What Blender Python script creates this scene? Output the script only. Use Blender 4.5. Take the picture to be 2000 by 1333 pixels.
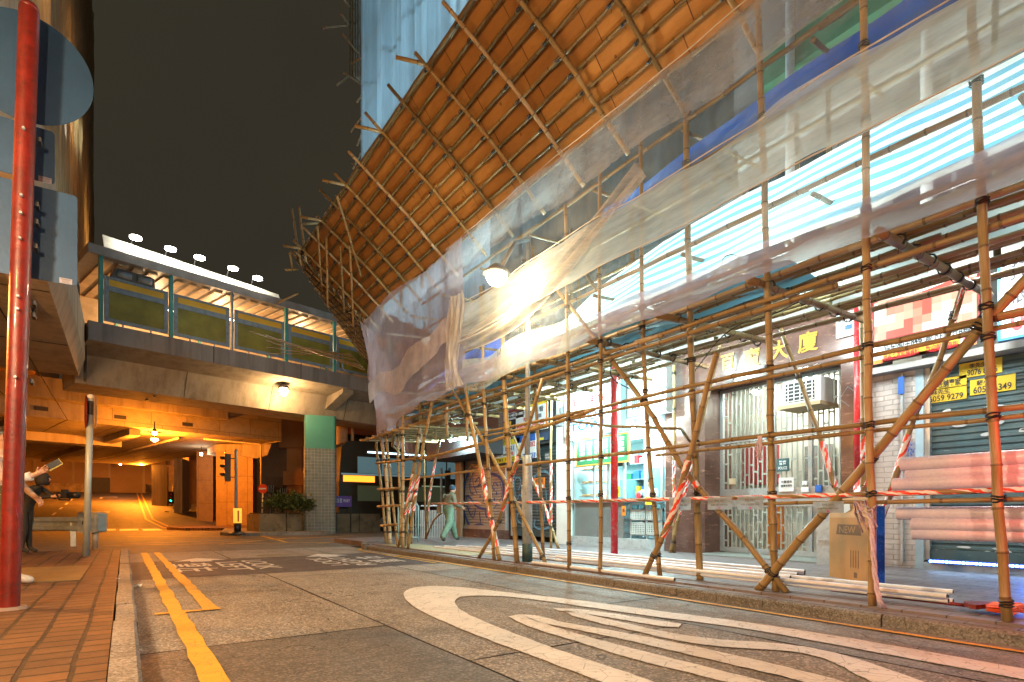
import bpy, math, random
from mathutils import Vector, Matrix
random.seed(7)
for o in list(bpy.data.objects): bpy.data.objects.remove(o)
scn = bpy.context.scene
COL = scn.collection
R = math.radians
# ------------------------------------------------------------------ camera
F_ = 1100.0; HZ = 1003.0; TH = math.atan(757/1100.0); S_, C_ = math.sin(TH), math.cos(TH); EYE = 0.9
cam = bpy.data.cameras.new('camera'); camo = bpy.data.objects.new('camera', cam); COL.objects.link(camo)
cam.sensor_width = 36; cam.lens = 36*F_/2000; cam.shift_y = (HZ-666.5)/2000
cam.clip_start = .05; cam.clip_end = 1000
camo.location = (0, 0, EYE); camo.rotation_euler = (R(90), 0, -TH)
scn.camera = camo
# ------------------------------------------------------------------ night sky
W = bpy.data.worlds.new('World'); scn.world = W; W.use_nodes = True
nt = W.node_tree; bg = nt.nodes['Background']
bg.inputs['Strength'].default_value = .032
tc_ = nt.nodes.new('ShaderNodeTexCoord'); nz_ = nt.nodes.new('ShaderNodeTexNoise'); nz_.inputs['Scale'].default_value = 2.2; nz_.inputs['Detail'].default_value = 5
mr_ = nt.nodes.new('ShaderNodeMapRange'); mr_.inputs[1].default_value = .3; mr_.inputs[2].default_value = .7
mx_ = nt.nodes.new('ShaderNodeMix'); mx_.data_type = 'RGBA'; mx_.inputs[6].default_value = (.80, .70, .50, 1); mx_.inputs[7].default_value = (1.12, .96, .62, 1)
nt.links.new(tc_.outputs['Generated'], nz_.inputs['Vector']); nt.links.new(nz_.outputs['Fac'], mr_.inputs[0]); nt.links.new(mr_.outputs[0], mx_.inputs[0]); nt.links.new(mx_.outputs[2], bg.inputs['Color'])
scn.view_settings.view_transform = 'Standard'; scn.view_settings.look = 'None'
scn.view_settings.exposure = .15; scn.view_settings.gamma = 1
scn.cycles.max_bounces = 6; scn.cycles.diffuse_bounces = 3; scn.cycles.glossy_bounces = 3
scn.cycles.transparent_max_bounces = 24; scn.cycles.transmission_bounces = 4
scn.cycles.sample_clamp_indirect = 4; scn.cycles.sample_clamp_direct = 0
scn.cycles.use_denoising = True; scn.cycles.caustics_reflective = False; scn.cycles.caustics_refractive = False
SOD = (1.0, .27, .018); WARM = (1.0, .72, .40); COOL = (.70, 1.0, .98)

# ------------------------------------------------------------------ photo geometry helpers
def ray(u, v):
    a = (u-1000)/F_; b = (HZ-v)/F_
    return Vector((S_+a*C_, C_-a*S_, b))
EYEV = Vector((0, 0, EYE))
def PT(u, v, t): return EYEV + ray(u, v)*t
def G(u, v, z=0.0):
    d = ray(u, v); return EYEV + d*((z-EYE)/d.z)
def PX(u, v, X):
    d = ray(u, v); return EYEV + d*(X/d.x)
def PY(u, v, Y):
    d = ray(u, v); return EYEV + d*(Y/d.y)
def FY(u, X=9.2): return PX(u, HZ, X).y
def FZ(u, v, X=9.2): return PX(u, v, X).z

# ------------------------------------------------------------------ object helpers
ORG = {}
def empty(name, loc, label=None, cat=None, group=None, kind=None):
    o = bpy.data.objects.new(name, None); COL.objects.link(o); o.location = loc
    o.empty_display_size = .1
    ORG[o.name] = Vector(loc)
    tag(o, label, cat, group, kind); return o
def tag(o, label=None, cat=None, group=None, kind=None):
    if label: o['label'] = label
    if cat: o['category'] = cat
    if group: o['group'] = group
    if kind: o['kind'] = kind
    return o
class MB:
    def __init__(s): s.v = []; s.f = []; s.m = []; s.uv = []
    def add(s, vs, fs, mi=0, uvs=None):
        n = len(s.v); s.v += [Vector(p) for p in vs]
        for k, f in enumerate(fs):
            s.f.append([n+i for i in f]); s.m.append(mi)
            s.uv.append(uvs[k] if uvs else None)
        return s
    def box(s, x0, x1, y0, y1, z0, z1, mi=0):
        vs = [(x, y, z) for z in (z0, z1) for y in (y0, y1) for x in (x0, x1)]
        return s.add(vs, [(0,2,3,1),(4,5,7,6),(0,1,5,4),(2,6,7,3),(0,4,6,2),(1,3,7,5)], mi)
    def obox(s, c, ax, ay, az, mi=0):   # centre, three half-axis vectors
        c, ax, ay, az = map(Vector, (c, ax, ay, az))
        vs = [c+ax*i+ay*j+az*k for k in (-1,1) for j in (-1,1) for i in (-1,1)]
        return s.add(vs, [(0,2,3,1),(4,5,7,6),(0,1,5,4),(2,6,7,3),(0,4,6,2),(1,3,7,5)], mi)
    def quad(s, a, b, c, d, mi=0): return s.add([a, b, c, d], [(0,1,2,3)], mi, [[(0,0),(1,0),(1,1),(0,1)]])
    def prism(s, pts, off, mi=0):       # polygon pts extruded by vector off
        n = len(pts); off = Vector(off); P = [Vector(p) for p in pts]
        return s.add(P+[p+off for p in P], [list(range(n))[::-1], list(range(n, 2*n))] +
                     [[i, (i+1) % n, n+(i+1) % n, n+i] for i in range(n)], mi)
    def grid(s, fn, nu, nv, mi=0):
        vs = [fn(i/nu, j/nv) for j in range(nv+1) for i in range(nu+1)]
        fs = []; uvs = []
        for j in range(nv):
            for i in range(nu):
                a = j*(nu+1)+i; fs.append((a, a+1, a+nu+2, a+nu+1))
                uvs.append([(i/nu, j/nv), ((i+1)/nu, j/nv), ((i+1)/nu, (j+1)/nv), (i/nu, (j+1)/nv)])
        return s.add(vs, fs, mi, uvs)
    def rings(s, cs, rs, seg=8, mi=0, cap=True, vv=None, twist=0):
        n = len(cs); vs = []; up = None
        for i in range(n):
            d = (cs[min(i+1, n-1)]-cs[max(i-1, 0)])
            if d.length < 1e-9: d = Vector((0, 0, 1))
            d.normalize()
            if up is None:
                up = Vector((0, 0, 1)) if abs(d.z) < .9 else Vector((0, 1, 0))
            x = d.cross(up); x.normalize(); y = x.cross(d); up = y
            up = y
            for k in range(seg):
                a = 2*math.pi*k/seg+twist
                vs.append(cs[i]+(x*math.cos(a)+y*math.sin(a))*rs[i])
        fs = []; uvs = []
        if vv is None:
            vv = [0]
            for i in range(1, n): vv.append(vv[-1]+(cs[i]-cs[i-1]).length)
        for i in range(n-1):
            for k in range(seg):
                k2 = (k+1) % seg
                fs.append((i*seg+k, i*seg+k2, (i+1)*seg+k2, (i+1)*seg+k))
                uvs.append([(k/seg, vv[i]), ((k+1)/seg, vv[i]), ((k+1)/seg, vv[i+1]), (k/seg, vv[i+1])])
        if cap:
            fs.append(tuple(range(seg))[::-1]); uvs.append([(.5, vv[0]+.5)]*seg)
            fs.append(tuple(range((n-1)*seg, n*seg))); uvs.append([(.5, vv[-1]+.5)]*seg)
        return s.add(vs, fs, mi, uvs)
    def tube(s, pts, r, seg=8, mi=0, cap=True):
        P = [Vector(p) for p in pts]
        rs = r if isinstance(r, (list, tuple)) else [r]*len(P)
        return s.rings(P, rs, seg, mi, cap)
    def cyl(s, c, r, z0, z1, seg=20, mi=0, r2=None):
        return s.rings([Vector((c[0], c[1], z0)), Vector((c[0], c[1], z1))], [r, r if r2 is None else r2], seg, mi)
    def bamboo(s, pts, r, seg=7, mi=0, wob=.006, per=None):
        P = [Vector(p) for p in pts]; L = [0]
        for i in range(1, len(P)): L.append(L[-1]+(P[i]-P[i-1]).length)
        per = per or random.uniform(.26, .42); tot = L[-1]
        def at(q):
            q = max(0, min(tot, q))
            for i in range(1, len(P)):
                if q <= L[i]+1e-9:
                    return P[i-1].lerp(P[i], (q-L[i-1])/max(1e-9, L[i]-L[i-1]))
            return P[-1].copy()
        ph = random.uniform(0, per); cs = [at(0)]; rs = [r]; vv = [(-ph)/per]
        q = ph if ph > .03 else ph+per
        while q < tot-.03:
            w = Vector((random.uniform(-1, 1), random.uniform(-1, 1), random.uniform(-1, 1)))*wob
            k = 1-.12*q/max(tot, .01)
            for dq, f in ((-.014, .97), (0, 1.13), (.014, .97)):
                cs.append(at(q+dq)+w); rs.append(r*k*f); vv.append((q+dq-ph)/per)
            q += per
        cs.append(at(tot)); rs.append(r*.88); vv.append((tot-ph)/per)
        return s.rings(cs, rs, seg, mi, True, vv)
    def tie(s, p, d, r, mi=0, n=3):      # black lashing wound round a pole at p, d = pole direction
        p = Vector(p); d = Vector(d).normalized()
        for k in range(n):
            q = p+d*((k-(n-1)/2)*.018)
            a = d.orthogonal().normalized(); b = d.cross(a)
            ring = [q+(a*math.cos(t)+b*math.sin(t))*(r*1.12+.004)+d*random.uniform(-.008, .008) for t in [i*math.pi/4 for i in range(9)]]
            s.tube(ring, .006, 4, mi)
        e = p+Vector((random.uniform(-.05, .05), random.uniform(-.05, .05), -random.uniform(.04, .12)))
        s.tube([p+Vector((0, 0, 0))+(e-p).normalized()*r, e], .003, 3, mi)
    def build(s, name, mats, parent=None, smooth=False, origin=None):
        me = bpy.data.meshes.new(name)
        if parent is not None: org = ORG[parent.name]
        elif origin is not None: org = Vector(origin)
        else:
            xs = [p.x for p in s.v]; ys = [p.y for p in s.v]; zs = [p.z for p in s.v]
            org = Vector(((min(xs)+max(xs))/2, (min(ys)+max(ys))/2, min(zs)))
        me.from_pydata([p-org for p in s.v], [], s.f)
        if not isinstance(mats, (list, tuple)): mats = [mats]
        for m in mats: me.materials.append(m)
        me.polygons.foreach_set('material_index', s.m)
        uvl = me.uv_layers.new(name='UVMap').data
        li = 0
        for f, u in zip(s.f, s.uv):
            for k in range(len(f)):
                if u: uvl[li].uv = u[k]
                li += 1
        if smooth: me.polygons.foreach_set('use_smooth', [True]*len(me.polygons))
        me.update()
        o = bpy.data.objects.new(name, me); COL.objects.link(o)
        if parent is not None:
            o.parent = parent
        else: o.location = org
        ORG[o.name] = org
        return o
class Ties:                               # every lashing is its own small mesh
    def __init__(s): s.v = []
    def tie(s, p, d, r, n=3):
        b = MB(); b.tie(p, d, r, 0, n); s.v.append(b)
    def build(s, name, mat, parent):
        for b in s.v: b.build(name, mat, parent)
def copy_tree(o, parent=None):
    c = o.copy(); COL.objects.link(c)
    if parent is not None: c.parent = parent
    for ch in list(o.children): copy_tree(ch, c)
    return c
def struct(name, mb, mats, smooth=False):
    o = mb.build(name, mats, None, smooth); o['kind'] = 'structure'; return o

_tc = {}
def textmesh(txt, bold=.0):
    key = (txt, bold)
    if key not in _tc:
        cu = bpy.data.curves.new('t', 'FONT'); cu.body = txt; cu.size = 1; cu.offset = bold
        cu.align_x = 'LEFT'; cu.resolution_u = 3
        ob = bpy.data.objects.new('t', cu); COL.objects.link(ob)
        dg = bpy.context.evaluated_depsgraph_get(); dg.update()
        me = bpy.data.meshes.new_from_object(ob.evaluated_get(dg))
        vs = [v.co.copy() for v in me.vertices]; fs = [list(p.vertices) for p in me.polygons]
        bpy.data.objects.remove(ob); bpy.data.curves.remove(cu); bpy.data.meshes.remove(me)
        if vs:
            x0 = min(p.x for p in vs); x1 = max(p.x for p in vs); y0 = min(p.y for p in vs); y1 = max(p.y for p in vs)
        else: x0 = y0 = 0; x1 = y1 = 1
        _tc[key] = (vs, fs, x0, x1, y0, y1)
    return _tc[key]
def put_text(mb, txt, o, right, up, w, h, mi=0, bold=.0, lift=.003):
    """text stretched into the w x h rectangle whose lower-left corner is o"""
    vs, fs, x0, x1, y0, y1 = textmesh(txt, bold)
    right = Vector(right).normalized(); up = Vector(up).normalized(); nrm = right.cross(up)
    o = Vector(o)+nrm*lift
    mb.add([o+right*((p.x-x0)/(x1-x0)*w)+up*((p.y-y0)/(y1-y0)*h) for p in vs], fs, mi)

# ------------------------------------------------------------------ materials
def newmat(name):
    m = bpy.data.materials.new(name); m.use_nodes = True
    n = m.node_tree.nodes; l = m.node_tree.links
    return m, n, l, n['Principled BSDF']
def mix(n, l, fac, a, b):
    x = n.new('ShaderNodeMix'); x.data_type = 'RGBA'
    for sock, v in ((x.inputs[0], fac), (x.inputs[6], a), (x.inputs[7], b)):
        if isinstance(v, (int, float)): sock.default_value = v
        elif isinstance(v, tuple): sock.default_value = (*v, 1)
        else: l.new(v, sock)
    return x.outputs[2]
def math_(n, l, op, a, b=None, c=None):
    x = n.new('ShaderNodeMath'); x.operation = op
    for i, v in enumerate((a, b, c)):
        if v is None: continue
        if isinstance(v, (int, float)): x.inputs[i].default_value = v
        else: l.new(v, x.inputs[i])
    return x.outputs[0]
def noise(n, l, vec, scale, detail=4, rough=.6):
    x = n.new('ShaderNodeTexNoise'); x.inputs['Scale'].default_value = scale
    x.inputs['Detail'].default_value = detail; x.inputs['Roughness'].default_value = rough
    if vec is not None: l.new(vec, x.inputs['Vector'])
    return x.outputs['Fac']
def ramp(n, l, fac, a, b):
    x = n.new('ShaderNodeMapRange'); l.new(fac, x.inputs[0]); x.inputs[1].default_value = a; x.inputs[2].default_value = b
    return x.outputs[0]
def wpos(n, l, sc=(1, 1, 1)):
    g = n.new('ShaderNodeNewGeometry'); mp = n.new('ShaderNodeMapping'); l.new(g.outputs['Position'], mp.inputs[0])
    mp.inputs['Scale'].default_value = sc; return mp.outputs[0]
def opos(n, l, sc=(1, 1, 1)):
    g = n.new('ShaderNodeTexCoord'); mp = n.new('ShaderNodeMapping'); l.new(g.outputs['Object'], mp.inputs[0])
    mp.inputs['Scale'].default_value = sc; return mp.outputs[0]
def bump(n, l, b, h, st=.3, dist=.02):
    x = n.new('ShaderNodeBump'); x.inputs['Strength'].default_value = st; x.inputs['Distance'].default_value = dist
    l.new(h, x.inputs['Height']); l.new(x.outputs[0], b.inputs['Normal'])
MC = {}
def M(name, col, rough=.6, metal=0, var=.25, scale=3, dirt=None, bmp=.15, fine=40, coat=0):
    """general worn material: colour varied by a broad and a fine noise, optional dirt colour"""
    if name in MC: return MC[name]
    m, n, l, b = newmat(name); P = opos(n, l)
    n1 = noise(n, l, P, scale, 5); n2 = noise(n, l, P, fine, 3)
    dk = tuple(c*(1-var) for c in col); lt = tuple(min(1, c*(1+var*.6)) for c in col)
    c = mix(n, l, ramp(n, l, n1, .3, .7), dk, lt)
    if dirt is not None:
        c = mix(n, l, math_(n, l, 'MULTIPLY', ramp(n, l, noise(n, l, P, scale*2.3, 8, .75), .52, .68), .7), c, dirt)
    l.new(c, b.inputs['Base Color'])
    b.inputs['Metallic'].default_value = metal
    l.new(math_(n, l, 'ADD', math_(n, l, 'MULTIPLY', n2, .25), rough-.12), b.inputs['Roughness'])
    b.inputs['Coat Weight'].default_value = coat
    if bmp: bump(n, l, b, n2, bmp, .01)
    MC[name] = m; return m
def ME(name, col, st):
    if name in MC: return MC[name]
    m, n, l, b = newmat(name)
    b.inputs['Base Color'].default_value = (*col, 1); b.inputs['Emission Color'].default_value = (*col, 1)
    b.inputs['Emission Strength'].default_value = st
    MC[name] = m; return m
def lamp(name, loc, col, power, rad=.08, kind='POINT', **k):
    li = bpy.data.lights.new(name, kind); li.energy = power; li.color = col
    if kind == 'POINT': li.shadow_soft_size = rad
    if kind == 'SPOT':
        li.shadow_soft_size = rad; li.spot_size = R(k.get('size', 120)); li.spot_blend = .6
    if kind == 'AREA':
        li.shape = 'RECTANGLE'; li.size = k['sx']; li.size_y = k['sy']
    o = bpy.data.objects.new(name, li); COL.objects.link(o); o.location = loc
    if 'aim' in k:
        o.rotation_euler = (Vector(k['aim'])-Vector(loc)).to_track_quat('-Z', 'Y').to_euler()
    return o

# bamboo: UV.y counts the joints
def bamboo_mat(name, c1, c2, tape=False):
    m, n, l, b = newmat(name)
    uv = n.new('ShaderNodeUVMap'); sp = n.new('ShaderNodeSeparateXYZ'); l.new(uv.outputs[0], sp.inputs[0])
    P = opos(n, l)
    oi = n.new('ShaderNodeObjectInfo')
    c = mix(n, l, ramp(n, l, noise(n, l, P, 2.2, 4), .3, .7), c1, c2)
    c = mix(n, l, math_(n, l, 'MULTIPLY', oi.outputs['Random'], .5), c, tuple(x*.55 for x in c1))
    st = n.new('ShaderNodeMapping'); l.new(uv.outputs[0], st.inputs[0]); st.inputs['Scale'].default_value = (30, 1.5, 1)
    c = mix(n, l, math_(n, l, 'MULTIPLY', ramp(n, l, noise(n, l, st.outputs[0], 1.2, 3), .45, .75), .55), c, tuple(x*.35 for x in c1))
    fr = math_(n, l, 'ABSOLUTE', math_(n, l, 'SUBTRACT', math_(n, l, 'FRACT', math_(n, l, 'ADD', sp.outputs[1], .5)), .5))
    j = math_(n, l, 'LESS_THAN', fr, .028)
    c = mix(n, l, math_(n, l, 'MULTIPLY', j, .65), c, (.05, .028, .01))
    if tape:
        q = math_(n, l, 'FRACT', math_(n, l, 'ADD', math_(n, l, 'MULTIPLY', sp.outputs[1], 1.6), sp.outputs[0]))
        wv = noise(n, l, P, 9, 2)
        q2 = math_(n, l, 'ADD', q, math_(n, l, 'MULTIPLY', math_(n, l, 'SUBTRACT', wv, .5), .5))
        white = math_(n, l, 'GREATER_THAN', q2, .28)
        red = math_(n, l, 'MULTIPLY', white, math_(n, l, 'GREATER_THAN', math_(n, l, 'FRACT', math_(n, l, 'MULTIPLY', q2, 3.1)), .55))
        c = mix(n, l, white, c, (.72, .70, .72)); c = mix(n, l, red, c, (.75, .05, .02))
    l.new(c, b.inputs['Base Color']); b.inputs['Roughness'].default_value = .42
    bump(n, l, b, noise(n, l, st.outputs[0], 2, 2), .2, .004)
    return m
BAM = bamboo_mat('bamboo', (.27, .175, .065), (.40, .28, .12))
BAMD = bamboo_mat('bamboo weathered', (.15, .105, .04), (.24, .17, .07))
BAMG = bamboo_mat('bamboo pale', (.42, .30, .16), (.55, .43, .27))
TAPE = bamboo_mat('taped bamboo', (.27, .175, .065), (.40, .28, .12), True)
TIE = M('black nylon strip', (.012, .012, .014), .5)
# ------------------------------------------------------------------ special materials
def speckle(name, c1, c2, fleck, rough=.75, streak=None, stain=(.03, .022, .015)):
    m, n, l, b = newmat(name); P = wpos(n, l)
    c = mix(n, l, ramp(n, l, noise(n, l, P, 1.1, 6, .7), .35, .65), c1, c2)
    v = n.new('ShaderNodeTexVoronoi'); v.inputs['Scale'].default_value = 85; l.new(P, v.inputs['Vector'])
    sp = n.new('ShaderNodeSeparateColor'); l.new(v.outputs['Color'], sp.inputs[0])
    c = mix(n, l, math_(n, l, 'MULTIPLY', math_(n, l, 'GREATER_THAN', sp.outputs[0], .72), .75), c, fleck)
    c = mix(n, l, math_(n, l, 'MULTIPLY', math_(n, l, 'GREATER_THAN', sp.outputs[1], .78), .6), c, tuple(x*.3 for x in c1))
    c = mix(n, l, math_(n, l, 'MULTIPLY', ramp(n, l, noise(n, l, P, .8, 9, .8), .52, .66), .6), c, stain)
    ck = n.new('ShaderNodeTexVoronoi'); ck.feature = 'DISTANCE_TO_EDGE'; ck.inputs['Scale'].default_value = .42
    wv = n.new('ShaderNodeVectorMath'); wv.operation = 'ADD'; tn_ = n.new('ShaderNodeTexNoise'); tn_.inputs['Scale'].default_value = 2.5; l.new(P, tn_.inputs['Vector'])
    l.new(P, wv.inputs[0]); l.new(tn_.outputs['Color'], wv.inputs[1]); l.new(wv.outputs[0], ck.inputs['Vector'])
    c = mix(n, l, math_(n, l, 'MULTIPLY', math_(n, l, 'LESS_THAN', ck.outputs['Distance'], .0035), .75), c, tuple(x*.25 for x in c1))
    ty = noise(n, l, wpos(n, l, (1.6, .12, 1)), 1.4, 5, .6)
    c = mix(n, l, math_(n, l, 'MULTIPLY', ramp(n, l, ty, .50, .68), .38), c, tuple(x*.45 for x in c1))
    if streak:
        q = wpos(n, l, streak)
        sn = noise(n, l, q, 3, 5, .75)
        c = mix(n, l, math_(n, l, 'MULTIPLY', ramp(n, l, sn, .5, .62), .6), c, tuple(x*.4 for x in c1))
    l.new(c, b.inputs['Base Color'])
    l.new(math_(n, l, 'ADD', math_(n, l, 'MULTIPLY', noise(n, l, P, 3, 5), .35), rough-.25), b.inputs['Roughness'])
    h = math_(n, l, 'ADD', v.outputs['Distance'], noise(n, l, P, 30, 6, .8))
    if streak: h = math_(n, l, 'ADD', h, math_(n, l, 'MULTIPLY', sn, 2.5))
    bump(n, l, b, h, .55, .008); return m
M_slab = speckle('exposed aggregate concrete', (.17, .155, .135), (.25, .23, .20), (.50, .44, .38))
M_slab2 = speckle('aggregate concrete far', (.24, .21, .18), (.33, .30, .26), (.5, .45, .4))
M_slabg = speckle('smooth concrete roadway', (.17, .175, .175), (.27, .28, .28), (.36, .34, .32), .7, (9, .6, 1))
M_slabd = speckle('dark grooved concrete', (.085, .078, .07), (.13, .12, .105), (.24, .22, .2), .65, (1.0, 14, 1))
M_asph = speckle('asphalt', (.060, .048, .055), (.085, .07, .078), (.12, .11, .11), .75)
M_asph2 = speckle('junction asphalt', (.10, .085, .075), (.15, .13, .11), (.25, .22, .19), .75)
M_joint = M('joint tar', (.02, .018, .016), .8)
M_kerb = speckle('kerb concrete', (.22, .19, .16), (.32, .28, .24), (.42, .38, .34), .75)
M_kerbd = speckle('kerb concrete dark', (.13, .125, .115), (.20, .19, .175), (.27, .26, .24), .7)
def paint(name, col, wear=(.12, .1, .08)):
    m, n, l, b = newmat(name); P = wpos(n, l)
    c = mix(n, l, ramp(n, l, noise(n, l, P, 2.5, 6, .7), .3, .75), tuple(x*.72 for x in col), col)
    c = mix(n, l, math_(n, l, 'MULTIPLY', ramp(n, l, noise(n, l, P, 14, 8, .85), .56, .63), .75), c, wear)
    v = n.new('ShaderNodeTexVoronoi'); v.feature = 'DISTANCE_TO_EDGE'; v.inputs['Scale'].default_value = 7; l.new(P, v.inputs['Vector'])
    c = mix(n, l, math_(n, l, 'MULTIPLY', math_(n, l, 'LESS_THAN', v.outputs['Distance'], .012), .5), c, wear)
    l.new(c, b.inputs['Base Color']); b.inputs['Roughness'].default_value = .6
    bump(n, l, b, noise(n, l, P, 45, 6, .8), .6, .008); return m
M_white = paint('white road paint', (.80, .79, .76)); M_yell = paint('yellow road paint', (.80, .42, .03))
def bricks(name, c1, c2, mortar, sx, sy, off=.5, axis=0, bs=.5, rough=.7, ms=None):
    m, n, l, b = newmat(name); P = wpos(n, l)
    sp = n.new('ShaderNodeSeparateXYZ'); l.new(P, sp.inputs[0]); cb = n.new('ShaderNodeCombineXYZ')
    order = {0: (1, 0), 1: (0, 1), 2: (1, 2), 3: (0, 2)}[axis]
    wob = math_(n, l, 'MULTIPLY', math_(n, l, 'SUBTRACT', noise(n, l, P, 1.7, 3), .5), .05)
    l.new(math_(n, l, 'ADD', sp.outputs[order[0]], wob), cb.inputs[0]); l.new(math_(n, l, 'ADD', sp.outputs[order[1]], wob), cb.inputs[1])
    t = n.new('ShaderNodeTexBrick'); l.new(cb.outputs[0], t.inputs['Vector'])
    t.inputs['Scale'].default_value = 1; t.inputs['Brick Width'].default_value = sx; t.inputs['Row Height'].default_value = sy
    t.inputs['Mortar Size'].default_value = ms or .006*(1+sx); t.inputs['Mortar Smooth'].default_value = .3; t.offset = off
    t.inputs['Color1'].default_value = (*c1, 1); t.inputs['Color2'].default_value = (*c2, 1); t.inputs['Mortar'].default_value = (*mortar, 1)
    t.inputs['Bias'].default_value = 0
    c = mix(n, l, math_(n, l, 'MULTIPLY', ramp(n, l, noise(n, l, P, 2.6, 8, .75), .4, .7), .5), t.outputs['Color'], tuple(x*.35 for x in c1))
    l.new(c, b.inputs['Base Color'])
    l.new(math_(n, l, 'ADD', math_(n, l, 'MULTIPLY', noise(n, l, P, 5, 4), .4), rough-.3), b.inputs['Roughness'])
    h = math_(n, l, 'ADD', math_(n, l, 'MULTIPLY', t.outputs['Fac'], -1.5), math_(n, l, 'MULTIPLY', noise(n, l, P, 35, 5, .7), .6))
    bump(n, l, b, h, bs, .012); return m
M_pavL = bricks('red brick paving', (.18, .080, .030), (.10, .045, .020), (.010, .008, .006), .17, .21, bs=1.0, ms=.014)
M_pavR = bricks('grey pink paving', (.23, .19, .19), (.17, .145, .15), (.05, .045, .045), .30, .15, bs=.35, rough=.55)
M_tact = bricks('yellow tactile paving', (.46, .33, .13), (.38, .27, .10), (.16, .11, .05), 5, .055, off=0)
M_tactR = bricks('yellow tactile paving dotted', (.50, .42, .24), (.44, .37, .2), (.26, .22, .13), .05, .05, off=0)
M_wbrick = bricks('white painted brick', (.62, .60, .58), (.54, .52, .50), (.40, .38, .36), .24, .075, axis=2, bs=.8)
M_tile = bricks('beige stone tiles', (.36, .25, .15), (.31, .21, .13), (.10, .07, .045), 1.05, 1.6, off=0, axis=3)
M_tile2 = bricks('pale stone parapet tiles', (.45, .38, .24), (.38, .32, .2), (.18, .15, .10), 1.6, .9, off=.3, axis=3)
M_mosaic = bricks('grey mosaic tiles', (.15, .19, .18), (.11, .14, .135), (.42, .40, .38), .14, .14, off=0, axis=3, bs=.3, rough=.45)
M_brown = bricks('brown tile cladding', (.10, .045, .03), (.08, .035, .025), (.03, .02, .015), .2, .1, axis=2)
def conc(name, c1, c2, streak=True):
    m, n, l, b = newmat(name); P = wpos(n, l)
    c = mix(n, l, ramp(n, l, noise(n, l, P, .5, 6, .65), .35, .65), c1, c2)
    q = wpos(n, l, (1.5, 1.5, .12))
    c = mix(n, l, math_(n, l, 'MULTIPLY', ramp(n, l, noise(n, l, q, 1.5, 7, .75), .46, .66), .6), c, tuple(x*.4 for x in c1))
    l.new(c, b.inputs['Base Color']); b.inputs['Roughness'].default_value = .8
    bump(n, l, b, noise(n, l, P, 12, 7, .7), .25, .01); return m
M_conc = conc('fair faced concrete', (.36, .30, .23), (.44, .38, .29))
M_concg = conc('grey painted concrete', (.25, .24, .24), (.32, .31, .31))
M_plaster = conc('off white plaster', (.42, .43, .42), (.52, .53, .52))
M_marble = None
def marble():
    m, n, l, b = newmat('brown veined marble'); P = wpos(n, l, (1, 1, 1))
    mp = n.new('ShaderNodeMapping'); l.new(P, mp.inputs[0]); mp.inputs['Rotation'].default_value = (R(40), 0, 0); mp.inputs['Scale'].default_value = (1, 1.2, 7)
    v = noise(n, l, mp.outputs[0], 2.6, 9, .8)
    c = mix(n, l, ramp(n, l, noise(n, l, P, 3, 5), .3, .7), (.075, .035, .026), (.14, .075, .06))
    c = mix(n, l, math_(n, l, 'MULTIPLY', ramp(n, l, v, .56, .66), .85), c, (.40, .22, .16))
    l.new(c, b.inputs['Base Color']); b.inputs['Roughness'].default_value = .22; return m
M_marble = marble()
def plywood():
    m, n, l, b = newmat('formwork plywood'); P = wpos(n, l)
    uv = n.new('ShaderNodeUVMap'); mp = n.new('ShaderNodeMapping'); l.new(uv.outputs[0], mp.inputs[0]); mp.inputs['Scale'].default_value = (1, 1, 1)
    t = n.new('ShaderNodeTexBrick'); l.new(mp.outputs[0], t.inputs['Vector']); t.inputs['Scale'].default_value = 1
    t.inputs['Brick Width'].default_value = 1.15; t.inputs['Row Height'].default_value = 1.0; t.offset = .37; t.inputs['Mortar Size'].default_value = .008
    t.inputs['Color1'].default_value = (.50, .275, .085, 1); t.inputs['Color2'].default_value = (.34, .165, .045, 1); t.inputs['Mortar'].default_value = (.05, .02, .008, 1)
    g = wpos(n, l, (1, .35, 1)); gn = noise(n, l, g, 9, 7, .75)
    c = mix(n, l, math_(n, l, 'MULTIPLY', ramp(n, l, gn, .42, .68), .5), t.outputs['Color'], (.20, .085, .022))
    v = n.new('ShaderNodeTexVoronoi'); v.inputs['Scale'].default_value = 3.2; l.new(P, v.inputs['Vector'])
    sp = n.new('ShaderNodeSeparateColor'); l.new(v.outputs['Color'], sp.inputs[0])
    kn = math_(n, l, 'MULTIPLY', math_(n, l, 'LESS_THAN', v.outputs['Distance'], .075), math_(n, l, 'GREATER_THAN', sp.outputs[0], .35))
    c = mix(n, l, math_(n, l, 'MULTIPLY', kn, .8), c, (.06, .022, .008))
    c = mix(n, l, math_(n, l, 'MULTIPLY', ramp(n, l, noise(n, l, P, .7, 5), .45, .7), .3), c, (.55, .30, .10))
    l.new(c, b.inputs['Base Color']); b.inputs['Roughness'].default_value = .6
    bump(n, l, b, gn, .25, .01); return m
M_ply = plywood()
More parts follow.
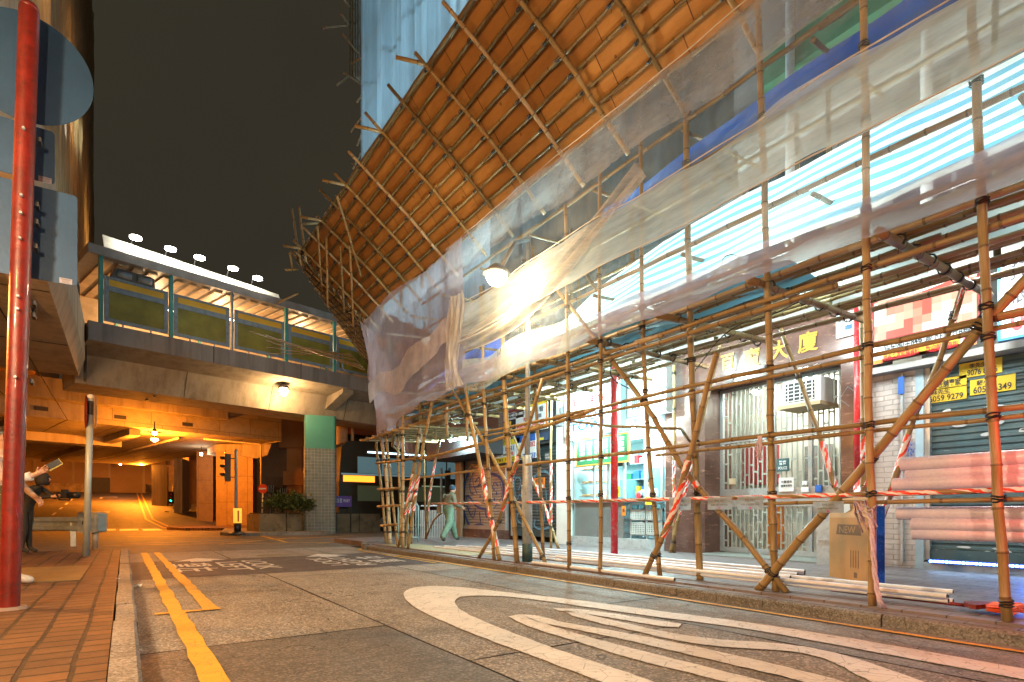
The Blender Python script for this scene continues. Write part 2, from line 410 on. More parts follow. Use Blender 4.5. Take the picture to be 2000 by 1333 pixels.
def net(name, col, dens, dens2, scale=(1, 1, 1), trans=.5, thr=(.35, .65)):
    m, n, l, b = newmat(name); P = wpos(n, l, scale)
    n.remove(b); out = n['Material Output']
    di = n.new('ShaderNodeBsdfDiffuse'); tr = n.new('ShaderNodeBsdfTranslucent'); tp = n.new('ShaderNodeBsdfTransparent')
    f1 = noise(n, l, P, 1.3, 6, .7); f2 = ramp(n, l, f1, *thr)
    c = mix(n, l, f2, tuple(x*.8 for x in col), col)
    l.new(c, di.inputs[0]); l.new(c, tr.inputs[0])
    a = n.new('ShaderNodeMixShader'); a.inputs[0].default_value = trans; l.new(di.outputs[0], a.inputs[1]); l.new(tr.outputs[0], a.inputs[2])
    e = n.new('ShaderNodeMixShader')
    al = math_(n, l, 'ADD', math_(n, l, 'MULTIPLY', f2, dens2-dens), dens)
    l.new(al, e.inputs[0]); l.new(tp.outputs[0], e.inputs[1]); l.new(a.outputs[0], e.inputs[2])
    l.new(e.outputs[0], out.inputs[0]); return m
M_netw = net('white debris net', (.80, .80, .80), .20, .42, (1, 1, 2.5))
M_netd = net('white doubled net', (.76, .86, .90), .34, .62, (.4, .4, 3))
M_netp = net('mauve grey debris net', (.60, .50, .55), .46, .62, (3, 3, 3.5), .5, (.2, .8))
M_nett = net('tower debris net', (.50, .66, .74), .72, .97, (1.8, 1.8, .07), .4, (.3, .7))
M_netl = net('low mauve net', (.50, .47, .60), .45, .75, (.6, .6, 3))
def tarp(name, col, tl=.4, rough=.4):
    m, n, l, b = newmat(name); n.remove(b); out = n['Material Output']; P = wpos(n, l)
    c = mix(n, l, ramp(n, l, noise(n, l, P, 1.5, 5), .3, .7), tuple(x*.7 for x in col), col)
    b = n.new('ShaderNodeBsdfPrincipled'); l.new(c, b.inputs['Base Color']); b.inputs['Roughness'].default_value = rough
    tr = n.new('ShaderNodeBsdfTranslucent'); l.new(c, tr.inputs[0]); e = n.new('ShaderNodeMixShader'); e.inputs[0].default_value = tl
    bump(n, l, b, noise(n, l, P, 4, 5), .5, .03)
    l.new(b.outputs[0], e.inputs[1]); l.new(tr.outputs[0], e.inputs[2]); l.new(e.outputs[0], out.inputs[0]); return m
M_blue = tarp('blue tarpaulin', (.01, .11, .55), .25)
M_skyb = tarp('pale blue tarpaulin', (.25, .55, .75), .5)
M_whsheet = tarp('white sheet', (.80, .86, .84), .55)
def stripes():
    m, n, l, b = newmat('blue and white striped sheeting'); n.remove(b); out = n['Material Output']
    uv = n.new('ShaderNodeUVMap'); sp = n.new('ShaderNodeSeparateXYZ'); l.new(uv.outputs[0], sp.inputs[0])
    f = math_(n, l, 'GREATER_THAN', math_(n, l, 'FRACT', math_(n, l, 'MULTIPLY', sp.outputs[1], 7.5)), .52)
    c = mix(n, l, f, (.90, .97, .92), (.13, .50, .72)); P = wpos(n, l)
    c = mix(n, l, math_(n, l, 'MULTIPLY', noise(n, l, P, 3, 6, .7), .25), c, (.45, .62, .66))
    di = n.new('ShaderNodeBsdfDiffuse'); tr = n.new('ShaderNodeBsdfTranslucent'); l.new(c, di.inputs[0]); l.new(c, tr.inputs[0])
    e = n.new('ShaderNodeMixShader'); e.inputs[0].default_value = .6; l.new(di.outputs[0], e.inputs[1]); l.new(tr.outputs[0], e.inputs[2])
    l.new(e.outputs[0], out.inputs[0]); return m
M_stripe = stripes()
def shutter_mat(name, col, dirt, ax='Z'):
    m, n, l, b = newmat(name); P = wpos(n, l)
    c = mix(n, l, ramp(n, l, noise(n, l, P, 2, 6, .7), .3, .7), tuple(x*.65 for x in col), col)
    q = wpos(n, l, (1, 2.2, 9))
    c = mix(n, l, math_(n, l, 'MULTIPLY', ramp(n, l, noise(n, l, q, 1.6, 8, .8), .60, .66), .8), c, dirt)
    l.new(c, b.inputs['Base Color']); b.inputs['Roughness'].default_value = .45; b.inputs['Metallic'].default_value = .25
    return m
M_shut1 = shutter_mat('tan steel shutter', (.36, .29, .24), (.2, .16, .14))
M_shut2 = shutter_mat('black green steel shutter', (.055, .09, .10), (.4, .45, .46))
M_shut3 = shutter_mat('teal grey steel shutter', (.075, .14, .165), (.42, .47, .5))
def chip(name, col, under):
    return M(name, col, .35, 0, .15, 5, under, .2)
M_red = M('red enamel', (.21, .014, .008), .42, 0, .45, 7, (.06, .018, .012), .3, coat=.25)
M_redp = chip('chipped red paint', (.62, .02, .025), (.5, .35, .32))
M_galv = M('galvanised steel', (.46, .52, .55), .42, .3, .2, 6, (.25, .22, .2))
M_steel = M('brushed stainless steel', (.50, .53, .54), .22, .75, .12, 2, None, 0)
M_alu = M('aluminium', (.50, .53, .53), .4, .6, .15, 5)
M_black = M('black plastic', (.015, .015, .017), .45)
M_rubber = M('rubber', (.02, .02, .02), .75)
M_teal = M('teal painted steel', (.06, .34, .34), .45, 0, .2, 3)
M_tealp = M('teal green paint', (.045, .24, .21), .55, 0, .12, 2)
M_greyb = M('blue grey painted steel', (.25, .33, .42), .5, 0, .15, 4, (.08, .08, .09))
M_plate = M('grey sign back', (.035, .095, .20), .45, .15, .15, 3)
M_sticker = M('pale sticker', (.45, .42, .5), .5)
M_cream = M('cream paint', (.60, .52, .36), .6)
M_whitep = M('white paint', (.75, .76, .74), .5, 0, .1)
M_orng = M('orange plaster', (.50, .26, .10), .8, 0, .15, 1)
M_dark = M('dark grey', (.04, .04, .045), .6)
M_glass = M('dark window glass', (.03, .05, .06), .1, 0, .3, 1, None, 0)
M_pvc = M('white pvc pipe', (.74, .78, .86), .3, 0, .1, 3, None, .03)
M_pvcp = M('pink grey pvc pipe', (.60, .56, .74), .28, 0, .04, 1, None, .03)
M_card = M('brown cardboard', (.46, .22, .06), .75, 0, .12, 3, None, .1)
M_wood = M('brown timber', (.24, .13, .06), .7)
M_ink = M('black ink', (.02, .02, .025), .6, bmp=0); M_inkr = M('red ink', (.72, .02, .03), .5, bmp=0)
M_inkb = M('blue ink', (.02, .12, .50), .5, bmp=0); M_inkg = M('grey ink', (.18, .19, .2), .5, bmp=0)
M_inkw = M('white lettering', (.8, .8, .8), .5, bmp=0); M_gold = M('gilded metal', (.50, .27, .035), .4, .3)
M_yel = M('yellow print', (.80, .58, .03), .5, bmp=0); M_ora = M('orange print', (.85, .22, .02), .5, bmp=0)
M_paper = M('white paper', (.74, .76, .76), .7, 0, .08, bmp=0); M_mag = M('magenta print', (.6, .05, .3), .5, bmp=0)
M_green = M('green board', (.03, .19, .08), .5)
M_rope = M('pale twisted rope', (.60, .50, .62), .8, 0, .3, 30)

# ------------------------------------------------------------------ ground
g = MB(); g.box(-150, 200, -60, 250, -.6, -.03); struct('ground', g, M_asph2)
g = MB(); g.box(.0, 5.0, -5, 15.0, -.028, 0); struct('road_base', g, M_joint)
def slab(x0, x1, y0, y1, m, z=.006):
    b = MB(); nx, ny = max(1, int((x1-x0)/.5)), max(1, int((y1-y0)/.5)); gp = .011
    def f(i, j):
        e = (random.random()-.5)*.012
        return (x0+gp+(x1-x0-2*gp)*i+(e if i in (0, 1) else 0), y0+gp+(y1-y0-2*gp)*j+(e if j in (0, 1) else 0), z)
    b.grid(f, nx, ny); return struct('road_slab', b, m)
J1, J2 = 1.72, 3.76
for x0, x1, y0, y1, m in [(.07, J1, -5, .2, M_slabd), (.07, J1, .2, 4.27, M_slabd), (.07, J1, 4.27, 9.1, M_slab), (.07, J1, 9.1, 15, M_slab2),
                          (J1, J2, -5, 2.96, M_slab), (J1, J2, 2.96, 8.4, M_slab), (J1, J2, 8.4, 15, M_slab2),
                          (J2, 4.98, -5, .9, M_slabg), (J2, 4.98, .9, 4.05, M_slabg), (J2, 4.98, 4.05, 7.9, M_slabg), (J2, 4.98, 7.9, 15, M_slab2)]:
    slab(x0, x1, y0, y1, m)
# crossing strip of purple-black asphalt
q = [G(150, 1136, .010), G(1120, 1094, .010)]
b = MB(); b.grid(lambda i, j: (.08+4.6*i, 8.97+3.3*j+.05*math.sin(i*9), .0105), 12, 6); struct('crossing_patch', b, M_asph)
# junction and cross street
b = MB(); b.grid(lambda i, j: (-40+100*i, 15+22.5*j, -.0), 40, 12); struct('junction_road', b, M_asph2)
# ramp road climbing away
def rz(y): return 0 if y < 40 else min(3.3, (y-40)/40*3.3)
b = MB(); b.grid(lambda i, j: (-11+17*i*(1 if j > .05 else 1), 37.5+46*j, rz(37.5+46*j)+.004), 6, 40); struct('ramp_road', b, M_asph2)
# pavements
b = MB(); b.box(-14, -.07, -6, 14.9, -.03, .13)
struct('pavement', b, M_pavL)
b = MB(); b.box(5.0, 5.12, -6, 13.7, -.02, .108); b.box(5.12, 5.35, -6, 13.7, -.02, .128); b.box(5.35, 30, -6, 17.5, -.02, .13); struct('pavement', b, M_pavR)
# rounded corner of right pavement
b = MB(); pts = []
for k in range(9):
    a = math.pi/2*k/8
    pts.append((5.35+.9-.9*math.cos(a)-.0, 13.7+1.2*math.sin(a), -.02))
pts2 = [(4.98, 13.6, -.02)]+[(4.98+1.6-1.6*math.cos(math.pi/2*k/8), 13.7+1.5*math.sin(math.pi/2*k/8), -.02) for k in range(9)]+[(6.6, 13.6, -.02)]
b.prism(pts2, (0, 0, .145)); struct('pavement_corner', b, M_pavR)
# kerbs: one block after another, slightly uneven
def kerb(x0, x1, y0, y1, L, m, h=.135):
    b = MB(); y = y0
    while y < y1-.05:
        e = min(y+L, y1); dx = random.uniform(-.006, .006); dz = random.uniform(-.006, .004); c = .018
        pr = [(x0+dx, -.02), (x1+dx, -.02), (x1+dx, h+dz-c), (x1+dx-c*(1 if x1 > x0 else -1), h+dz), (x0+dx, h+dz)]
        b.prism([(p[0], y+.005, p[1]) for p in pr], (0, e-y-.01, 0)); y = e
    return struct('kerb', b, m)
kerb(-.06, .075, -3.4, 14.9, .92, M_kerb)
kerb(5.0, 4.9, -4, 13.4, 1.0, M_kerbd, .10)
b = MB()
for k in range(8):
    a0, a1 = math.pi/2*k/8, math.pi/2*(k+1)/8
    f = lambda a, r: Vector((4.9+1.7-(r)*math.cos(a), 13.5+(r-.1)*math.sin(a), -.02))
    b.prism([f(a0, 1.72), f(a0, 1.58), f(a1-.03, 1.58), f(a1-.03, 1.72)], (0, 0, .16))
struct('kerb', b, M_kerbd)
# tactile paving
b = MB(); b.box(-1.45, -.42, 8.1, 10.4, .12, .1365); struct('tactile_paving', b, M_tact)
b = MB(); b.box(5.15, 6.0, 8.9, 13.2, .12, .1365); struct('tactile_paving', b, M_tactR)
# far pavements: under the viaduct and traffic island
b = MB(); b.prism([(2.0, 37.8, 0), (1.9, 36, 0), (2.6, 33.6, 0), (6, 31.5, 0), (16, 31.5, 0), (16, 60, 0), (4.3, 60, 0)], (0, 0, .14)); struct('pavement_far', b, M_pavL)
b = MB(); a = [G(430, 1046), G(470, 1049), G(514, 1047), G(640, 1045), G(640, 1030), G(560, 1026), G(480, 1030), G(440, 1036)]
b.prism(a, (0, 0, .13)); struct('traffic_island', b, M_kerb)
# ------------------------------------------------------------------ painted markings
def road_poly(name, pts, m=None, z=.014):
    b = MB(); b.add([Vector((p.x, p.y, z)) for p in pts], [list(range(len(pts)))]); return struct(name, b, m or M_white)
def strip(name, P, w, m, z=.0165, wob=.008):
    b = MB(); n = len(P); vs = []
    for i in range(n):
        d = (P[min(i+1, n-1)]-P[max(i-1, 0)]); d.z = 0; d.normalize(); s = Vector((-d.y, d.x, 0))
        for k in (-1, 1):
            p = P[i]+s*(w/2*k+random.uniform(-wob, wob)); vs.append((p.x, p.y, z))
    b.add(vs, [(2*i, 2*i+1, 2*i+3, 2*i+2) for i in range(n-1)]); return struct(name, b, m)
def seg(x0, y0, x1, y1, n=50): return [Vector((x0+(x1-x0)*i/n, y0+(y1-y0)*i/n, 0)) for i in range(n+1)]
def Z7(pts): return [G(750+x*.625, 1100+y*.625) for x, y in pts]
def smoothpts(P, it=2):
    for _ in range(it):
        Q = []
        for i in range(len(P)-1):
            a, c = P[i], P[i+1]; Q += [a*.75+c*.25, a*.25+c*.75]
        P = [P[0]]+Q+[P[-1]]
    return P
def band(A, B, z=.0145, n=60):
    """painted band between two edge lines"""
    def res(P):
        P = smoothpts(P); L = [0]
        for i in range(1, len(P)): L.append(L[-1]+(P[i]-P[i-1]).length)
        out = []
        for k in range(n+1):
            q = L[-1]*k/n
            for i in range(1, len(P)):
                if q <= L[i]+1e-6: out.append(P[i-1].lerp(P[i], (q-L[i-1])/max(1e-9, L[i]-L[i-1]))); break
        return out
    a, c = res(A), res(B); vs = []
    for p, q in zip(a, c):
        e = random.uniform(-.006, .006); vs += [(p.x+e, p.y+e, z), (q.x-e, q.y+e, z)]
    b = MB(); b.add(vs, [(2*i, 2*i+1, 2*i+3, 2*i+2) for i in range(n)]); return struct('road_marking', b, M_white)
OUT1 = [(830, 440), (660, 373), (500, 310), (350, 255), (200, 195), (115, 155), (66, 120), (58, 97), (85, 80), (150, 75)]
IN1 = [(1000, 440), (830, 373), (640, 310), (520, 270), (420, 230), (340, 200), (270, 170), (225, 140), (217, 122), (235, 110)]
band(Z7(OUT1), Z7(IN1), n=40)
OUT2 = [(150, 75), (240, 78), (350, 92), (550, 113), (700, 133), (900, 160), (1100, 185), (1300, 215), (1600, 265), (2000, 338), (2300, 392)]
IN2 = [(235, 110), (290, 105), (380, 108), (500, 122), (700, 152), (900, 180), (1100, 205), (1300, 240), (1600, 298), (2000, 372), (2300, 430)]
band(Z7(OUT2), Z7(IN2), n=70)
band(Z7([(388, 172), (450, 205), (600, 250), (760, 303), (900, 337), (1150, 400)]), Z7([(420, 165), (530, 205), (640, 238), (860, 295), (1060, 345), (1290, 405)]), n=40)
band(Z7([(420, 165), (480, 168), (560, 192), (700, 213), (900, 252), (1100, 295), (1300, 342), (1480, 390)]), Z7([(480, 190), (560, 205), (640, 222), (780, 252), (950, 292), (1100, 328), (1250, 362), (1380, 398)]), n=40)
band(Z7([(528, 146), (600, 147), (700, 160), (800, 176), (880, 188), (930, 196)]), Z7([(545, 154), (620, 162), (720, 178), (800, 192), (860, 203), (922, 207)]), n=30)
band(Z7([(560, 152), (640, 166), (760, 195), (900, 226), (1050, 247), (1200, 253), (1350, 272), (1480, 306), (1600, 348), (1760, 405)]),
     Z7([(590, 170), (680, 196), (760, 212), (880, 242), (1020, 266), (1180, 276), (1300, 284), (1400, 312), (1470, 352), (1560, 400)]), n=60)
# yellow lines
strip('yellow_line', seg(.40, .5, .36, 15), .125, M_yell, wob=.012)
strip('yellow_line', seg(.66, 5.85, .60, 15), .115, M_yell, wob=.012)
strip('yellow_line', [Vector((.22, 5.86, 0)), Vector((.5, 5.86, 0)), Vector((.74, 5.86, 0))], .09, M_yell, .0172)
strip('yellow_line', seg(4.72, -2, 4.74, 11.2), .06, M_yell, wob=.006); strip('yellow_line', seg(4.56, 9.0, 4.60, 12.6), .06, M_yell)
arc = [Vector((4.6+1.9-1.9*math.cos(a), 12.6+2.2*math.sin(a), 0)) for a in [math.pi/2*k/14 for k in range(15)]]
strip('yellow_line', arc, .07, M_yell)
# box junction hatching
for u0, v0, u1, v1 in [(200, 1066, 720, 1059), (240, 1063, 560, 1052), (390, 1062, 690, 1047), (560, 1060, 510, 1047), (250, 1049, 540, 1049), (620, 1062, 760, 1052), (430, 1064, 580, 1050)]:
    a, c = G(u0, v0), G(u1, v1); strip('yellow_line', [a.lerp(c, k/10) for k in range(11)], .14, M_yell, .006)
for u in (208, 252, 296, 160, 120):   # white blocks across the ramp mouth
    a = G(u, 1035); b_ = MB(); b_.box(a.x-.42, a.x+.42, a.y-2.0, a.y+1.6, .001, .0075); struct('road_marking', b_, M_white)
strip('road_marking', [Vector((-8+1.2*i, 38.6, 0)) for i in range(9)], .16, M_white, .009)
# lane lines and arrows on the ramp
for k in range(7):
    y = 44+5.2*k; b = MB(); b.grid(lambda i, j: (-4.1+.14*i, y+2.2*j, rz(y+2.2*j)+.014), 1, 2); struct('road_marking', b, M_white)
for x in (1.55, 1.15, -10.2, -9.8):
    b = MB(); b.grid(lambda i, j: (x+.12*i+(.9*max(0, .16-j)/.16 if x > 0 else 0), 39+42*j, rz(39+42*j)+.014), 1, 30); struct('yellow_line', b, M_yell)
for x, y in ((-2.2, 49), (-7, 50), (-1.9, 68)):
    P = [(-.12, 0), (.12, 0), (.12, 2.2), (.9, 2.6), (1.3, 2.2), (1.3, 3.4), (.5, 3.2), (-.12, 2.6)]
    b = MB(); b.add([(x+px, y+py, rz(y+py)+.02) for px, py in P], [list(range(8))]); struct('road_marking', b, M_white)
# LOOK LEFT / LOOK RIGHT
def roadtext(txt, x0, x1, ycen, h, up):
    b = MB(); rt = Vector((0, -up, 0)); o = Vector((x0 if up > 0 else x1, ycen+up*h/2, .0125))
    put_text(b, txt, o, rt, Vector((up, 0, 0)), h, x1-x0, bold=.012, lift=.002); return struct('road_marking', b, M_white)
roadtext('望', .66, 1.25, 11.05, .72, 1); roadtext('左', .66, 1.25, 10.15, .72, 1)
roadtext('LOOK', 1.78, 2.14, 10.6, 1.9, 1); roadtext('LEFT', 1.34, 1.70, 10.5, 1.8, 1)
P = [(1.0, 11.75), (1.35, 11.75), (1.35, 12.0), (1.62, 12.0), (1.18, 12.75), (.74, 12.0), (1.0, 12.0)]
road_poly('road_marking', [Vector((x, y, 0)) for x, y in P])
roadtext('望', 3.75, 4.3, 10.0, .65, -1); roadtext('右', 3.75, 4.3, 10.9, .65, -1)
roadtext('LOOK', 2.9, 3.22, 10.5, 1.8, -1); roadtext('RIGHT', 3.3, 3.64, 10.4, 2.0, -1)
road_poly('road_marking', [Vector((x+2.3, y-.2, 0)) for x, y in P])
# manhole on the far slab
b = MB(); b.cyl((2.6, 12.75), .34, .004, .0085, 24); struct('manhole_cover', b, M('cast iron', (.10, .075, .05), .5, .4, .3, 30))
# ================================================================== LEFT: elevated walkway and netted tower
r_ = empty('elevated_walkway', (-5, 8, 0), 'concrete elevated walkway deck over the brick pavement, orange lit from below', 'walkway')
b = MB(); b.prism([(-14, -6, 5.2), (-1.18, -6, 5.2), (-1.02, -6, 5.75), (-1.02, -6, 6.85), (-14, -6, 6.85)], (0, 28.2, 0))
b.build('deck', M_conc, r_)
for x in (-2.15, -3.6, -5.1):
    b = MB(); b.box(x-.012, x+.012, -5, 33, 5.185, 5.2); b.build('soffit_joint', M_joint, r_)
for y in (1.5, 5.7, 9.9, 14.1, 18.3):
    b = MB(); b.box(-13, -1.2, y-.012, y+.012, 5.186, 5.201); b.build('soffit_joint', M_joint, r_)
b = MB(); b.tube([(-1.9, 9, 5.12), (-1.62, 14.5, 5.12), (-1.60, 15.2, 5.0)], .045, 8); b.build('drain_pipe', M_conc, r_, True)
b = MB(); b.obox((-1.62, 15.3, 5.1), (.12, 0, 0), (0, .12, 0), (0, 0, .07)); b.build('wall_bracket', M_dark, r_)
b = MB(); b.box(-1.06, -.985, 22.25, 22.5, 5.1, 6.9); b.build('movement_joint', M_black, r_)

r_ = empty('netted_tower', (-6, 25, 0), 'tall left building wrapped in orange lit netting above the walkway', 'building')
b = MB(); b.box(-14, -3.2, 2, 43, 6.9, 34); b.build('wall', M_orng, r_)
def tn(i, j):
    y = 3+41*i; z = 9.6+22*j
    return (-1.62+.05*math.sin(y*3.1+math.sin(z*.6)*1.5)+.035*math.sin(y*9+z*.9)+.025*math.sin(y*17+math.sin(z*1.3)*2)-.35*max(0, .08-j)*4, y, z)
b = MB(); b.grid(tn, 260, 14); b.build('net', net('ochre lit net', (.50, .42, .27), .70, .95, (9, 9, .5), .35), r_, True)
b = MB(); b.grid(lambda i, j: (-3.2+1.58*i+.03*math.sin(i*20), 44, 9.6+22*j), 8, 12); b.build('net', MC.get('x') or net('pale end net', (.55, .55, .48), .9, .97, (3, 3, .3), .35), r_, True)
for k in range(22):
    y = 4+1.9*k; b = MB(); b.bamboo([(-1.95, y, 9.5), (-1.9+.05*random.random(), y+random.uniform(-.1, .1), 31)], .045); b.build('pole', BAM, r_, True)
for k in range(8):
    z = 9.7+2.5*k; b = MB(); b.bamboo([(-1.82, 3, z), (-1.82, 44, z)], .045, wob=.01); b.build('ledger', BAM, r_, True)
b = MB(); b.box(-1.75, -1.60, 28, 40, 13.5, 17.5)
for k in range(2):
    p = PX(166, 478-40*k, -1.9); b = MB(); b.box(-1.9, -1.84, 25+3*k, 29+3*k, p.z-1.1, p.z+.2); b.build('lit_window', ME('lit window', (1, .9, .65), 2.2), r_)
for y, z in ((9, 12), (17, 14), (26, 16), (36, 15)): lamp('tower_fill_light', (-2.6, y, z), (1, .55, .18), 190, .3)  # amber fill lamps added between wall and net to brighten the netting
# doorway railing on the walkway beside the bridge
r_ = empty('walkway_railing', (-1.1, 22.6, 6.85), 'thin dark railing at the walkway end beside the footbridge', 'railing')
b = MB(); b.tube([(-1.15, 20.5, 7.9), (-1.15, 22.0, 7.9)], .02, 6); b.build('top_rail', M_dark, r_)
for k in range(4):
    b = MB(); b.tube([(-1.15, 20.6+.45*k, 6.85), (-1.15, 20.6+.45*k, 7.9)], .014, 6); b.build('baluster', M_dark, r_)

# ================================================================== FOOTBRIDGE
A_ = Vector((-1.0, 23.5, 0)); D_ = Vector((math.sin(R(76)), math.cos(R(76)), 0)); N_ = Vector((D_.y, -D_.x, 0))
def BP(s, o, z): return A_+D_*s+N_*o+Vector((0, 0, z))
def bs(u, o):       # distance along the bridge seen at column u
    Q = A_+N_*o; k = (u-1000)/F_
    # (X c - Y s) = k (X s + Y c)
    f = lambda p: p.x*C_-p.y*S_-k*(p.x*S_+p.y*C_)
    return -f(Q)/f(D_)
fb = empty('footbridge', BP(8, 0, 5.2), 'covered concrete footbridge crossing the street, teal posts and olive side panels', 'footbridge')
SL, SR = -.35, 30.0
def sweep(mb, prof, s0, s1, mi=0): mb.prism([BP(s0, o, z) for o, z in prof], D_*(s1-s0), mi)
b = MB(); sweep(b, [(0, 5.2), (.35, 6.1), (1.72, 6.28), (1.72, 6.82), (-3.6, 6.82), (-3.6, 6.2), (-2.1, 6.05), (-1.8, 5.2)], SL, SR)
b.build('deck', M_conc, fb)
b = MB(); sweep(b, [(1.72, 6.27), (1.76, 6.27), (1.76, 6.86), (1.60, 6.86), (1.60, 6.825), (1.72, 6.825)], SL, SR); b.build('edge_beam', M_concg, fb)
for s in (2.9, 6.1, 9.6, 13):
    b = MB(); b.prism([BP(s, .003, 5.2), BP(s+.02, .003, 5.2), BP(s+.02, .36, 6.11), BP(s, .36, 6.11)], N_*.004); b.build('web_joint', M_joint, fb)
for s in (3.3, 6.6, 10.2, 13.8):
    b = MB(); sweep(b, [(1.755, 6.27), (1.766, 6.27), (1.766, 6.86), (1.755, 6.86)], s-.012, s+.012); b.build('panel_joint', M_joint, fb)
b = MB(); sweep(b, [(.02, 5.5), (1.6, 6.1), (1.6, 6.275), (.3, 6.1)], 8.6, 9.1); b.build('cantilever_bracket', M_conc, fb)
for o in (-1.4, -.5):
    b = MB(); b.cyl(BP(2.1, o, 0), .05, 5.17, 5.21, 12); b.build('drain_hole', M_dark, fb)
# roof
b = MB(); sweep(b, [(1.75, 8.98), (1.75, 9.27), (-3.3, 9.35), (-3.3, 9.15)], SL, SR); b.build('roof', M('roof fascia grey', (.26, .25, .25), .5), fb)
b = MB()
for k in range(40): sweep(b, [(1.45, 8.93), (1.45, 8.985), (-3.1, 9.12), (-3.1, 9.07)], .1+.42*k, .36+.42*k)
b.build('ceiling_slats', M('ceiling slats', (.62, .45, .28), .5), fb)
s0, s1 = bs(202, 1.5), bs(544, 1.5)
b = MB(); P = [BP(s0, 1.62, 9.29), BP(s1, 1.62, 9.29), BP(s1, 1.5, 9.50), BP(s0, 1.4, 9.78)]; b.prism(P, -N_*.06)
b.build('roof_board', M('white roof board', (.80, .78, .70), .4), fb)
posts = [bs(u, 1.6) for u in (196, 333, 452, 558, 652)]
posts += [posts[-1]+2.9*k for k in range(1, 5)]
for k, s in enumerate(posts):
    thin = k == 2
    w = .055 if not thin else .03
    b = MB(); sweep(b, [(1.58, 6.86), (1.70, 6.86), (1.70, 8.99), (1.58, 8.99)], s-w, s+w); b.build('post', M_teal if not thin else M_greyb, fb)
for k in range(len(posts)-1):
    a, c = posts[k]+.09, posts[k+1]-.09
    fr = MB()
    for z0, z1 in ((6.98, 7.09), (7.95, 8.12), (8.33, 8.41)): sweep(fr, [(1.60, z0), (1.66, z0), (1.66, z1), (1.60, z1)], a, c)
    for e0, e1 in ((a, a+.12), (c-.12, c)): sweep(fr, [(1.60, 7.09), (1.662, 7.09), (1.662, 8.33), (1.60, 8.33)], e0, e1)
    for e in (a+(c-a)*.28, a+(c-a)*.72): sweep(fr, [(1.61, 6.86), (1.65, 6.86), (1.65, 6.98), (1.61, 6.98)], e-.02, e+.02)
    f = fr.build('panel_frame', M_greyb, fb)
    b = MB(); sweep(b, [(1.615, 7.09), (1.635, 7.09), (1.635, 7.95), (1.615, 7.95)], a+.12, c-.12); b.build('infill_panel', M('olive translucent panel', (.27, .25, .035), .5, 0, .35, 1.8), f)
    b = MB(); sweep(b, [(1.615, 8.12), (1.635, 8.12), (1.635, 8.33), (1.615, 8.33)], a+.12, c-.12); b.build('upper_strip', M('amber translucent strip', (.85, .52, .04), .5, 0, .15, 1.5), f)
# far side balustrade of the bridge
b = MB(); sweep(b, [(-3.2, 6.82), (-3.15, 6.82), (-3.15, 9.1), (-3.2, 9.1)], 0, SR); b.build('far_parapet', M('warm parapet panel', (.55, .40, .24), .5), fb)
b = MB()
for k in range(70): sweep(b, [(-3.14, 6.82), (-3.11, 6.82), (-3.11, 7.9), (-3.14, 7.9)], 5.2+.2*k, 5.24+.2*k)
b.build('far_railing', M_alu, fb)
for k in range(6):
    b = MB(); sweep(b, [(-3.2, 7.9), (-3.08, 7.9), (-3.08, 9.1), (-3.2, 9.1)], 1.5+3*k, 1.6+3*k); b.build('post', M_teal, fb)
p = bs(668, 1.75); b = MB(); b.tube([BP(p, 1.8, 7.6), BP(p, 1.8, 7.05), BP(p+.1, 1.85, 6.95), BP(p+.45, 1.85, 6.9)], .05, 8); b.build('drain_pipe', M_greyb, fb, True)
t = empty('roof_plant_box', BP(1.9, 1.3, 8.42), 'rounded dark grey equipment box standing behind the first footbridge panel', 'equipment box')
b = MB(); ca = [BP(bs(262, 1.3), 1.3, 8.66)+D_*(x*.62)+Vector((0, 0, z*.22)) for x, z in ((-1, -.6), (-.9, .8), (-.75, 1), (.75, 1), (.95, .8), (1, -.6), (1, -1), (-1, -1))]; b.prism(ca, -N_*.4); b.build('casing', M('dark equipment grey', (.10, .12, .13), .5), t)
for q in (-.28, .3):
    b = MB(); c_ = BP(bs(262, 1.3), 1.32, 8.70)+D_*q; b.rings([c_-D_*.2, c_+D_*.2], [.10, .10], 12); b.build('drum', M_greyb, t, True)
# tubes inside the bridge
TUBE = ME('fluorescent tube glass', (1, .93, .8), 14)
for u, o in ((430, -.5), (585, -.5), (300, -1.2)):
    s = bs(u, o); t = empty('fluorescent_light', BP(s, o, 8.7), 'lit fluorescent tube under the footbridge roof, %s' % {430: 'middle one', 585: 'right one near the bamboo fan', 300: 'left one'}[u], 'light', 'tube lights inside the footbridge')
    b = MB(); sweep(b, [(o-.05, 8.74), (o+.05, 8.74), (o+.05, 8.8), (o-.05, 8.8)], s-.75, s+.75); b.build('batten', M_dark, t)
    b = MB(); b.tube([BP(s-.7, o, 8.71), BP(s+.7, o, 8.71)], .025, 8); b.build('tube', TUBE, t)
    lamp('tube_glow', BP(s, o, 8.5), (1, .62, .30), 200, .3)
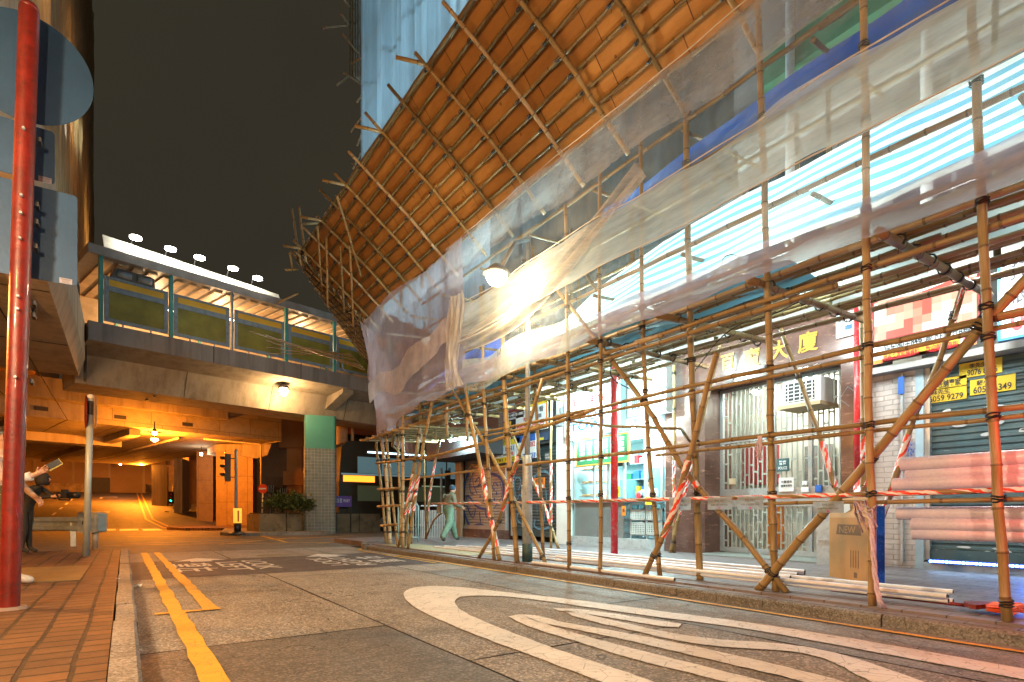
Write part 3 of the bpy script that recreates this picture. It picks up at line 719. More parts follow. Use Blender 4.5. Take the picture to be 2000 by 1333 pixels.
# five flood lights above the white board
BULB = ME('white flood glass', (1, .93, .78), 22)
for k, (u, v) in enumerate(((265, 466), (333, 488), (390, 505), (455, 526), (503, 545))):
    s = bs(u, 1.75); z = EYE+(HZ-v)/F_*PT(u, v, 1).dot(Vector((S_, C_, 0)))*0+0
    P0 = BP(s, 1.75, 0); t_ = P0.x*S_+P0.y*C_; z = EYE+(HZ-v)/F_*t_
    t = empty('flood_light', (P0.x, P0.y, z), 'round white flood light above the footbridge roof board, %s from the left' % ['first', 'second', 'third', 'fourth', 'fifth'][k], 'flood light', 'flood lights over the footbridge roof')
    h = MB(); h.rings([Vector((P0.x, P0.y, z+.05)), Vector((P0.x, P0.y, z+.08)), Vector((P0.x, P0.y, z+.12))], [.15, .12, .05], 16); h.build('housing', M_dark, t, True)
    h = MB(); h.rings([Vector((P0.x, P0.y, z-.03)), Vector((P0.x, P0.y, z-.01)), Vector((P0.x, P0.y, z+.05))], [.10, .17, .17], 20); h.build('lens', BULB, t)
    h = MB(); q = BP(s, .9, 9.35); h.tube([(P0.x, P0.y, z+.12), Vector((P0.x, P0.y, z+.2))-N_*.3, q], .02, 6); h.build('arm', M_dark, t)
    lamp('flood_glow', (P0.x, P0.y, z-.1), (1, .93, .75), 38, .12)
# lamp under the overhang
s = bs(555, 1.0); P0 = BP(s, .95, 5.98)
t = empty('bulkhead_lamp', P0, 'round glowing warm lamp under the footbridge overhang above the green pillar', 'lamp')
h = MB(); h.rings([P0+Vector((0, 0, .18)), P0+Vector((0, 0, .05)), P0], [.1, .2, .2], 16); h.build('housing', M_dark, t, True)
h = MB(); h.rings([P0, P0+Vector((0, 0, -.15)), P0+Vector((0, 0, -.3))], [.15, .17, .07], 16); h.build('lens', ME('warm lamp glass', (1, .8, .5), 22), t, True)
lamp('bulkhead_glow', P0+Vector((0, 0, -.36))+N_*.1, (1, .58, .24), 300, .12)
# green and mosaic pillar
pc = PT(625, 1003, 25.4)
t = empty('bridge_pillar', (pc.x, pc.y, 0), 'square footbridge pillar, green painted top over grey mosaic tiles, rising behind the planter', 'pillar')
def rsq(mb, c, w, z0, z1, r=.12, ang=R(-14), mi=0):
    P = []
    for cx, cy, a0 in ((1, 1, 0), (-1, 1, 90), (-1, -1, 180), (1, -1, 270)):
        for k in range(5):
            a = R(a0+22.5*k); P.append(Vector(((w-r)*cx+r*math.cos(a), (w-r)*cy+r*math.sin(a), 0)))
    m = Matrix.Rotation(ang, 3, 'Z'); mb.prism([m @ p+Vector((c[0], c[1], z0)) for p in P], (0, 0, z1-z0), mi)
b = MB(); rsq(b, pc, .68, 0, 3.75); b.build('tiled_shaft', M_mosaic, t)
b = MB(); rsq(b, pc, .67, 3.75, 5.2); b.build('painted_head', M_tealp, t)
# ================================================================== VIADUCT over the ramp
V0 = Vector((-1.0, 33.3, 0)); VN = N_; VL = 8.9
vd = empty('road_viaduct', V0+D_*4, 'broad road viaduct of stone tiled concrete spanning the ramp beyond the footbridge', 'viaduct')
def VP(s, o, z): return V0+D_*s+N_*o+Vector((0, 0, z))
b = MB(); b.prism([VP(-18, 0, 5.22), VP(VL, 0, 5.22), VP(VL, -26, 5.22), VP(-18, -26, 5.22)], (0, 0, 1.6)); b.build('deck', M_conc, vd)
b = MB(); b.prism([VP(-.3, .03, 5.18), VP(VL+.06, .03, 5.18), VP(VL+.06, -8, 5.18), VP(VL, -8, 5.18), VP(VL, 0, 5.18), VP(-.3, 0, 5.18)], (0, 0, 1.75)); b.build('parapet', M_tile2, vd)
b = MB(); b.prism([VP(-18, .8, 6.0), VP(5.6, .8, 6.0), VP(5.6, 0.035, 6.0), VP(-18, 0.035, 6.0)], (0, 0, .9)); b.build('service_trough', M_conc, vd)
for s in (1.5, -3, -8):
    b = MB(); b.prism([VP(s, -1, 4.9), VP(s+.5, -1, 4.9), VP(s+.5, -24, 4.9), VP(s, -24, 4.9)], (0, 0, .31)); b.build('girder', M_conc, vd)
b = MB(); b.prism([VP(-18, -6, 4.75), VP(2.4, -6, 4.75), VP(2.4, -7.4, 4.75), VP(-18, -7.4, 4.75)], (0, 0, .46)); b.build('cross_beam', M_conc, vd)
for k, s in enumerate((-1.2, .9, 3.0, 5.1, 7.2)):
    b = MB(); b.prism([VP(s, -.2, 5.212), VP(s+.02, -.2, 5.212), VP(s+.02, -25, 5.212), VP(s, -25, 5.212)], (0, 0, .008)); b.build('soffit_joint', M_joint, vd)
b = MB(); b.tube([VP(5.2, -1.5, 5.1), VP(8.3, -1.5, 5.1), VP(8.3, -1.2, 5.0), VP(8.3, -1.2, 2.6)], .05, 8); b.tube([VP(4.2, -2.4, 5.12), VP(4.4, -22, 5.12)], .06, 8); b.build('conduit', M_cream, vd, True)
for k in range(3):
    b = MB(); q = VP(-2.4+3*k, .036, 5.5); b.prism([q, q+D_*.5, q+D_*.5+Vector((0, 0, .18)), q+Vector((0, 0, .18))], N_*.02); b.build('drain_outlet', M_dark, vd)
# piers on the right of the ramp
def pier(u0, u1, tt, zt, dep, lab, m=None):
    a, c = PT(u0, HZ, tt), PT(u1, HZ, tt); a.z = c.z = 0
    d = Vector((S_, C_, 0)).lerp(Vector((0, 1, 0)), .55).normalized()*dep
    t = empty('bridge_pier', ((a.x+c.x)/2, (a.y+c.y)/2, 0), lab, 'pier')
    b = MB(); b.prism([(a.x, a.y, .13), (c.x, c.y, .13), (c.x+d.x, c.y+d.y, .13), (a.x+d.x, a.y+d.y, .13)], (0, 0, zt-.13)); b.build('shaft', m or M_tile, t)
    return t, a, c
t, a, c = pier(422, 494, 35, 5.2, 2.4, 'wide beige tiled pier beside the no-entry sign, nearest of the viaduct piers')
b = MB(); P0 = PT(422, HZ, 34.9); P1 = PT(530, HZ, 34.9)
b.prism([(P0.x, P0.y, 5.18), (P0.x, P0.y, 4.75), (PT(500, HZ, 34.9).x, PT(500, HZ, 34.9).y, 4.3), (PT(522, HZ, 34.9).x, PT(522, HZ, 34.9).y, 4.5), (P1.x, P1.y, 5.18)], (-.2, 2.6, 0)); b.build('pier_head', M_conc, t)
pier(384, 416, 39, 5.2, 2.0, 'narrow tiled pier set back between the stair and the wide pier')
pier(340, 356, 44, 5.2, 2.5, 'dark slim pier left of the lit stairwell', M_concg)
pier(296, 326, 50, 5.2, 3, 'dark rounded pier behind the cyclist under the viaduct', M_concg)
# stairwell
a = PT(355, HZ, 46); t = empty('stairwell', (a.x, a.y, 0), 'pale lit stair opening between the piers under the viaduct', 'stairwell')
b = MB(); c = PT(376, HZ, 50); b.obox(((a.x+c.x)/2, c.y+2, 2.6), (1.2, 0, 0), (0, .1, 0), (0, 0, 2.6)); b.build('back_wall', M_cream, t)
b = MB()
for k in range(14): b.box(a.x, a.x+1.6, a.y+.3*k, a.y+.3*k+.3, .13, .30+.17*k)
b.build('steps', M_conc, t)
# back wall and far ceiling beyond the ramp
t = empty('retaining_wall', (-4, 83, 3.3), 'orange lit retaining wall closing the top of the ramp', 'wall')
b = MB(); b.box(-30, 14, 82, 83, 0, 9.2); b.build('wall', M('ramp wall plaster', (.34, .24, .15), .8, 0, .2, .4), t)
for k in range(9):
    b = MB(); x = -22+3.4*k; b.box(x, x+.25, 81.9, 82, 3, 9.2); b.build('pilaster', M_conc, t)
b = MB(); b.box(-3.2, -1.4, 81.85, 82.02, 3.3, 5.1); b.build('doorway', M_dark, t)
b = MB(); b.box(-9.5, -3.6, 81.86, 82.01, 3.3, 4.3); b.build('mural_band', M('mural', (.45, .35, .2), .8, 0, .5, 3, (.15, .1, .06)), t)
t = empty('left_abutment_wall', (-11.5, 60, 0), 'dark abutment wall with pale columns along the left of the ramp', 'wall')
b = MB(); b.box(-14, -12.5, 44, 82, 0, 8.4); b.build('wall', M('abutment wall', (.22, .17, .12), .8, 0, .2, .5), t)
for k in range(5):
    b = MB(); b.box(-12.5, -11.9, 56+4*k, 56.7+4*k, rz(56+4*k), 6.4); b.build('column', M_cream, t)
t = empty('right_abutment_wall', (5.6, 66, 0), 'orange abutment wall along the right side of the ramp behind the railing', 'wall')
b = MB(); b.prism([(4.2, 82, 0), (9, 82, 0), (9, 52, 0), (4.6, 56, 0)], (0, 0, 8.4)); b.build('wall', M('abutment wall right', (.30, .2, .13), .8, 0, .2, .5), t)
t = empty('upper_deck', (-4, 68, 8.4), 'flat concrete deck roofing the far half of the ramp', 'deck')
b = MB(); b.box(-30, 14, 57, 84, 8.2, 9.3); b.build('slab', M_conc, t)
for y in (57, 64, 71): b = MB(); b.box(-20, 10, y, y+.9, 7.6, 8.2); b.build('beam', M_conc, t)
b = MB(); b.box(-4.5, -4.3, 57, 82, 7.9, 8.2); b.build('duct', M_conc, t)
# sodium lamps under the viaduct
SODG = ME('sodium lamp glass', (1, .50, .10), 18)
def sodlamp(u, v, tt, lab, pw, white=False, r=.17, zt=None):
    p = PT(u, v, tt); t = empty('ceiling_lamp', p, lab, 'lamp', 'lamps glowing under the viaduct')
    b = MB(); b.rings([p+Vector((0, 0, .16)), p+Vector((0, 0, .06)), p+Vector((0, 0, .04))], [.08, r*.9, r*1.0], 14); b.build('housing', M_dark, t, True)
    b = MB(); b.rings([p+Vector((0, 0, .04)), p+Vector((0, 0, -.06)), p+Vector((0, 0, -.14))], [r, r*1.1, .06], 14); b.build('lens', ME('white lamp glass', (1, .9, .7), 20) if white else SODG, t, True)
    zc = zt or (5.2 if p.y < 57 else 8.2); b = MB(); b.tube([p+Vector((0, 0, .1)), (p.x, p.y, zc)], .025, 6); b.build('stem', M_dark, t)
    lamp('sodium_glow', p+Vector((0, 0, -.25)), (1, .8, .55) if white else SOD, pw, .12)
sodlamp(302, 845, 27.0, 'small bright sodium lamp, upper of the pair at the viaduct edge', 900, zt=5.3, r=.11)
sodlamp(302, 858, 30.0, 'large bright sodium lamp, lower of the pair at the viaduct edge', 2500, zt=5.5)
sodlamp(260, 885, 44.0, 'sodium lamp deep under the viaduct, upper left of the far cluster', 4600)
sodlamp(257, 896, 52.0, 'sodium lamp deep under the viaduct, lower left of the far cluster', 4600)
sodlamp(276, 903, 50.0, 'sodium lamp deep under the viaduct, lowest and rightmost of the far cluster', 5000)
sodlamp(235, 906, 60.0, 'small white lamp far back at the ceiling above the ramp', 60, True, .12)
sodlamp(393, 886, 36.5, 'tiny white lamp on the narrow tiled pier', 60, True, .07)
# buildings seen right of the wide pier
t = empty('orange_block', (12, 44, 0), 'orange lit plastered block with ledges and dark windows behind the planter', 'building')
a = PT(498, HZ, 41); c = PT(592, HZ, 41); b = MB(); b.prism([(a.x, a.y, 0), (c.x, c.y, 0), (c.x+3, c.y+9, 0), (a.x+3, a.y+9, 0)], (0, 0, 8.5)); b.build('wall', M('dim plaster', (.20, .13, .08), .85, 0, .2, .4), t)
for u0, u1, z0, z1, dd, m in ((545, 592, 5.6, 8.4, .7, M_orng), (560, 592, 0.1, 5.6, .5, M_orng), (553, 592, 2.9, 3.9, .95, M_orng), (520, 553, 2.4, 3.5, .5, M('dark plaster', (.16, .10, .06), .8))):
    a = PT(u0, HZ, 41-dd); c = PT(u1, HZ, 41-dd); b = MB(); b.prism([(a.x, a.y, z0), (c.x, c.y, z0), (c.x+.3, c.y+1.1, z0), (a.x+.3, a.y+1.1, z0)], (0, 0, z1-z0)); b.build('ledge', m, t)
for u0, u1, z0, z1 in ((528, 542, .9, 2.3), (548, 559, 1.2, 2.7), (524, 534, 2.4, 2.9)):
    a = PT(u0, HZ, 40.2); c = PT(u1, HZ, 40.2); b = MB(); b.prism([(a.x, a.y, z0), (c.x, c.y, z0), (c.x+.05, c.y+.1, z0), (a.x+.05, a.y+.1, z0)], (0, 0, z1-z0)); w = b.build('window', M_glass, t)
    b = MB()
    for k in range(4):
        p = a.lerp(c, k/3); b.tube([(p.x, p.y-.03, z0), (p.x, p.y-.03, z1)], .02, 4)
    b.tube([(a.x, a.y-.03, (z0+z1)/2), (c.x, c.y-.03, (z0+z1)/2)], .02, 4)
    b.build('grille', M_alu, w)
t = empty('far_shop_building', (18, 42, 0), 'dim building with a teal window band behind the passing bus', 'building')
b = MB(); b.box(10.5, 48, 40, 52, 0, 5.0); b.box(10.5, 48, 40, 52, 6.6, 8.6); b.box(10.5, 48, 41, 52, 5.0, 6.6); b.build('wall', M('salmon plaster', (.42, .20, .13), .8, 0, .2, .4), t)
for k in range(12):
    b = MB(); b.box(11+2.6*k, 13.3+2.6*k, 40.4, 41, 5.05, 6.55); w = b.build('window', M_glass, t)
    f = MB(); f.box(10.9+2.6*k, 11.05+2.6*k, 40.1, 40.4, 5.0, 6.6); f.box(12.1+2.6*k, 12.2+2.6*k, 40.1, 40.4, 5.0, 6.6); f.box(10.9+2.6*k, 13.4+2.6*k, 40.1, 40.4, 5.7, 5.8); f.build('window_frame', M_teal, w)
t = empty('round_column', PT(670, HZ, 30)*1, 'cream drain stack standing just right of the green pillar', 'pipe')
t.location.z = 0; ORG[t.name] = Vector(t.location)
p = PT(668, HZ, 30); b = MB(); b.cyl(p, .30, 0, 7, 14); b.build('stack', M_cream, t, True); b = MB(); b.cyl((p.x+.5, p.y-.2), .08, 0, 7, 10); b.build('small_pipe', M_cream, t, True)
# ================================================================== BUS
def bus():
    t = empty('double_decker_bus', (14, 27.4, 0), 'dark double-decker bus crossing the junction behind the bamboo corner poles', 'bus')
    x0, x1, y0, y1 = 8.4, 19.4, 26.7, 29.1
    b = MB(); P = [(x0+.15, .35), (x1-.1, .35), (x1, .6), (x1, 4.2), (x1-.25, 4.4), (x0+.5, 4.4), (x0+.12, 4.1), (x0, 2.4), (x0, .6)]
    b.prism([(x, y1, z) for x, z in P], (0, y0-y1, 0)); b.build('body', M('dark olive bus paint', (.045, .04, .028), .3, 0, .3, .6, None, .0), t)
    for z0, z1, n, e in ((1.5, 2.25, 8, .0), (2.85, 3.65, 8, .0)):
        for k in range(n):
            if z0 < 2 and k in (1,): continue
            a = x0+.9+1.22*k; w = MB(); w.box(a, a+1.14, y0-.012, y0+.02, z0, z1)
            w.build('window', ME('lit bus window upper', (.10, .19, .22), .55) if z0 > 2 else ME('lit bus window lower', (.06, .075, .04), .35), t)
    b = MB(); b.box(x0+1.4, x1-.3, y0-.03, y0+.03, 3.86, 3.93); b.build('light_strip', ME('bus strip light', (.55, .85, 1), 5), t)
    b = MB(); b.box(x0+.2, x0+1.75, y0-.035, y0+.03, 2.42, 2.72); b.build('destination_display', ME('amber display', (1, .26, .02), 2.6), t)
    b = MB(); b.box(x0+5.2, x0+7.4, y0-.035, y0+.03, 1.15, 1.42); b.build('destination_display', ME('amber display', (1, .26, .02), 2.6), t)
    b = MB(); b.box(x0+.1, x1-.1, y0-.02, y0+.03, 2.75, 2.83); b.build('waist_strip', ME('pale blue strip', (.16, .28, .32), .5), t)
    b = MB(); b.box(x0+4.3, x1-.1, y0-.025, y0+.03, 2.28, 2.34); b.build('waist_strip', ME('pale green strip', (.3, .45, .3), .5), t)
    b = MB(); b.box(x0+.0, x0+1.9, y0-.05, y0+.03, .62, .68); b.build('side_light_strip', ME('pink side light', (1, .55, .5), 3), t)
    b = MB(); b.box(x0+.05, x0+1.9, y0-.05, y0+.03, .52, .585); b.build('chrome_strip', M_alu, t)
    for x in (x0+2.3, x1-2.8):
        b = MB(); b.rings([Vector((x, y0-.02, .5)), Vector((x, y0+.28, .5))], [.5, .5], 20); w = b.build('wheel', M_rubber, t, False)
        b = MB(); b.rings([Vector((x, y0-.03, .5)), Vector((x, y0-.0, .5))], [.26, .26], 16); b.build('rim', M_alu, w)
bus()
# advertising sign and plants behind the pillar
p = PT(671, 980, 26.2); t = empty('street_banner', p, 'small purple banner with white lettering right of the green pillar', 'banner')
b = MB(); b.box(p.x-.38, p.x+.38, p.y-.02, p.y+.02, p.z-.25, p.z+.25); bb = b.build('board', M('violet print', (.12, .05, .35), .5), t)
b = MB(); put_text(b, '注意 WAY', (p.x-.33, p.y-.021, p.z-.05), (1, 0, 0), (0, 0, 1), .62, .2); b.build('lettering', M_inkw, t)
b = MB(); b.tube([(p.x-.35, p.y+.03, 0), (p.x-.35, p.y+.03, p.z+.3)], .03, 6); b.tube([(p.x+.35, p.y+.03, 0), (p.x+.35, p.y+.03, p.z+.3)], .03, 6); b.build('frame', M_dark, t)
# ================================================================== PLANTER + SHRUBS
a, c = G(506, 1045), G(700, 1040)
t = empty('planter', (a.x, a.y, 0), 'long stained concrete planter at the junction in front of the mosaic pillar', 'planter')
dd = (c-a); dd.z = 0; dd.normalize(); nn = Vector((dd.y, -dd.x, 0)); L = (c-a).length+1.2
nsl = 5
for k in range(nsl):
    q0 = a+dd*(L*k/nsl+.02); q1 = a+dd*(L*(k+1)/nsl-.02)
    b = MB(); b.prism([q0-nn*0, q1, q1-nn*1.5, q0-nn*1.5], (0, 0, .88)); b.build('wall_slab', M('stained planter concrete', (.24, .19, .12), .8, 0, .35, 1.2, (.03, .03, .015), .4), t)
b = MB(); b.prism([a-nn*.1+dd*.1, a+dd*(L-.1)-nn*.1, a+dd*(L-.1)-nn*1.4, a+dd*.1-nn*1.4], (0, 0, .92)); b.build('soil', M('soil', (.04, .03, .02), .9), t)
def leafm(name, c1, c2):
    m, n, l, b = newmat(name); P = opos(n, l)
    l.new(mix(n, l, ramp(n, l, noise(n, l, P, 6, 4), .3, .7), c1, c2), b.inputs['Base Color']); b.inputs['Roughness'].default_value = .4; return m
M_leaf = leafm('shrub leaves', (.035, .06, .015), (.10, .13, .035))
def shrub(cx, cy, z, w, h, d, nl, lab, seed):
    rnd = random.Random(seed)
    t = empty('shrub', (cx, cy, z), lab, 'shrub', 'shrubs in the planter')
    st = MB(); lf = MB(); tips = []
    for k in range(16):
        a = rnd.uniform(0, 6.28); e = rnd.uniform(.35, 1)
        p = Vector((cx+math.cos(a)*w*e*.8, cy+math.sin(a)*d*e*.8, z+h*rnd.uniform(.45, 1.0)*(1.15-.45*e)))
        m = Vector((cx, cy, z)).lerp(p, .5)+Vector((0, 0, .12*h)); st.tube([(cx+rnd.uniform(-.1, .1), cy, z-.05), m, p], [.025, .014, .006], 5); tips.append(p); tips.append(m.lerp(p, .5))
    for k in range(nl):
        c0 = rnd.choice(tips); o = Vector((rnd.gauss(0, .13), rnd.gauss(0, .13), rnd.gauss(0, .10))); p = c0+o
        dr = (o+Vector((0, 0, .08))+Vector((rnd.uniform(-1, 1), rnd.uniform(-1, 1), rnd.uniform(-.4, .8)))*.12).normalized()
        sd = dr.cross(Vector((rnd.uniform(-1, 1), rnd.uniform(-1, 1), rnd.uniform(-1, 1)))).normalized(); L = rnd.uniform(.09, .17); wd = L*.3
        lf.add([p, p+dr*L*.5+sd*wd, p+dr*L-Vector((0, 0, .02)), p+dr*L*.5-sd*wd], [(0, 1, 2, 3)])
    st.build('stems', M_wood, t); lf.build('foliage', M_leaf, t)
for u, w, h, sd, lab in ((543, .62, .75, 1, 'dense leafy shrub at the left end of the planter'), (562, .66, .95, 2, 'tallest shrub of the planter, in the middle'), (588, .55, .62, 3, 'low shrub at the right end of the planter by the pillar')):
    p = PT(u, HZ, (a.x*S_+a.y*C_)+1.0); shrub(p.x, p.y, .9, w, h, .5, 1100, lab, sd)
# ================================================================== TRAFFIC SIGNALS, SIGNS
def signal(u, vb, zb, tt, ztop, zh, face, lab, lit=None, hs=1.0):
    p = G(u, vb, zb); t = empty('traffic_light', (p.x, p.y, zb), lab, 'traffic light')
    b = MB(); b.cyl(p, .055, zb, ztop, 12); b.cyl(p, .06, ztop, ztop+.06, 12, r2=.03); b.build('pole', M_greyb, t, True)
    F = Vector(face).normalized(); Sd = Vector((-F.y, F.x, 0)); c = Vector((p.x, p.y, zh))+F*.28+Sd*0
    b = MB(); b.obox(c, F*.10, Sd*.16*hs, Vector((0, 0, .50*hs))); h = b.build('housing', M_black, t)
    b = MB(); b.obox(c+F*.09, F*.008, Sd*.27*hs, Vector((0, 0, .62*hs))); b.build('backing_board', M_black, t)
    for k, col in enumerate(('red', 'amber', 'green')):
        q = c+F*.10+Vector((0, 0, (.31-.31*k)*hs)); r = .10*hs
        lm = {'red': (.5, .02, .01), 'amber': (.5, .2, .01), 'green': (.02, .3, .12)}[col]
        e = MB(); e.rings([q, q+F*.02], [r, r*.9], 16)
        e.build('lens', ME('lit %s lens' % col, {'red': (1, .12, .03), 'amber': (1, .4, 0), 'green': (.02, 1, .45)}[col], 7) if col == lit else M('unlit %s lens' % col, lm, .3), h)
        v = MB(); n = 8; vs = []
        for i in range(n+1):
            an = math.pi*i/n
            o = Sd*math.cos(an)*r*1.12+Vector((0, 0, math.sin(an)*r*1.12)); vs += [q+o, q+o+F*(.16*hs)*(1 if 0 < i < n else .7)]
        v.add(vs, [(2*i, 2*i+1, 2*i+3, 2*i+2) for i in range(n)]); v.build('visor', M_black, h)
    b = MB()
    for z in (.35, -.35): b.tube([(p.x, p.y, zh+z*hs), c+Vector((0, 0, z*hs))], .018, 6)
    b.build('bracket', M_black, t); return t
signal(461, 1043, .13, 0, 3.25, 2.60, (-.95, .1, 0), 'traffic light on the island, red lit and facing left, nearest signal')
signal(339, 1021, .13, 0, 3.2, 2.2, (-.55, -.83, 0), 'green lit traffic light under the viaduct beside the cyclist', 'green', .8)
signal(862, 1036, .13, 0, 2.9, 2.35, (.9, -.3, 0), 'dark traffic light between the corner bamboo and the black fascia', None)
p = G(461, 1044, .13); t = empty('island_bollard', (p.x, p.y-.5, .13), 'amber lit bollard with black base at the foot of the island traffic light', 'bollard')
q = (p.x, p.y-.35); b = MB(); b.rings([Vector((q[0], q[1], .13)), Vector((q[0], q[1], .18)), Vector((q[0], q[1], .24))], [.30, .27, .14], 18); b.build('base', M_black, t, True)
b = MB(); b.cyl(q, .12, .24, .55, 14); b.build('black_shaft', M_black, t, True)
b = MB(); b.cyl(q, .14, .55, 1.08, 14); b.build('lit_shell', ME('amber bollard shell', (1, .45, .05), 1.1), t, True)
b = MB(); b.box(q[0]-.03, q[0]+.03, q[1]-.15, q[1]-.14, .6, 1.0); b.build('shell_rib', M_ora, t)
p = G(511, 1035, .1); t = empty('no_entry_sign', (p.x, p.y, .1), 'round red no-entry sign with white bar on a thin grey post by the planter', 'sign')
top = PT(514, 955, (p.x*S_+p.y*C_)); b = MB(); b.tube([p, (top.x, top.y, top.z+.1)], .035, 8); b.build('post', M_galv, t, True)
fn = Vector((-S_, -C_, 0)); sd = Vector((C_, -S_, 0))
b = MB(); b.rings([top+fn*.04, top+fn*.06], [.23, .23], 28); d_ = b.build('disc', M('red sign face', (.75, .07, .02), .4, 0, .05), t)
b = MB(); b.obox(top+fn*.065, fn*.003, sd*.17, Vector((0, 0, .035))); b.build('white_bar', M_inkw, d_)
b = MB(); b.obox(top+fn*.03+Vector((0, 0, 0)), fn*.01, sd*.12, Vector((0, 0, .02))); b.build('clamp', M_galv, t)
p = G(315, 1017, .13); t = empty('street_sign', (p.x, p.y, .13), 'small pale sign plate on a pink post beside the railing under the viaduct', 'sign')
b = MB(); b.tube([p, (p.x, p.y, 3.0)], .05, 8); b.build('post', M('faded pink post', (.5, .25, .15), .6), t)
b = MB(); b.obox((p.x, p.y-.08, 2.55), (.24, 0, 0), (0, .015, 0), (0, 0, .28)); b.build('plate', M_cream, t)
b = MB(); b.obox((p.x, p.y-.1, 2.55), (.12, 0, 0), (0, .004, 0), (0, 0, .05)); b.build('symbol', M_inkr, t)
# railing by the ramp
P0, P1 = G(283, 998, .0), G(318, 1017, .13); P0 = Vector((P1.x-1.3, P1.y+9, .15))
P1.z = .15; t = empty('ramp_railing', P1, 'dark metal railing beside the ramp pavement behind the cyclist', 'railing')
b = MB()
for z in (.95, .2): b.tube([P1+Vector((0, 0, z)), P0+Vector((0, 0, z+rz(P0.y)))], .03, 6)
b.build('rail', M_dark, t)
b = MB()
for k in range(46):
    q = P1.lerp(P0, k/45); q.z = .13+rz(q.y); b.tube([q, q+Vector((0, 0, .96))], .013, 4)
b.build('balusters', M_dark, t)
# bicycle rack and a bicycle
def bicycle(c, d, lab):
    c = Vector(c); d = Vector(d).normalized(); t = empty('bicycle', c, lab, 'bicycle', 'bicycles parked beside the ramp railing'); s = Vector((-d.y, d.x, 0))
    def circle(o, r): return [o+d*math.cos(a)*r+Vector((0, 0, math.sin(a)*r)) for a in [i*math.pi/9 for i in range(19)]]
    for o in (-.5, .5):
        w = MB(); q = c+d*o+Vector((0, 0, .33)); w.tube(circle(q, .32), .02, 5); ww = w.build('wheel', M_rubber, t)
        w = MB()
        for k in range(8): a = math.pi*k/8; w.tube([q+d*math.cos(a)*.31+Vector((0, 0, math.sin(a)*.31)), q-d*math.cos(a)*.31-Vector((0, 0, math.sin(a)*.31))], .004, 3)
        w.build('spokes', M_alu, ww)
    U = lambda x, z: c+d*x+Vector((0, 0, z))
    f = MB()
    for a, e in (((-.5, .33), (-.05, .3)), ((-.5, .33), (-.18, .75)), ((-.05, .3), (-.2, .85)), ((-.05, .3), (.38, .72)), ((-.18, .75), (.36, .80)), ((.36, .86), (.5, .33))): f.tube([U(*a), U(*e)], .017, 5)
    f.build('frame', M_red, t)
    h = MB(); h.tube([U(.3, .98)+s*.25, U(.36, .92), U(.3, .98)-s*.25], .014, 5); h.build('handlebar', M_alu, t)
    h = MB(); h.obox(U(-.22, .9), d*.13, s*.07, Vector((0, 0, .03))); h.build('saddle', M_black, t)
p = G(322, 1020, .13); bicycle((p.x, p.y, .13), (.9, .4, 0), 'parked bicycle on the left of the pair in front of the cyclist')
p = G(330, 1022, .13); bicycle((p.x, p.y, .13), (.7, .7, 0), 'parked bicycle on the right of the pair beside the signal pole')

# ================================================================== PEOPLE
def person(name_lab, joints, edges, mats, tags_, loc, sub=2, hair=None):
    """joints: {n:(x,y,z,r)}, edges: [(a,b,tag)]; one continuous skinned body, material by nearest bone"""
    names = list(joints); idx = {n: i for i, n in enumerate(names)}; loc = Vector(loc)
    me = bpy.data.meshes.new('body'); me.from_pydata([Vector(joints[n][:3]) for n in names], [(idx[a], idx[b]) for a, b, _ in edges], [])
    ob = bpy.data.objects.new('tmp', me); COL.objects.link(ob)
    sm = ob.modifiers.new('s', 'SKIN'); sm.use_smooth_shade = True; sm.branch_smoothing = .6
    for i, n in enumerate(names):
        r = joints[n][3]; rr = r if isinstance(r, tuple) else (r, r)
        me.skin_vertices[0].data[i].radius = rr
        me.skin_vertices[0].data[i].use_root = (i == 0)
    ss = ob.modifiers.new('d', 'SUBSURF'); ss.levels = sub; ss.render_levels = sub
    dg = bpy.context.evaluated_depsgraph_get(); dg.update(); nm = bpy.data.meshes.new_from_object(ob.evaluated_get(dg)); bpy.data.objects.remove(ob)
    nm.materials.clear()
    for m in mats: nm.materials.append(m)
    E = [(Vector(joints[a][:3]), Vector(joints[b_][:3]), t, joints[a][3], joints[b_][3]) for a, b_, t in edges]
    for p in nm.polygons:
        c = p.center; best = None
        for a, b_, t, r1, r2 in E:
            d = b_-a; k = max(0, min(1, (c-a).dot(d)/max(1e-9, d.length_squared)))
            r = (r1[0] if isinstance(r1, tuple) else r1)*(1-k)+(r2[0] if isinstance(r2, tuple) else r2)*k
            dist = (c-(a+d*k)).length-r
            if best is None or dist < best[0]: best = (dist, t)
        p.material_index = best[1]
    t = empty('person', loc, name_lab, 'person')
    o = bpy.data.objects.new('body', nm); COL.objects.link(o); o.parent = t; ORG[o.name] = loc
    return t
SKIN = M('skin', (.50, .28, .19), .5, 0, .1, 6); HAIR = M('dark hair', (.018, .013, .012), .4, 0, .3, 40)
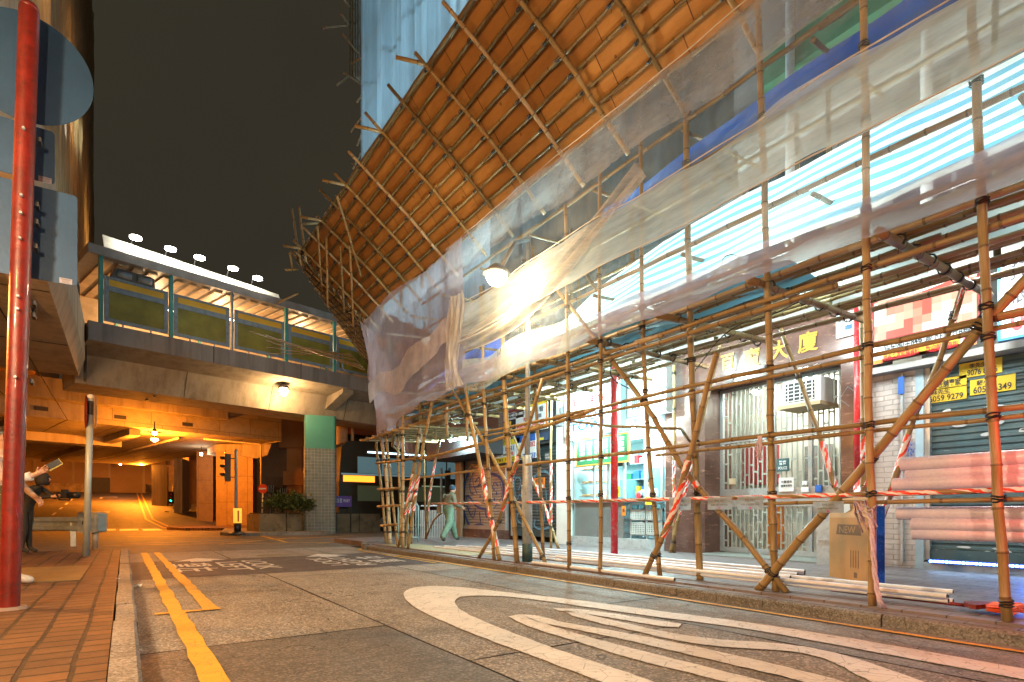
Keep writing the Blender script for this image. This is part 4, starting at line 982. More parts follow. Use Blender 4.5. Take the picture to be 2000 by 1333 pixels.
def build_person(lab, loc, yaw, H, cl, pose):
    """pose: dict of joint offsets in a body frame (x right, y forward, z up), unit = metres for H=1.7"""
    k = H/1.7; c, s = math.cos(yaw), math.sin(yaw)
    def W_(p): return (( c*p[0]-s*p[1])*k, (s*p[0]+c*p[1])*k, p[2]*k)
    J = {'pelvis': (0, 0, .93, (.135, .11)), 'waist': (0, .0, 1.08, (.125, .095)), 'chest': (0, .0, 1.27, (.155, .105)), 'neckb': (0, 0, 1.42, (.085, .07)), 'neck': (0, .01, 1.47, .052),
         'head1': (0, .02, 1.55, (.072, .085)), 'head2': (0, .02, 1.64, (.072, .085)), 'head3': (0, .015, 1.69, (.045, .055)),
         'ls': (-.17, 0, 1.38, .062), 'le': (-.23, 0, 1.12, .045), 'lw': (-.24, .06, .90, .030),
         'rs': (.17, 0, 1.38, .062), 're': (.23, 0, 1.12, .045), 'rw': (.24, .06, .90, .030),
         'lh': (-.09, 0, .88, .095), 'lk': (-.10, .02, .50, .065), 'la': (-.10, 0, .10, .042), 'lt': (-.10, .15, .045, (.035, .045)),
         'rh': (.09, 0, .88, .095), 'rk': (.10, .02, .50, .065), 'ra': (.10, 0, .10, .042), 'rt': (.10, .15, .045, (.035, .045))}
    for n, v in pose.items():
        if n in J: J[n] = (*v[:3], v[3] if len(v) > 3 else J[n][3])
    edges = [('pelvis', 'waist', 1), ('waist', 'chest', 0), ('chest', 'neckb', 0), ('neckb', 'neck', 3), ('neck', 'head1', 3), ('head1', 'head2', 3), ('head2', 'head3', 3),
             ('chest', 'ls', 0), ('ls', 'le', 0), ('le', 'lw', 0), ('chest', 'rs', 0), ('rs', 're', 0), ('re', 'rw', 0),
             ('pelvis', 'lh', 1), ('lh', 'lk', 1), ('lk', 'la', 1), ('la', 'lt', 2), ('pelvis', 'rh', 1), ('rh', 'rk', 1), ('rk', 'ra', 1), ('ra', 'rt', 2)]
    # hands: palm, four fingers, thumb
    def rmul(r, f): return tuple(x*f for x in r) if isinstance(r, tuple) else r*f
    for sd, e_, w_ in (('l', 'le', 'lw'), ('r', 're', 'rw')):
        E, Wp = Vector(J[e_][:3]), Vector(J[w_][:3]); d = Vector(pose.get(sd+'hand', (Wp-E))).normalized()
        pn = d.cross(Vector((0, 0, 1))); pn = pn.normalized() if pn.length > .1 else Vector((1, 0, 0)); wd = d.cross(pn)
        J[sd+'palm'] = (*(Wp+d*.07), (.036, .020)); edges += [(w_, sd+'palm', 3)]
        for i, (o, L) in enumerate(((-.027, .062), (-.009, .075), (.009, .07), (.026, .052))):
            b0 = Wp+d*.095+wd*o; m = b0+d*L*.5+pn*.012; e = m+d*L*.4+pn*.03
            J['%sf%da' % (sd, i)] = (*b0, .0095); J['%sf%db' % (sd, i)] = (*m, .0085); J['%sf%dc' % (sd, i)] = (*e, .0072)
            edges += [(sd+'palm', '%sf%da' % (sd, i), 3), ('%sf%da' % (sd, i), '%sf%db' % (sd, i), 3), ('%sf%db' % (sd, i), '%sf%dc' % (sd, i), 3)]
        tb = Wp+d*.045+wd*(-.03); J[sd+'th'] = (*tb, .011); J[sd+'th2'] = (*(tb+d*.04-wd*.02+pn*.02), .009)
        edges += [(sd+'palm', sd+'th', 3), (sd+'th', sd+'th2', 3)]
    JJ = {n: (*[a+b_ for a, b_ in zip(W_(v[:3]), (0, 0, 0))], rmul(v[3], k)) for n, v in J.items()}
    t = person(lab, JJ, edges, cl, None, loc)
    L0 = Vector(loc); HW = lambda p: Vector(W_(p))+L0
    h = Vector(J['head2'][:3]); hd = (Vector(J['head2'][:3])-Vector(J['head1'][:3])).normalized()
    # hair cap, face details
    hb = MB(); n = 10
    cs = [HW(h+Vector((0, -.030, -.075))), HW(h+Vector((0, -.030, -.02))), HW(h+Vector((0, -.018, .035))), HW(h+Vector((0, -.008, .075))), HW(h+Vector((0, 0, .098)))]
    hb.rings(cs, [x*k for x in (.060, .088, .092, .066, .02)], 14); hb.build('hair', pose.get('hair', HAIR), t, True)
    fb_ = MB(); ft = .098
    for sx in (-1, 1): fb_.obox(HW(h+Vector((sx*.030, ft, -.015))), Vector(W_((.011, 0, 0))), Vector(W_((0, .004, 0))), Vector((0, 0, .006*k)))
    fb_.build('eyes', M_ink, t)
    nb = MB(); nb.rings([HW(h+Vector((0, .09, -.01))), HW(h+Vector((0, .122, -.045))), HW(h+Vector((0, .09, -.055)))], [.008*k, .014*k, .01*k], 6); nb.build('nose', SKIN, t, True)
    mb_ = MB(); mb_.obox(HW(h+Vector((0, .097, -.078))), Vector(W_((.022, 0, 0))), Vector(W_((0, .006, 0))), Vector((0, 0, .005*k))); mb_.build('mouth', M('lips', (.35, .10, .08), .5), t)
    eb = MB()
    for sx in (-1, 1): eb.obox(HW(h+Vector((sx*.078, .0, -.025))), Vector(W_((.008, 0, 0))), Vector(W_((0, .018, 0))), Vector((0, 0, .028*k)))
    eb.build('ears', SKIN, t)
    return t, HW, k
CL = lambda n, c: M(n, c, .8, 0, .25, 8, None, .4)
# person 1: half hidden behind the red post, right hand raised holding a phone
lp = G(20, 1140, .13)
fr = Vector((C_, -S_, 0))     # image-right direction
yaw1 = math.atan2(fr.y, fr.x)-math.pi/2+R(12)
hc = PT(66, 925, 5.65)
t, HW, k = build_person('person in a pink grey jacket behind the red sign post, raising a phone', (PT(8, HZ, 6.05).x, PT(8, HZ, 6.05).y, .13), yaw1, 1.66,
    [CL('pink grey jacket', (.50, .38, .34)), CL('olive trousers', (.085, .075, .03)), CL('white trainers', (.62, .6, .58)), SKIN],
    {'re': (.26, .16, 1.12), 'rw': (.20, .40, 1.20, .028), 'rhand': (-.1, .8, .55), 'le': (-.24, .02, 1.12), 'lw': (-.2, .18, .98), 'rt': (.10, .34, .05, (.045, .055)), 'rk': (.11, .12, .5, .09), 'lk': (-.11, .0, .5, .085), 'ra': (.1, .15, .10, .055), 'la': (-.1, -.12, .1, .05), 'lt': (-.1, .03, .045)})
b = MB(); b.rings([HW((.215, .30, 1.165)), HW((.205, .37, 1.19))], [.045, .048], 12); b.build('cuff', M_paper, t, True)
b = MB(); b.tube([HW((-.13, .12, 1.36)), HW((.04, .17, 1.15)), HW((.2, .12, .95))], .014, 6); b.build('strap', M_dark, t)
q = HW((.185, .55, 1.30)); t2 = empty('mobile_phone', q, 'slim phone held up in the raised hand behind the red post', 'phone')
b = MB(); dv = (HW((.18, .62, 1.36))-HW((.2, .50, 1.28))); dv = dv.normalized(); b.obox(q+dv*.02, dv*.08, dv.cross(Vector((0, 0, 1))).normalized()*.006, dv.cross(dv.cross(Vector((0, 0, 1)))).normalized()*.037); bb = b.build('case', M('yellow phone case', (.45, .34, .06), .4), t2)
b = MB(); b.obox(q+dv*.02+Vector((0, 0, .008)), dv*.07, dv.cross(Vector((0, 0, 1))).normalized()*.007, dv.cross(dv.cross(Vector((0, 0, 1)))).normalized()*.03); b.build('screen', M_black, t2)
# person 2: in black, leaning forward over a camera rig
p2 = G(50, 1082, .13)
t, HW, k = build_person('person in black clothes standing behind the red post, bending forward over a black camera rig', (p2.x, p2.y, .13), yaw1-R(12), 1.62,
    [CL('black hoodie', (.022, .022, .022)), CL('black trousers', (.028, .026, .022)), CL('black shoes', (.03, .03, .03)), SKIN],
    {'waist': (0, .05, 1.06, (.135, .12)), 'chest': (0, .16, 1.22, (.165, .12)), 'neckb': (0, .26, 1.34, (.085, .075)), 'neck': (0, .30, 1.38, .052), 'head1': (0, .35, 1.44, (.072, .085)), 'head2': (0, .38, 1.52, (.072, .085)), 'head3': (0, .38, 1.57, (.045, .055)),
     'ls': (-.17, .18, 1.32, .06), 'rs': (.17, .18, 1.32, .06), 'le': (-.2, .38, 1.14, .05), 're': (.2, .38, 1.12, .05), 'lw': (-.12, .62, 1.16, .035), 'rw': (.12, .62, 1.14, .035), 'rk': (.11, .05, .5, .08), 'lk': (-.1, -.05, .5, .08)})
b = MB(); b.rings([HW((0, .35, 1.37)), HW((0, .34, 1.44)), HW((0, .34, 1.55)), HW((0, .35, 1.63))], [.10, .118, .118, .05], 14); b.build('hood', CL('black hoodie', (.02, .02, .02)), t, True)
q = HW((0, .78, 1.17)); t2 = empty('camera_rig', q, 'black camera rig with handles held out by the person in black', 'camera')
fd = (HW((0, 1, 1.17))-HW((0, 0, 1.17))).normalized(); sdv = Vector((-fd.y, fd.x, 0))
b = MB(); b.obox(q, fd*.09, sdv*.07, Vector((0, 0, .06))); b.obox(q+Vector((0, 0, .08)), fd*.05, sdv*.03, Vector((0, 0, .025))); b.build('camera_body', M_black, t2)
b = MB(); b.rings([q+fd*.09, q+fd*.16, q+fd*.17, q+fd*.26], [.045, .045, .06, .062], 16); b.build('lens', M_black, t2, True)
b = MB(); b.tube([q+sdv*.2+Vector((0, 0, .02)), q+sdv*.12+Vector((0, 0, -.09)), q-sdv*.12+Vector((0, 0, -.09)), q-sdv*.2+Vector((0, 0, .02))], .016, 6); b.tube([q-fd*.1+Vector((0, 0, .02)), q-fd*.2+Vector((0, 0, -.05))], .03, 6); b.build('handles', M_black, t2)
# walking person, right
p3 = G(876, 1060, .13)
t, HW, k = build_person('person in loose grey green clothes and a dark blue cap striding past the graffiti shutter', (p3.x, p3.y, .13), R(-70), 1.56,
    [CL('grey green jacket', (.17, .17, .12)), CL('pale green trousers', (.16, .27, .20)), CL('grey green shoes', (.06, .07, .05)), SKIN],
    {'chest': (0, .06, 1.25, (.24, .18)), 'waist': (0, .02, 1.08, (.23, .19)), 'pelvis': (0, 0, .93, (.20, .17)), 'neckb': (0, .12, 1.38, (.10, .09)), 'neck': (0, .15, 1.42, .06), 'head1': (0, .18, 1.48, (.085, .095)), 'head2': (0, .2, 1.56, (.08, .09)), 'head3': (0, .2, 1.6, .05),
     'lk': (-.12, .30, .52, .12), 'la': (-.12, .44, .14, .075), 'lt': (-.12, .60, .08, .05), 'lh': (-.11, .04, .85, .12), 'rh': (.11, -.02, .85, .12), 'rk': (.12, -.12, .5, .12), 'ra': (.12, -.40, .18, .075), 'rt': (.12, -.30, .06, .05),
     'le': (-.25, .10, 1.1, .075), 'lw': (-.2, .34, 1.06, .04), 're': (.26, .0, 1.1, .075), 'rw': (.26, .25, 1.02, .04), 'hair': CL('blue cap', (.03, .08, .16))})
b = MB(); q = HW((-.28, -.02, .98)); b.obox(q, Vector((0, .13, 0)), Vector((.05, 0, 0)), Vector((0, 0, .13))); b.tube([HW((-.2, .02, 1.1)), HW((0, .1, 1.42)), HW((.16, .1, 1.3))], .012, 5); tag(b.build('shoulder_bag', CL('pale bag', (.35, .33, .28))), 'pale shoulder bag hanging at the side of the walking person', 'bag')
# far cyclist
p4 = G(326, 1018, .13)
build_person('person in dark clothes seen from behind beside the parked bicycles under the viaduct', (p4.x-.2, p4.y+.8, .13), R(10), 1.7,
    [CL('dark jacket', (.04, .035, .045)), CL('dark jeans', (.03, .03, .04)), CL('black shoes', (.03, .03, .03)), SKIN],
    {'le': (-.26, .12, 1.12), 're': (.26, .12, 1.12), 'lw': (-.2, .3, 1.0), 'rw': (.2, .3, 1.0)})
# ================================================================== LEFT PAVEMENT FURNITURE
base = G(18, 1190, .13); tt = base.x*S_+base.y*C_; top = PT(57, 20, tt)
t = empty('sign_post', (base.x, base.y, .13), 'tall red post carrying the grey backs of a round sign and two plates', 'sign post')
b = MB(); b.tube([base, base.lerp(top, .33), base.lerp(top, .66), top], .067, 28, cap=False); b.rings([top, top+(top-base).normalized()*.04, top+(top-base).normalized()*.065], [.067, .056, .01], 28); b.build('post', M_red, t, True)
b = MB(); b.rings([base+Vector((0, 0, 0)), base+Vector((0, 0, .02))], [.12, .11], 24); b.build('collar', M('mortar collar', (.3, .22, .18), .9), t)
YP = base.y+.12
def rrect(x0, x1, z0, z1, r, y, th=.012):
    P = []
    for cx, cz, a0 in ((x1-r, z1-r, 0), (x0+r, z1-r, 90), (x0+r, z0+r, 180), (x1-r, z0+r, 270)):
        for k in range(6): a = R(a0+18*k); P.append((cx+r*math.cos(a), y, cz+r*math.sin(a)))
    return P
cx = base.x+.09
p = PY(183, 178, YP); rr = p.x-cx
b = MB(); n = 64; b.prism([(cx+rr*math.cos(2*math.pi*i/n), YP-.008, p.z+rr*math.sin(2*math.pi*i/n)) for i in range(n)], (0, .004, 0)); pl = b.build('round_plate', M_plate, t)
def sticker(u0, v0, u1, v1, parent, tilt=0):
    a, c = PY(u0, v0, YP-.003), PY(u1, v1, YP-.003)
    w, h = c.x-a.x, a.z-c.z; ctr = (a+c)/2; rt = Vector((math.cos(tilt), 0, math.sin(tilt))); up = Vector((-math.sin(tilt), 0, math.cos(tilt)))
    s_ = MB(); s_.prism([ctr-rt*w/2-up*h/2, ctr+rt*w/2-up*h/2, ctr+rt*w/2+up*h/2, ctr-rt*w/2+up*h/2], (0, -.001, 0)); so = s_.build('sticker', M_sticker, parent)
    s_ = MB()
    for i in range(4): s_.obox(ctr+up*(h*(.3-.2*i))+Vector((0, -.002, 0)), rt*w*(.4 if i == 0 else .3), Vector((0, .0004, 0)), up*h*(.07 if i == 0 else .035))
    s_.build('print', M_inkg, so)
sticker(140, 207, 167, 217, pl, R(-30))
for (ur, vt, vb, lab_s) in ((107, 259, 362, (75, 343, 101, 361)), (151, 384, 560, (116, 542, 141, 557))):
    q1 = PY(ur, (vt+vb)/2, YP); z1 = PY(ur, vt, YP).z; z0 = PY(ur, vb, YP).z; hw = q1.x-cx
    b = MB(); b.prism(rrect(cx-hw, cx+hw, z0, z1, .03, YP), (0, .004, 0)); pl = b.build('plate', M_plate, t); sticker(*lab_s, pl)
for z in (3.95, 3.42, 3.28, 2.62, 2.52, 1.98, 3.08):
    b = MB(); k = (z-.13)/(top.z-.13); q = base.lerp(top, k); b.rings([q+Vector((.0, -.075, 0)), q+Vector((0, -.10, 0))], [.012, .010], 8); b.build('bolt', M_galv, t)
    b = MB(); b.obox(q+Vector((.085, .06, 0)), (.012, 0, 0), (0, .05, 0), (0, 0, .018)); b.build('clip', M_dark, t)
# grey post with two thin plates
base2 = G(168, 1087, .13); tt = base2.x*S_+base2.y*C_; top2 = PT(177, 776, tt)
t = empty('galvanised_post', (base2.x, base2.y, .13), 'slim galvanised post with two thin sign plates seen edge on near the kerb', 'sign post')
b = MB(); b.tube([base2, top2], .052, 18); b.build('post', M('pale galvanised post', (.40, .50, .56), .4, .15, .12, 6), t, True)
b = MB(); b.rings([top2+Vector((0, 0, -.03)), top2+Vector((0, 0, .02)), top2+Vector((0, 0, .05))], [.06, .058, .02], 18); b.build('cap', M('pale cap', (.6, .62, .62), .4), t, True)
b = MB(); b.rings([top2+Vector((0, 0, -.32)), top2+Vector((0, 0, -.08))], [.064, .064], 18); b.build('clamp', M_dark, t)
fv = Vector((S_, C_, 0))
for k, (sgn, uu) in enumerate(((-1, 167), (1, 186))):
    c = PT(uu, 805, tt+.0); vr = ray(uu, HZ); vr.z = 0; d = (vr.normalized()+Vector((C_, -S_, 0))*.10*sgn).normalized()
    b = MB(); n = 28; b.prism([c+d*.24*math.cos(2*math.pi*i/n)+Vector((0, 0, .30*math.sin(2*math.pi*i/n))) for i in range(n)], d.cross(Vector((0, 0, 1)))*.006); b.build('sign_plate', M_orng if sgn > 0 else M_red, t)
# utility box on a post
bp = G(186, 1072, .13); tt = bp.x*S_+bp.y*C_; t = empty('junction_box', (bp.x, bp.y, .13), 'battered pale grey steel box on a short stained post by the kerb end', 'junction box')
c = PT(181, 1021, tt)
b = MB(); b.rings([bp, bp+Vector((0, 0, c.z-.13-.1))], [.055, .06], 12); b.build('post', M('stained post', (.42, .40, .36), .6, .2, .3, 9, (.12, .08, .06)), t, True)
rx, ry = Vector((C_, -S_, 0)), Vector((S_, C_, 0))
def rbox(mb, c, hx, hy, hz, r=.03):
    P = []
    for sx, sz, a0 in ((1, 1, 0), (-1, 1, 90), (-1, -1, 180), (1, -1, 270)):
        for k in range(5): a = R(a0+22.5*k); P.append(c+rx*((hx-r)*sx+r*math.cos(a))-ry*hy+Vector((0, 0, (hz-r)*sz+r*math.sin(a))))
    mb.prism(P, ry*hy*2)
b = MB(); rbox(b, c-rx*.03, .185, .15, .22); b.build('box', M('battered grey steel', (.46, .50, .50), .45, .3, .25, 8, (.22, .17, .12)), t)
b = MB(); rbox(b, c+rx*.165, .05, .13, .2, .02); b.build('end_plate', M('pale steel end', (.5, .58, .6), .4, .4, .2), t)
b = MB(); rbox(b, c-rx*.09-ry*.155, .015, .01, .04, .01); b.build('latch', M_dark, t)
# crash barrier
P0, P1 = PT(62, 1024, 13.3), PT(161, 1024, 13.0)
t = empty('crash_barrier', (P0.x, P0.y, .13), 'ribbed galvanised crash barrier between the junction box and the person in black', 'crash barrier')
b = MB(); prof = [(.0, -.16), (.05, -.13), (.05, -.07), (.0, -.03), (.0, .03), (.05, .07), (.05, .13), (0, .16)]
dv = (P1-P0).normalized(); nv = Vector((-ry.x, -ry.y, 0)); P0 = P0-dv*1.2
b.add([P+nv*o+Vector((0, 0, z)) for P in (P0, P1) for o, z in prof], [(i, i+1, i+9, i+8) for i in range(7)]); b.build('rail', M_galv, t)
for k in (0.1, .9):
    q = P0.lerp(P1, k); b = MB(); b.box(q.x-.05, q.x+.05, q.y+.03, q.y+.13, .13, q.z+.1); b.build('post', M_galv, t)
# litter
for (u, v, s, lab) in ((267, 1146, .09, 'crumpled white paper scrap in the left gutter'), (272, 1272, .035, 'tiny pale litter scrap in the near left gutter'), (231, 1131, .03, 'small white scrap lying on the left kerb')):
    p = G(u, v, .02 if u > 250 else .14); b = MB(); rnd = random.Random(u)
    b.grid(lambda i, j: (p.x+s*(i-.5)+rnd.uniform(-.012, .012), p.y+s*1.4*(j-.5)+rnd.uniform(-.012, .012), p.z+rnd.uniform(0, s*.3)), 5, 5); tag(b.build('paper_scrap', M_paper), lab, 'litter')
# ================================================================== BAMBOO SCAFFOLD over the right pavement
sc = empty('bamboo_scaffold', (5.35, 5, .13), 'long lashed bamboo scaffold standing along the right kerb in front of the shops', 'scaffold')
def spole(pts, r, mat=None, tape=None, ties=(), name='pole', X=None, parent=None, foot=True):
    """pole traced at its real distance: the foot stands on the pavement, the rest in the plane X = foot.x"""
    parent = parent or sc; mat = mat or BAM
    if X is None:
        f = G(*pts[0], .13)
        if f.x < 5.12: f = PX(*pts[0], 5.12); f.z = .13
        X = f.x; P = [f]+[PX(u, v, X) for u, v in pts[1:]]
    else: P = [PX(u, v, X) for u, v in pts]
    b = MB()
    b.bamboo(P, r, 9); o = b.build(name, mat, parent, True)
    tm = Ties()
    for v in ties:
        # nearest point along the pole at image row v
        for i in range(len(P)-1):
            va, vb = pts[i][1], pts[i+1][1]
            if min(va, vb) <= v <= max(va, vb) and va != vb:
                q = P[i].lerp(P[i+1], (v-va)/(vb-va)); tm.tie(q, P[i+1]-P[i], r); break
    if tm.v: tm.build('lashing', TIE, o)
    if tape:
        va, vb = tape
        Q = []
        for i in range(len(P)-1):
            n = 12
            for k in range(n+1):
                v = pts[i][1]+(pts[i+1][1]-pts[i][1])*k/n
                if min(va, vb) <= v <= max(va, vb): Q.append(P[i].lerp(P[i+1], k/n))
        if len(Q) > 1:
            b = MB(); b.tube(Q, r*1.10+.002, 9, cap=False); b.build('barrier_tape', TAPE, o, True)
    return o, P
FR = 5.33
spole([(1968, 1214), (1950, 970), (1926, 600), (1918, 380), (1906, 150), (1897, 0), (1890, -150)], .034, ties=(1180, 975, 815, 660, 600, 395, 310, 160))
spole([(1704, 1183), (1703, 1000), (1697, 830), (1692, 530), (1691, 230), (1686, 0), (1680, -150)], .033, ties=(965, 830, 675, 525, 410, 235, 90))
spole([(1515, 1155), (1508, 960), (1500, 600), (1492, 350), (1484, 110), (1478, -60)], .036, ties=(1130, 965, 850, 720, 515, 350, 230))
spole([(1367, 1133), (1362, 960), (1349, 680), (1341, 330), (1341, 205)], .041, ties=(965, 865, 705, 560, 320, 220))
spole([(1289, 1126), (1275, 967), (1266, 866), (1255, 650), (1251, 265)], .030, ties=(1085, 967, 878, 765, 640, 600, 420))
spole([(1173, 1127), (1174, 900), (1173, 680), (1170, 560), (1172, 320)], .028, ties=(970, 893, 805, 706, 668, 540, 470))
spole([(1112, 1116), (1110, 900), (1109, 690), (1105, 400)], .030, ties=(1066, 976, 903, 820, 730, 660, 600))
spole([(1062, 1097), (1051, 866), (1044, 722), (1040, 482)], .029, ties=(980, 910, 835, 755, 640, 570))
spole([(1010, 1098), (997, 938), (984, 736), (980, 620)], .042, ties=(983, 918, 850, 770, 740))
spole([(976, 1099), (946, 950), (918, 812), (909, 750)], .037, tape=(912, 1075), ties=(1018, 812))
spole([(965, 1097), (948, 830), (944, 750), (942, 640), (938, 560)], .032, ties=(1020, 982, 920, 856, 790))
# diagonal braces
spole([(1480, 1152), (1640, 965), (1830, 745), (1925, 625), (2030, 520), (2150, 400)], .043, name='brace', ties=(1115, 888, 640, 620))
spole([(1537, 1158), (1446, 1046), (1340, 925), (1262, 790), (1169, 672), (1108, 590), (1063, 540)], .034, name='brace', tape=(945, 960), ties=(1118, 925, 785, 672))
spole([(1066, 1103), (1010, 985), (950, 870), (900, 790), (882, 760)], .032, name='brace', ties=(1090, 958, 812))
spole([(936, 1100), (975, 1020), (1000, 930), (1027, 850), (1060, 740)], .032, name='brace', tape=(888, 1000), ties=(1018, 930))
spole([(1257, 1128), (1290, 1060), (1320, 990), (1350, 880), (1372, 790), (1400, 690)], .034, name='brace', tape=(890, 1050), ties=(1085,))
# inner row
def ipole(pts, X, r=.034, **k):
    P = pts; f = None
    return spole(pts, r, X=X, **k)
spole([(1309, 1080), (1333, 980), (1350, 915), (1366, 840), (1424, 605), (1430, 575)], .034, name='brace', tape=(900, 1010), ties=(1058, 868))
spole([(1316, 1080), (1317, 900), (1317, 718), (1316, 660)], .034, tape=(890, 1030), ties=(1060, 800, 730))
spole([(1677+9, 1105), (1688, 900), (1686, 760), (1682, 590)], .04, tape=(850, 965), ties=(965, 680, 612), X=7.9)
spole([(1655, 1000), (1631, 952), (1596, 835), (1526, 648), (1518, 625)], .033, X=7.6, tape=(858, 953), ties=(640, 740), name='brace')
spole([(1705, 1055), (1740, 962), (1781, 826), (1840, 690), (1889, 531), (1893, 515)], .033, X=7.4, tape=(838, 1050), ties=(620, 612, 545), name='brace')
spole([(1891, 530), (1872, 600), (1864, 625)], .02, X=7.35, tape=(530, 625), name='brace')
spole([(1091, 1072), (1062, 985), (1027, 912), (995, 832)], .032, tape=(912, 1035), name='brace', ties=(1030,))
spole([(1076, 1072), (1076, 866), (1078, 740)], .030, tape=(900, 1035), ties=(1030,))
for u, X in ((1440, 6.9), (1560, 7.0), (1236, 6.9), (1132, 7.1)):
    spole([(u, 560+80*(1500-u)/400), (u-4, 200+300*(1600-u)/500)], .032, X=X, mat=BAMD, ties=())
# the bundle of leaning corner poles
CP = [([(754, 1062), (746, 960), (738, 900), (734, 860)], .036), ([(762, 1063), (755, 930), (748, 880), (743, 838)], .05), ([(777, 1068), (764, 950), (757, 880), (752, 825)], .034),
      ([(787, 1071), (787, 900), (787, 796)], .04), ([(783, 1066), (781, 960), (778, 900), (775, 800)], .034), ([(797, 1076), (812, 960), (825, 880), (844, 784)], .036),
      ([(790, 1068), (800, 980), (816, 880), (822, 800), (820, 785)], .034), ([(803, 1063), (808, 960), (812, 900)], .03), ([(778, 1069), (790, 1010), (802, 950), (818, 850)], .03)]
for k, (pts, r) in enumerate(CP):
    tp = (925, 1005) if k in (5, 6, 8) else None
    spole(pts, r, tape=tp, mat=BAMG if k in (1, 3) else BAM, ties=(1040, 900, 960, 850), foot=False)
spole([(831, 1053), (840, 960), (850, 900), (862, 850)], .032, tape=(900, 1000), X=7.2, name='brace'); spole([(833, 1054), (829, 950), (828, 880)], .032, X=7.2)
spole([(832, 1052), (850, 1010), (868, 1000)], .03, X=7.2, name='brace')
for z, u0, u1 in ((956, 738, 782), (990, 738, 782), (1027, 744, 776)):   # short rungs
    spole([(u0, z), (u1, z-2)], .034, X=5.15, name='rung')
# free hanging pole ends under the deck
for u, v0, v1, X in ((849, 792, 857, 6.2), (872, 775, 853, 5.5), (874, 770, 820, 5.9), (911, 760, 862, 5.4), (821, 790, 862, 5.6)):
    spole([(u, v0), (u+2, v1)], .030, X=X, name='hanging_pole', mat=BAMG)
# ledgers, parallel to the kerb: heights in metres; built from overlapping lengths
def ledger(X, z, y0, y1, r=.03, n=None, mat=None, name='ledger', dz=.02, parent=None):
    y = y0
    while y < y1:
        L = random.uniform(4.0, 5.6); e = min(y+L, y1)
        a = random.uniform(-dz, dz); q = Vector((X+random.uniform(-.015, .015), y, z+a)); w = Vector((X+random.uniform(-.015, .015), e, z-a))
        b = MB(); b.bamboo([q, q.lerp(w, .5)+Vector((0, 0, random.uniform(-.015, .015))), w], r, 7); b.build(name, mat or BAM, parent or sc, True)
        y = e-.45 if e < y1 else y1+1
ledger(5.27, 2.33, -3, 9.0, .026); ledger(5.27, 2.255, .5, 8.6, .021)
ledger(5.26, 1.665, -3, 11.9, .025); ledger(5.27, 1.60, -2, 4.6, .020)
b = MB(); b.tube([(5.25, -2.5, 1.085), (5.25, 3, 1.06), (5.27, 7, 1.07), (5.28, 10.6, 1.10)], .023, 9); b.build('taped_rail', TAPE, sc, True)
ledger(5.30, 1.01, -2, 3.4, .021)
ledger(5.25, 3.02, -3, 11.9, .027); ledger(5.26, 2.93, 2.5, 10, .03)
b = MB(); b.bamboo([PX(735, 905, 5.2), PX(840, 893, 5.2), PX(960, 862, 5.25), PX(1100, 822, 5.27), PX(1160, 800, 5.27)], .034, 8); b.build('ledger', BAM, sc, True)
b = MB(); b.bamboo([(5.2, 12.4, 2.75), (5.9, 14.2, 2.7), (7.2, 16.5, 2.7)], .034, 8); b.build('ledger', BAM, sc, True)
spole([(1083, 818), (1180, 832), (1330, 838)], .026, X=6.6, name='ledger')
spole([(1330, 838), (1352, 868)], .026, X=6.7, name='ledger', mat=BAMD)
for k, z in enumerate((4.05, 4.95, 5.55, 3.55)):
    ledger(5.48, z, -2, 11.5, .030, mat=BAMD if k else BAM)
    ledger(6.85, z+.05, -2, 11.5, .030, mat=BAMD)
for y in [1.2+1.55*k for k in range(9)]:
    for z in (4.0, 5.5):
        b = MB(); b.bamboo([(5.5, y+.1, z), (7.1, y+.12, z+.12)], .026); b.build('transom', BAMD, sc, True)
    b = MB(); b.bamboo([(6.85, y+.6, 3.3), (6.85, y+.62, 6.2)], .032); b.build('pole', BAMD, sc, True)
for y in (3.2, 6.3):
    b = MB(); b.bamboo([(6.8, y, 3.4), (6.8, y+1.9, 6.1)], .032); b.build('brace', BAMD, sc, True)
# deck: lengthwise poles on cross poles
for k in range(14):
    x = 5.42+.15*k; ledger(x, 3.30+.025*(k % 3), -3, 13.2, .026+.008*random.random(), name='deck_pole', mat=BAM if k % 3 else BAMG, dz=.015)
for k in range(13):
    y = -1.4+1.16*k; tm = Ties(); b = MB(); x1 = 7.5+random.uniform(-.15, .2); b.bamboo([(5.05, y, 3.19), (x1, y+random.uniform(-.1, .1), 3.24)], .042); o = b.build('cross_pole', BAM, sc, True)
    for i in range(6): tm.tie((5.42+.33*i, y, 3.22), (1, 0, 0), .042, n=2)
    tm.build('lashing', TIE, o)
# chamfered end of the deck
for k in range(9):
    b = MB(); o = .2*k; b.bamboo([(5.5+o, 10.5+.35*k, 2.95+.03*k), (4.95+o*1.1, 13.3+.15*k, 2.72+.04*k)], .034); b.build('deck_pole', BAMG if k % 2 else BAM, sc, True)
for k in range(8):
    b = MB(); b.bamboo([(5.0, 11.2+.42*k, 2.78), (7.6, 12.0+.42*k, 3.0)], .034); b.build('cross_pole', BAM, sc, True)
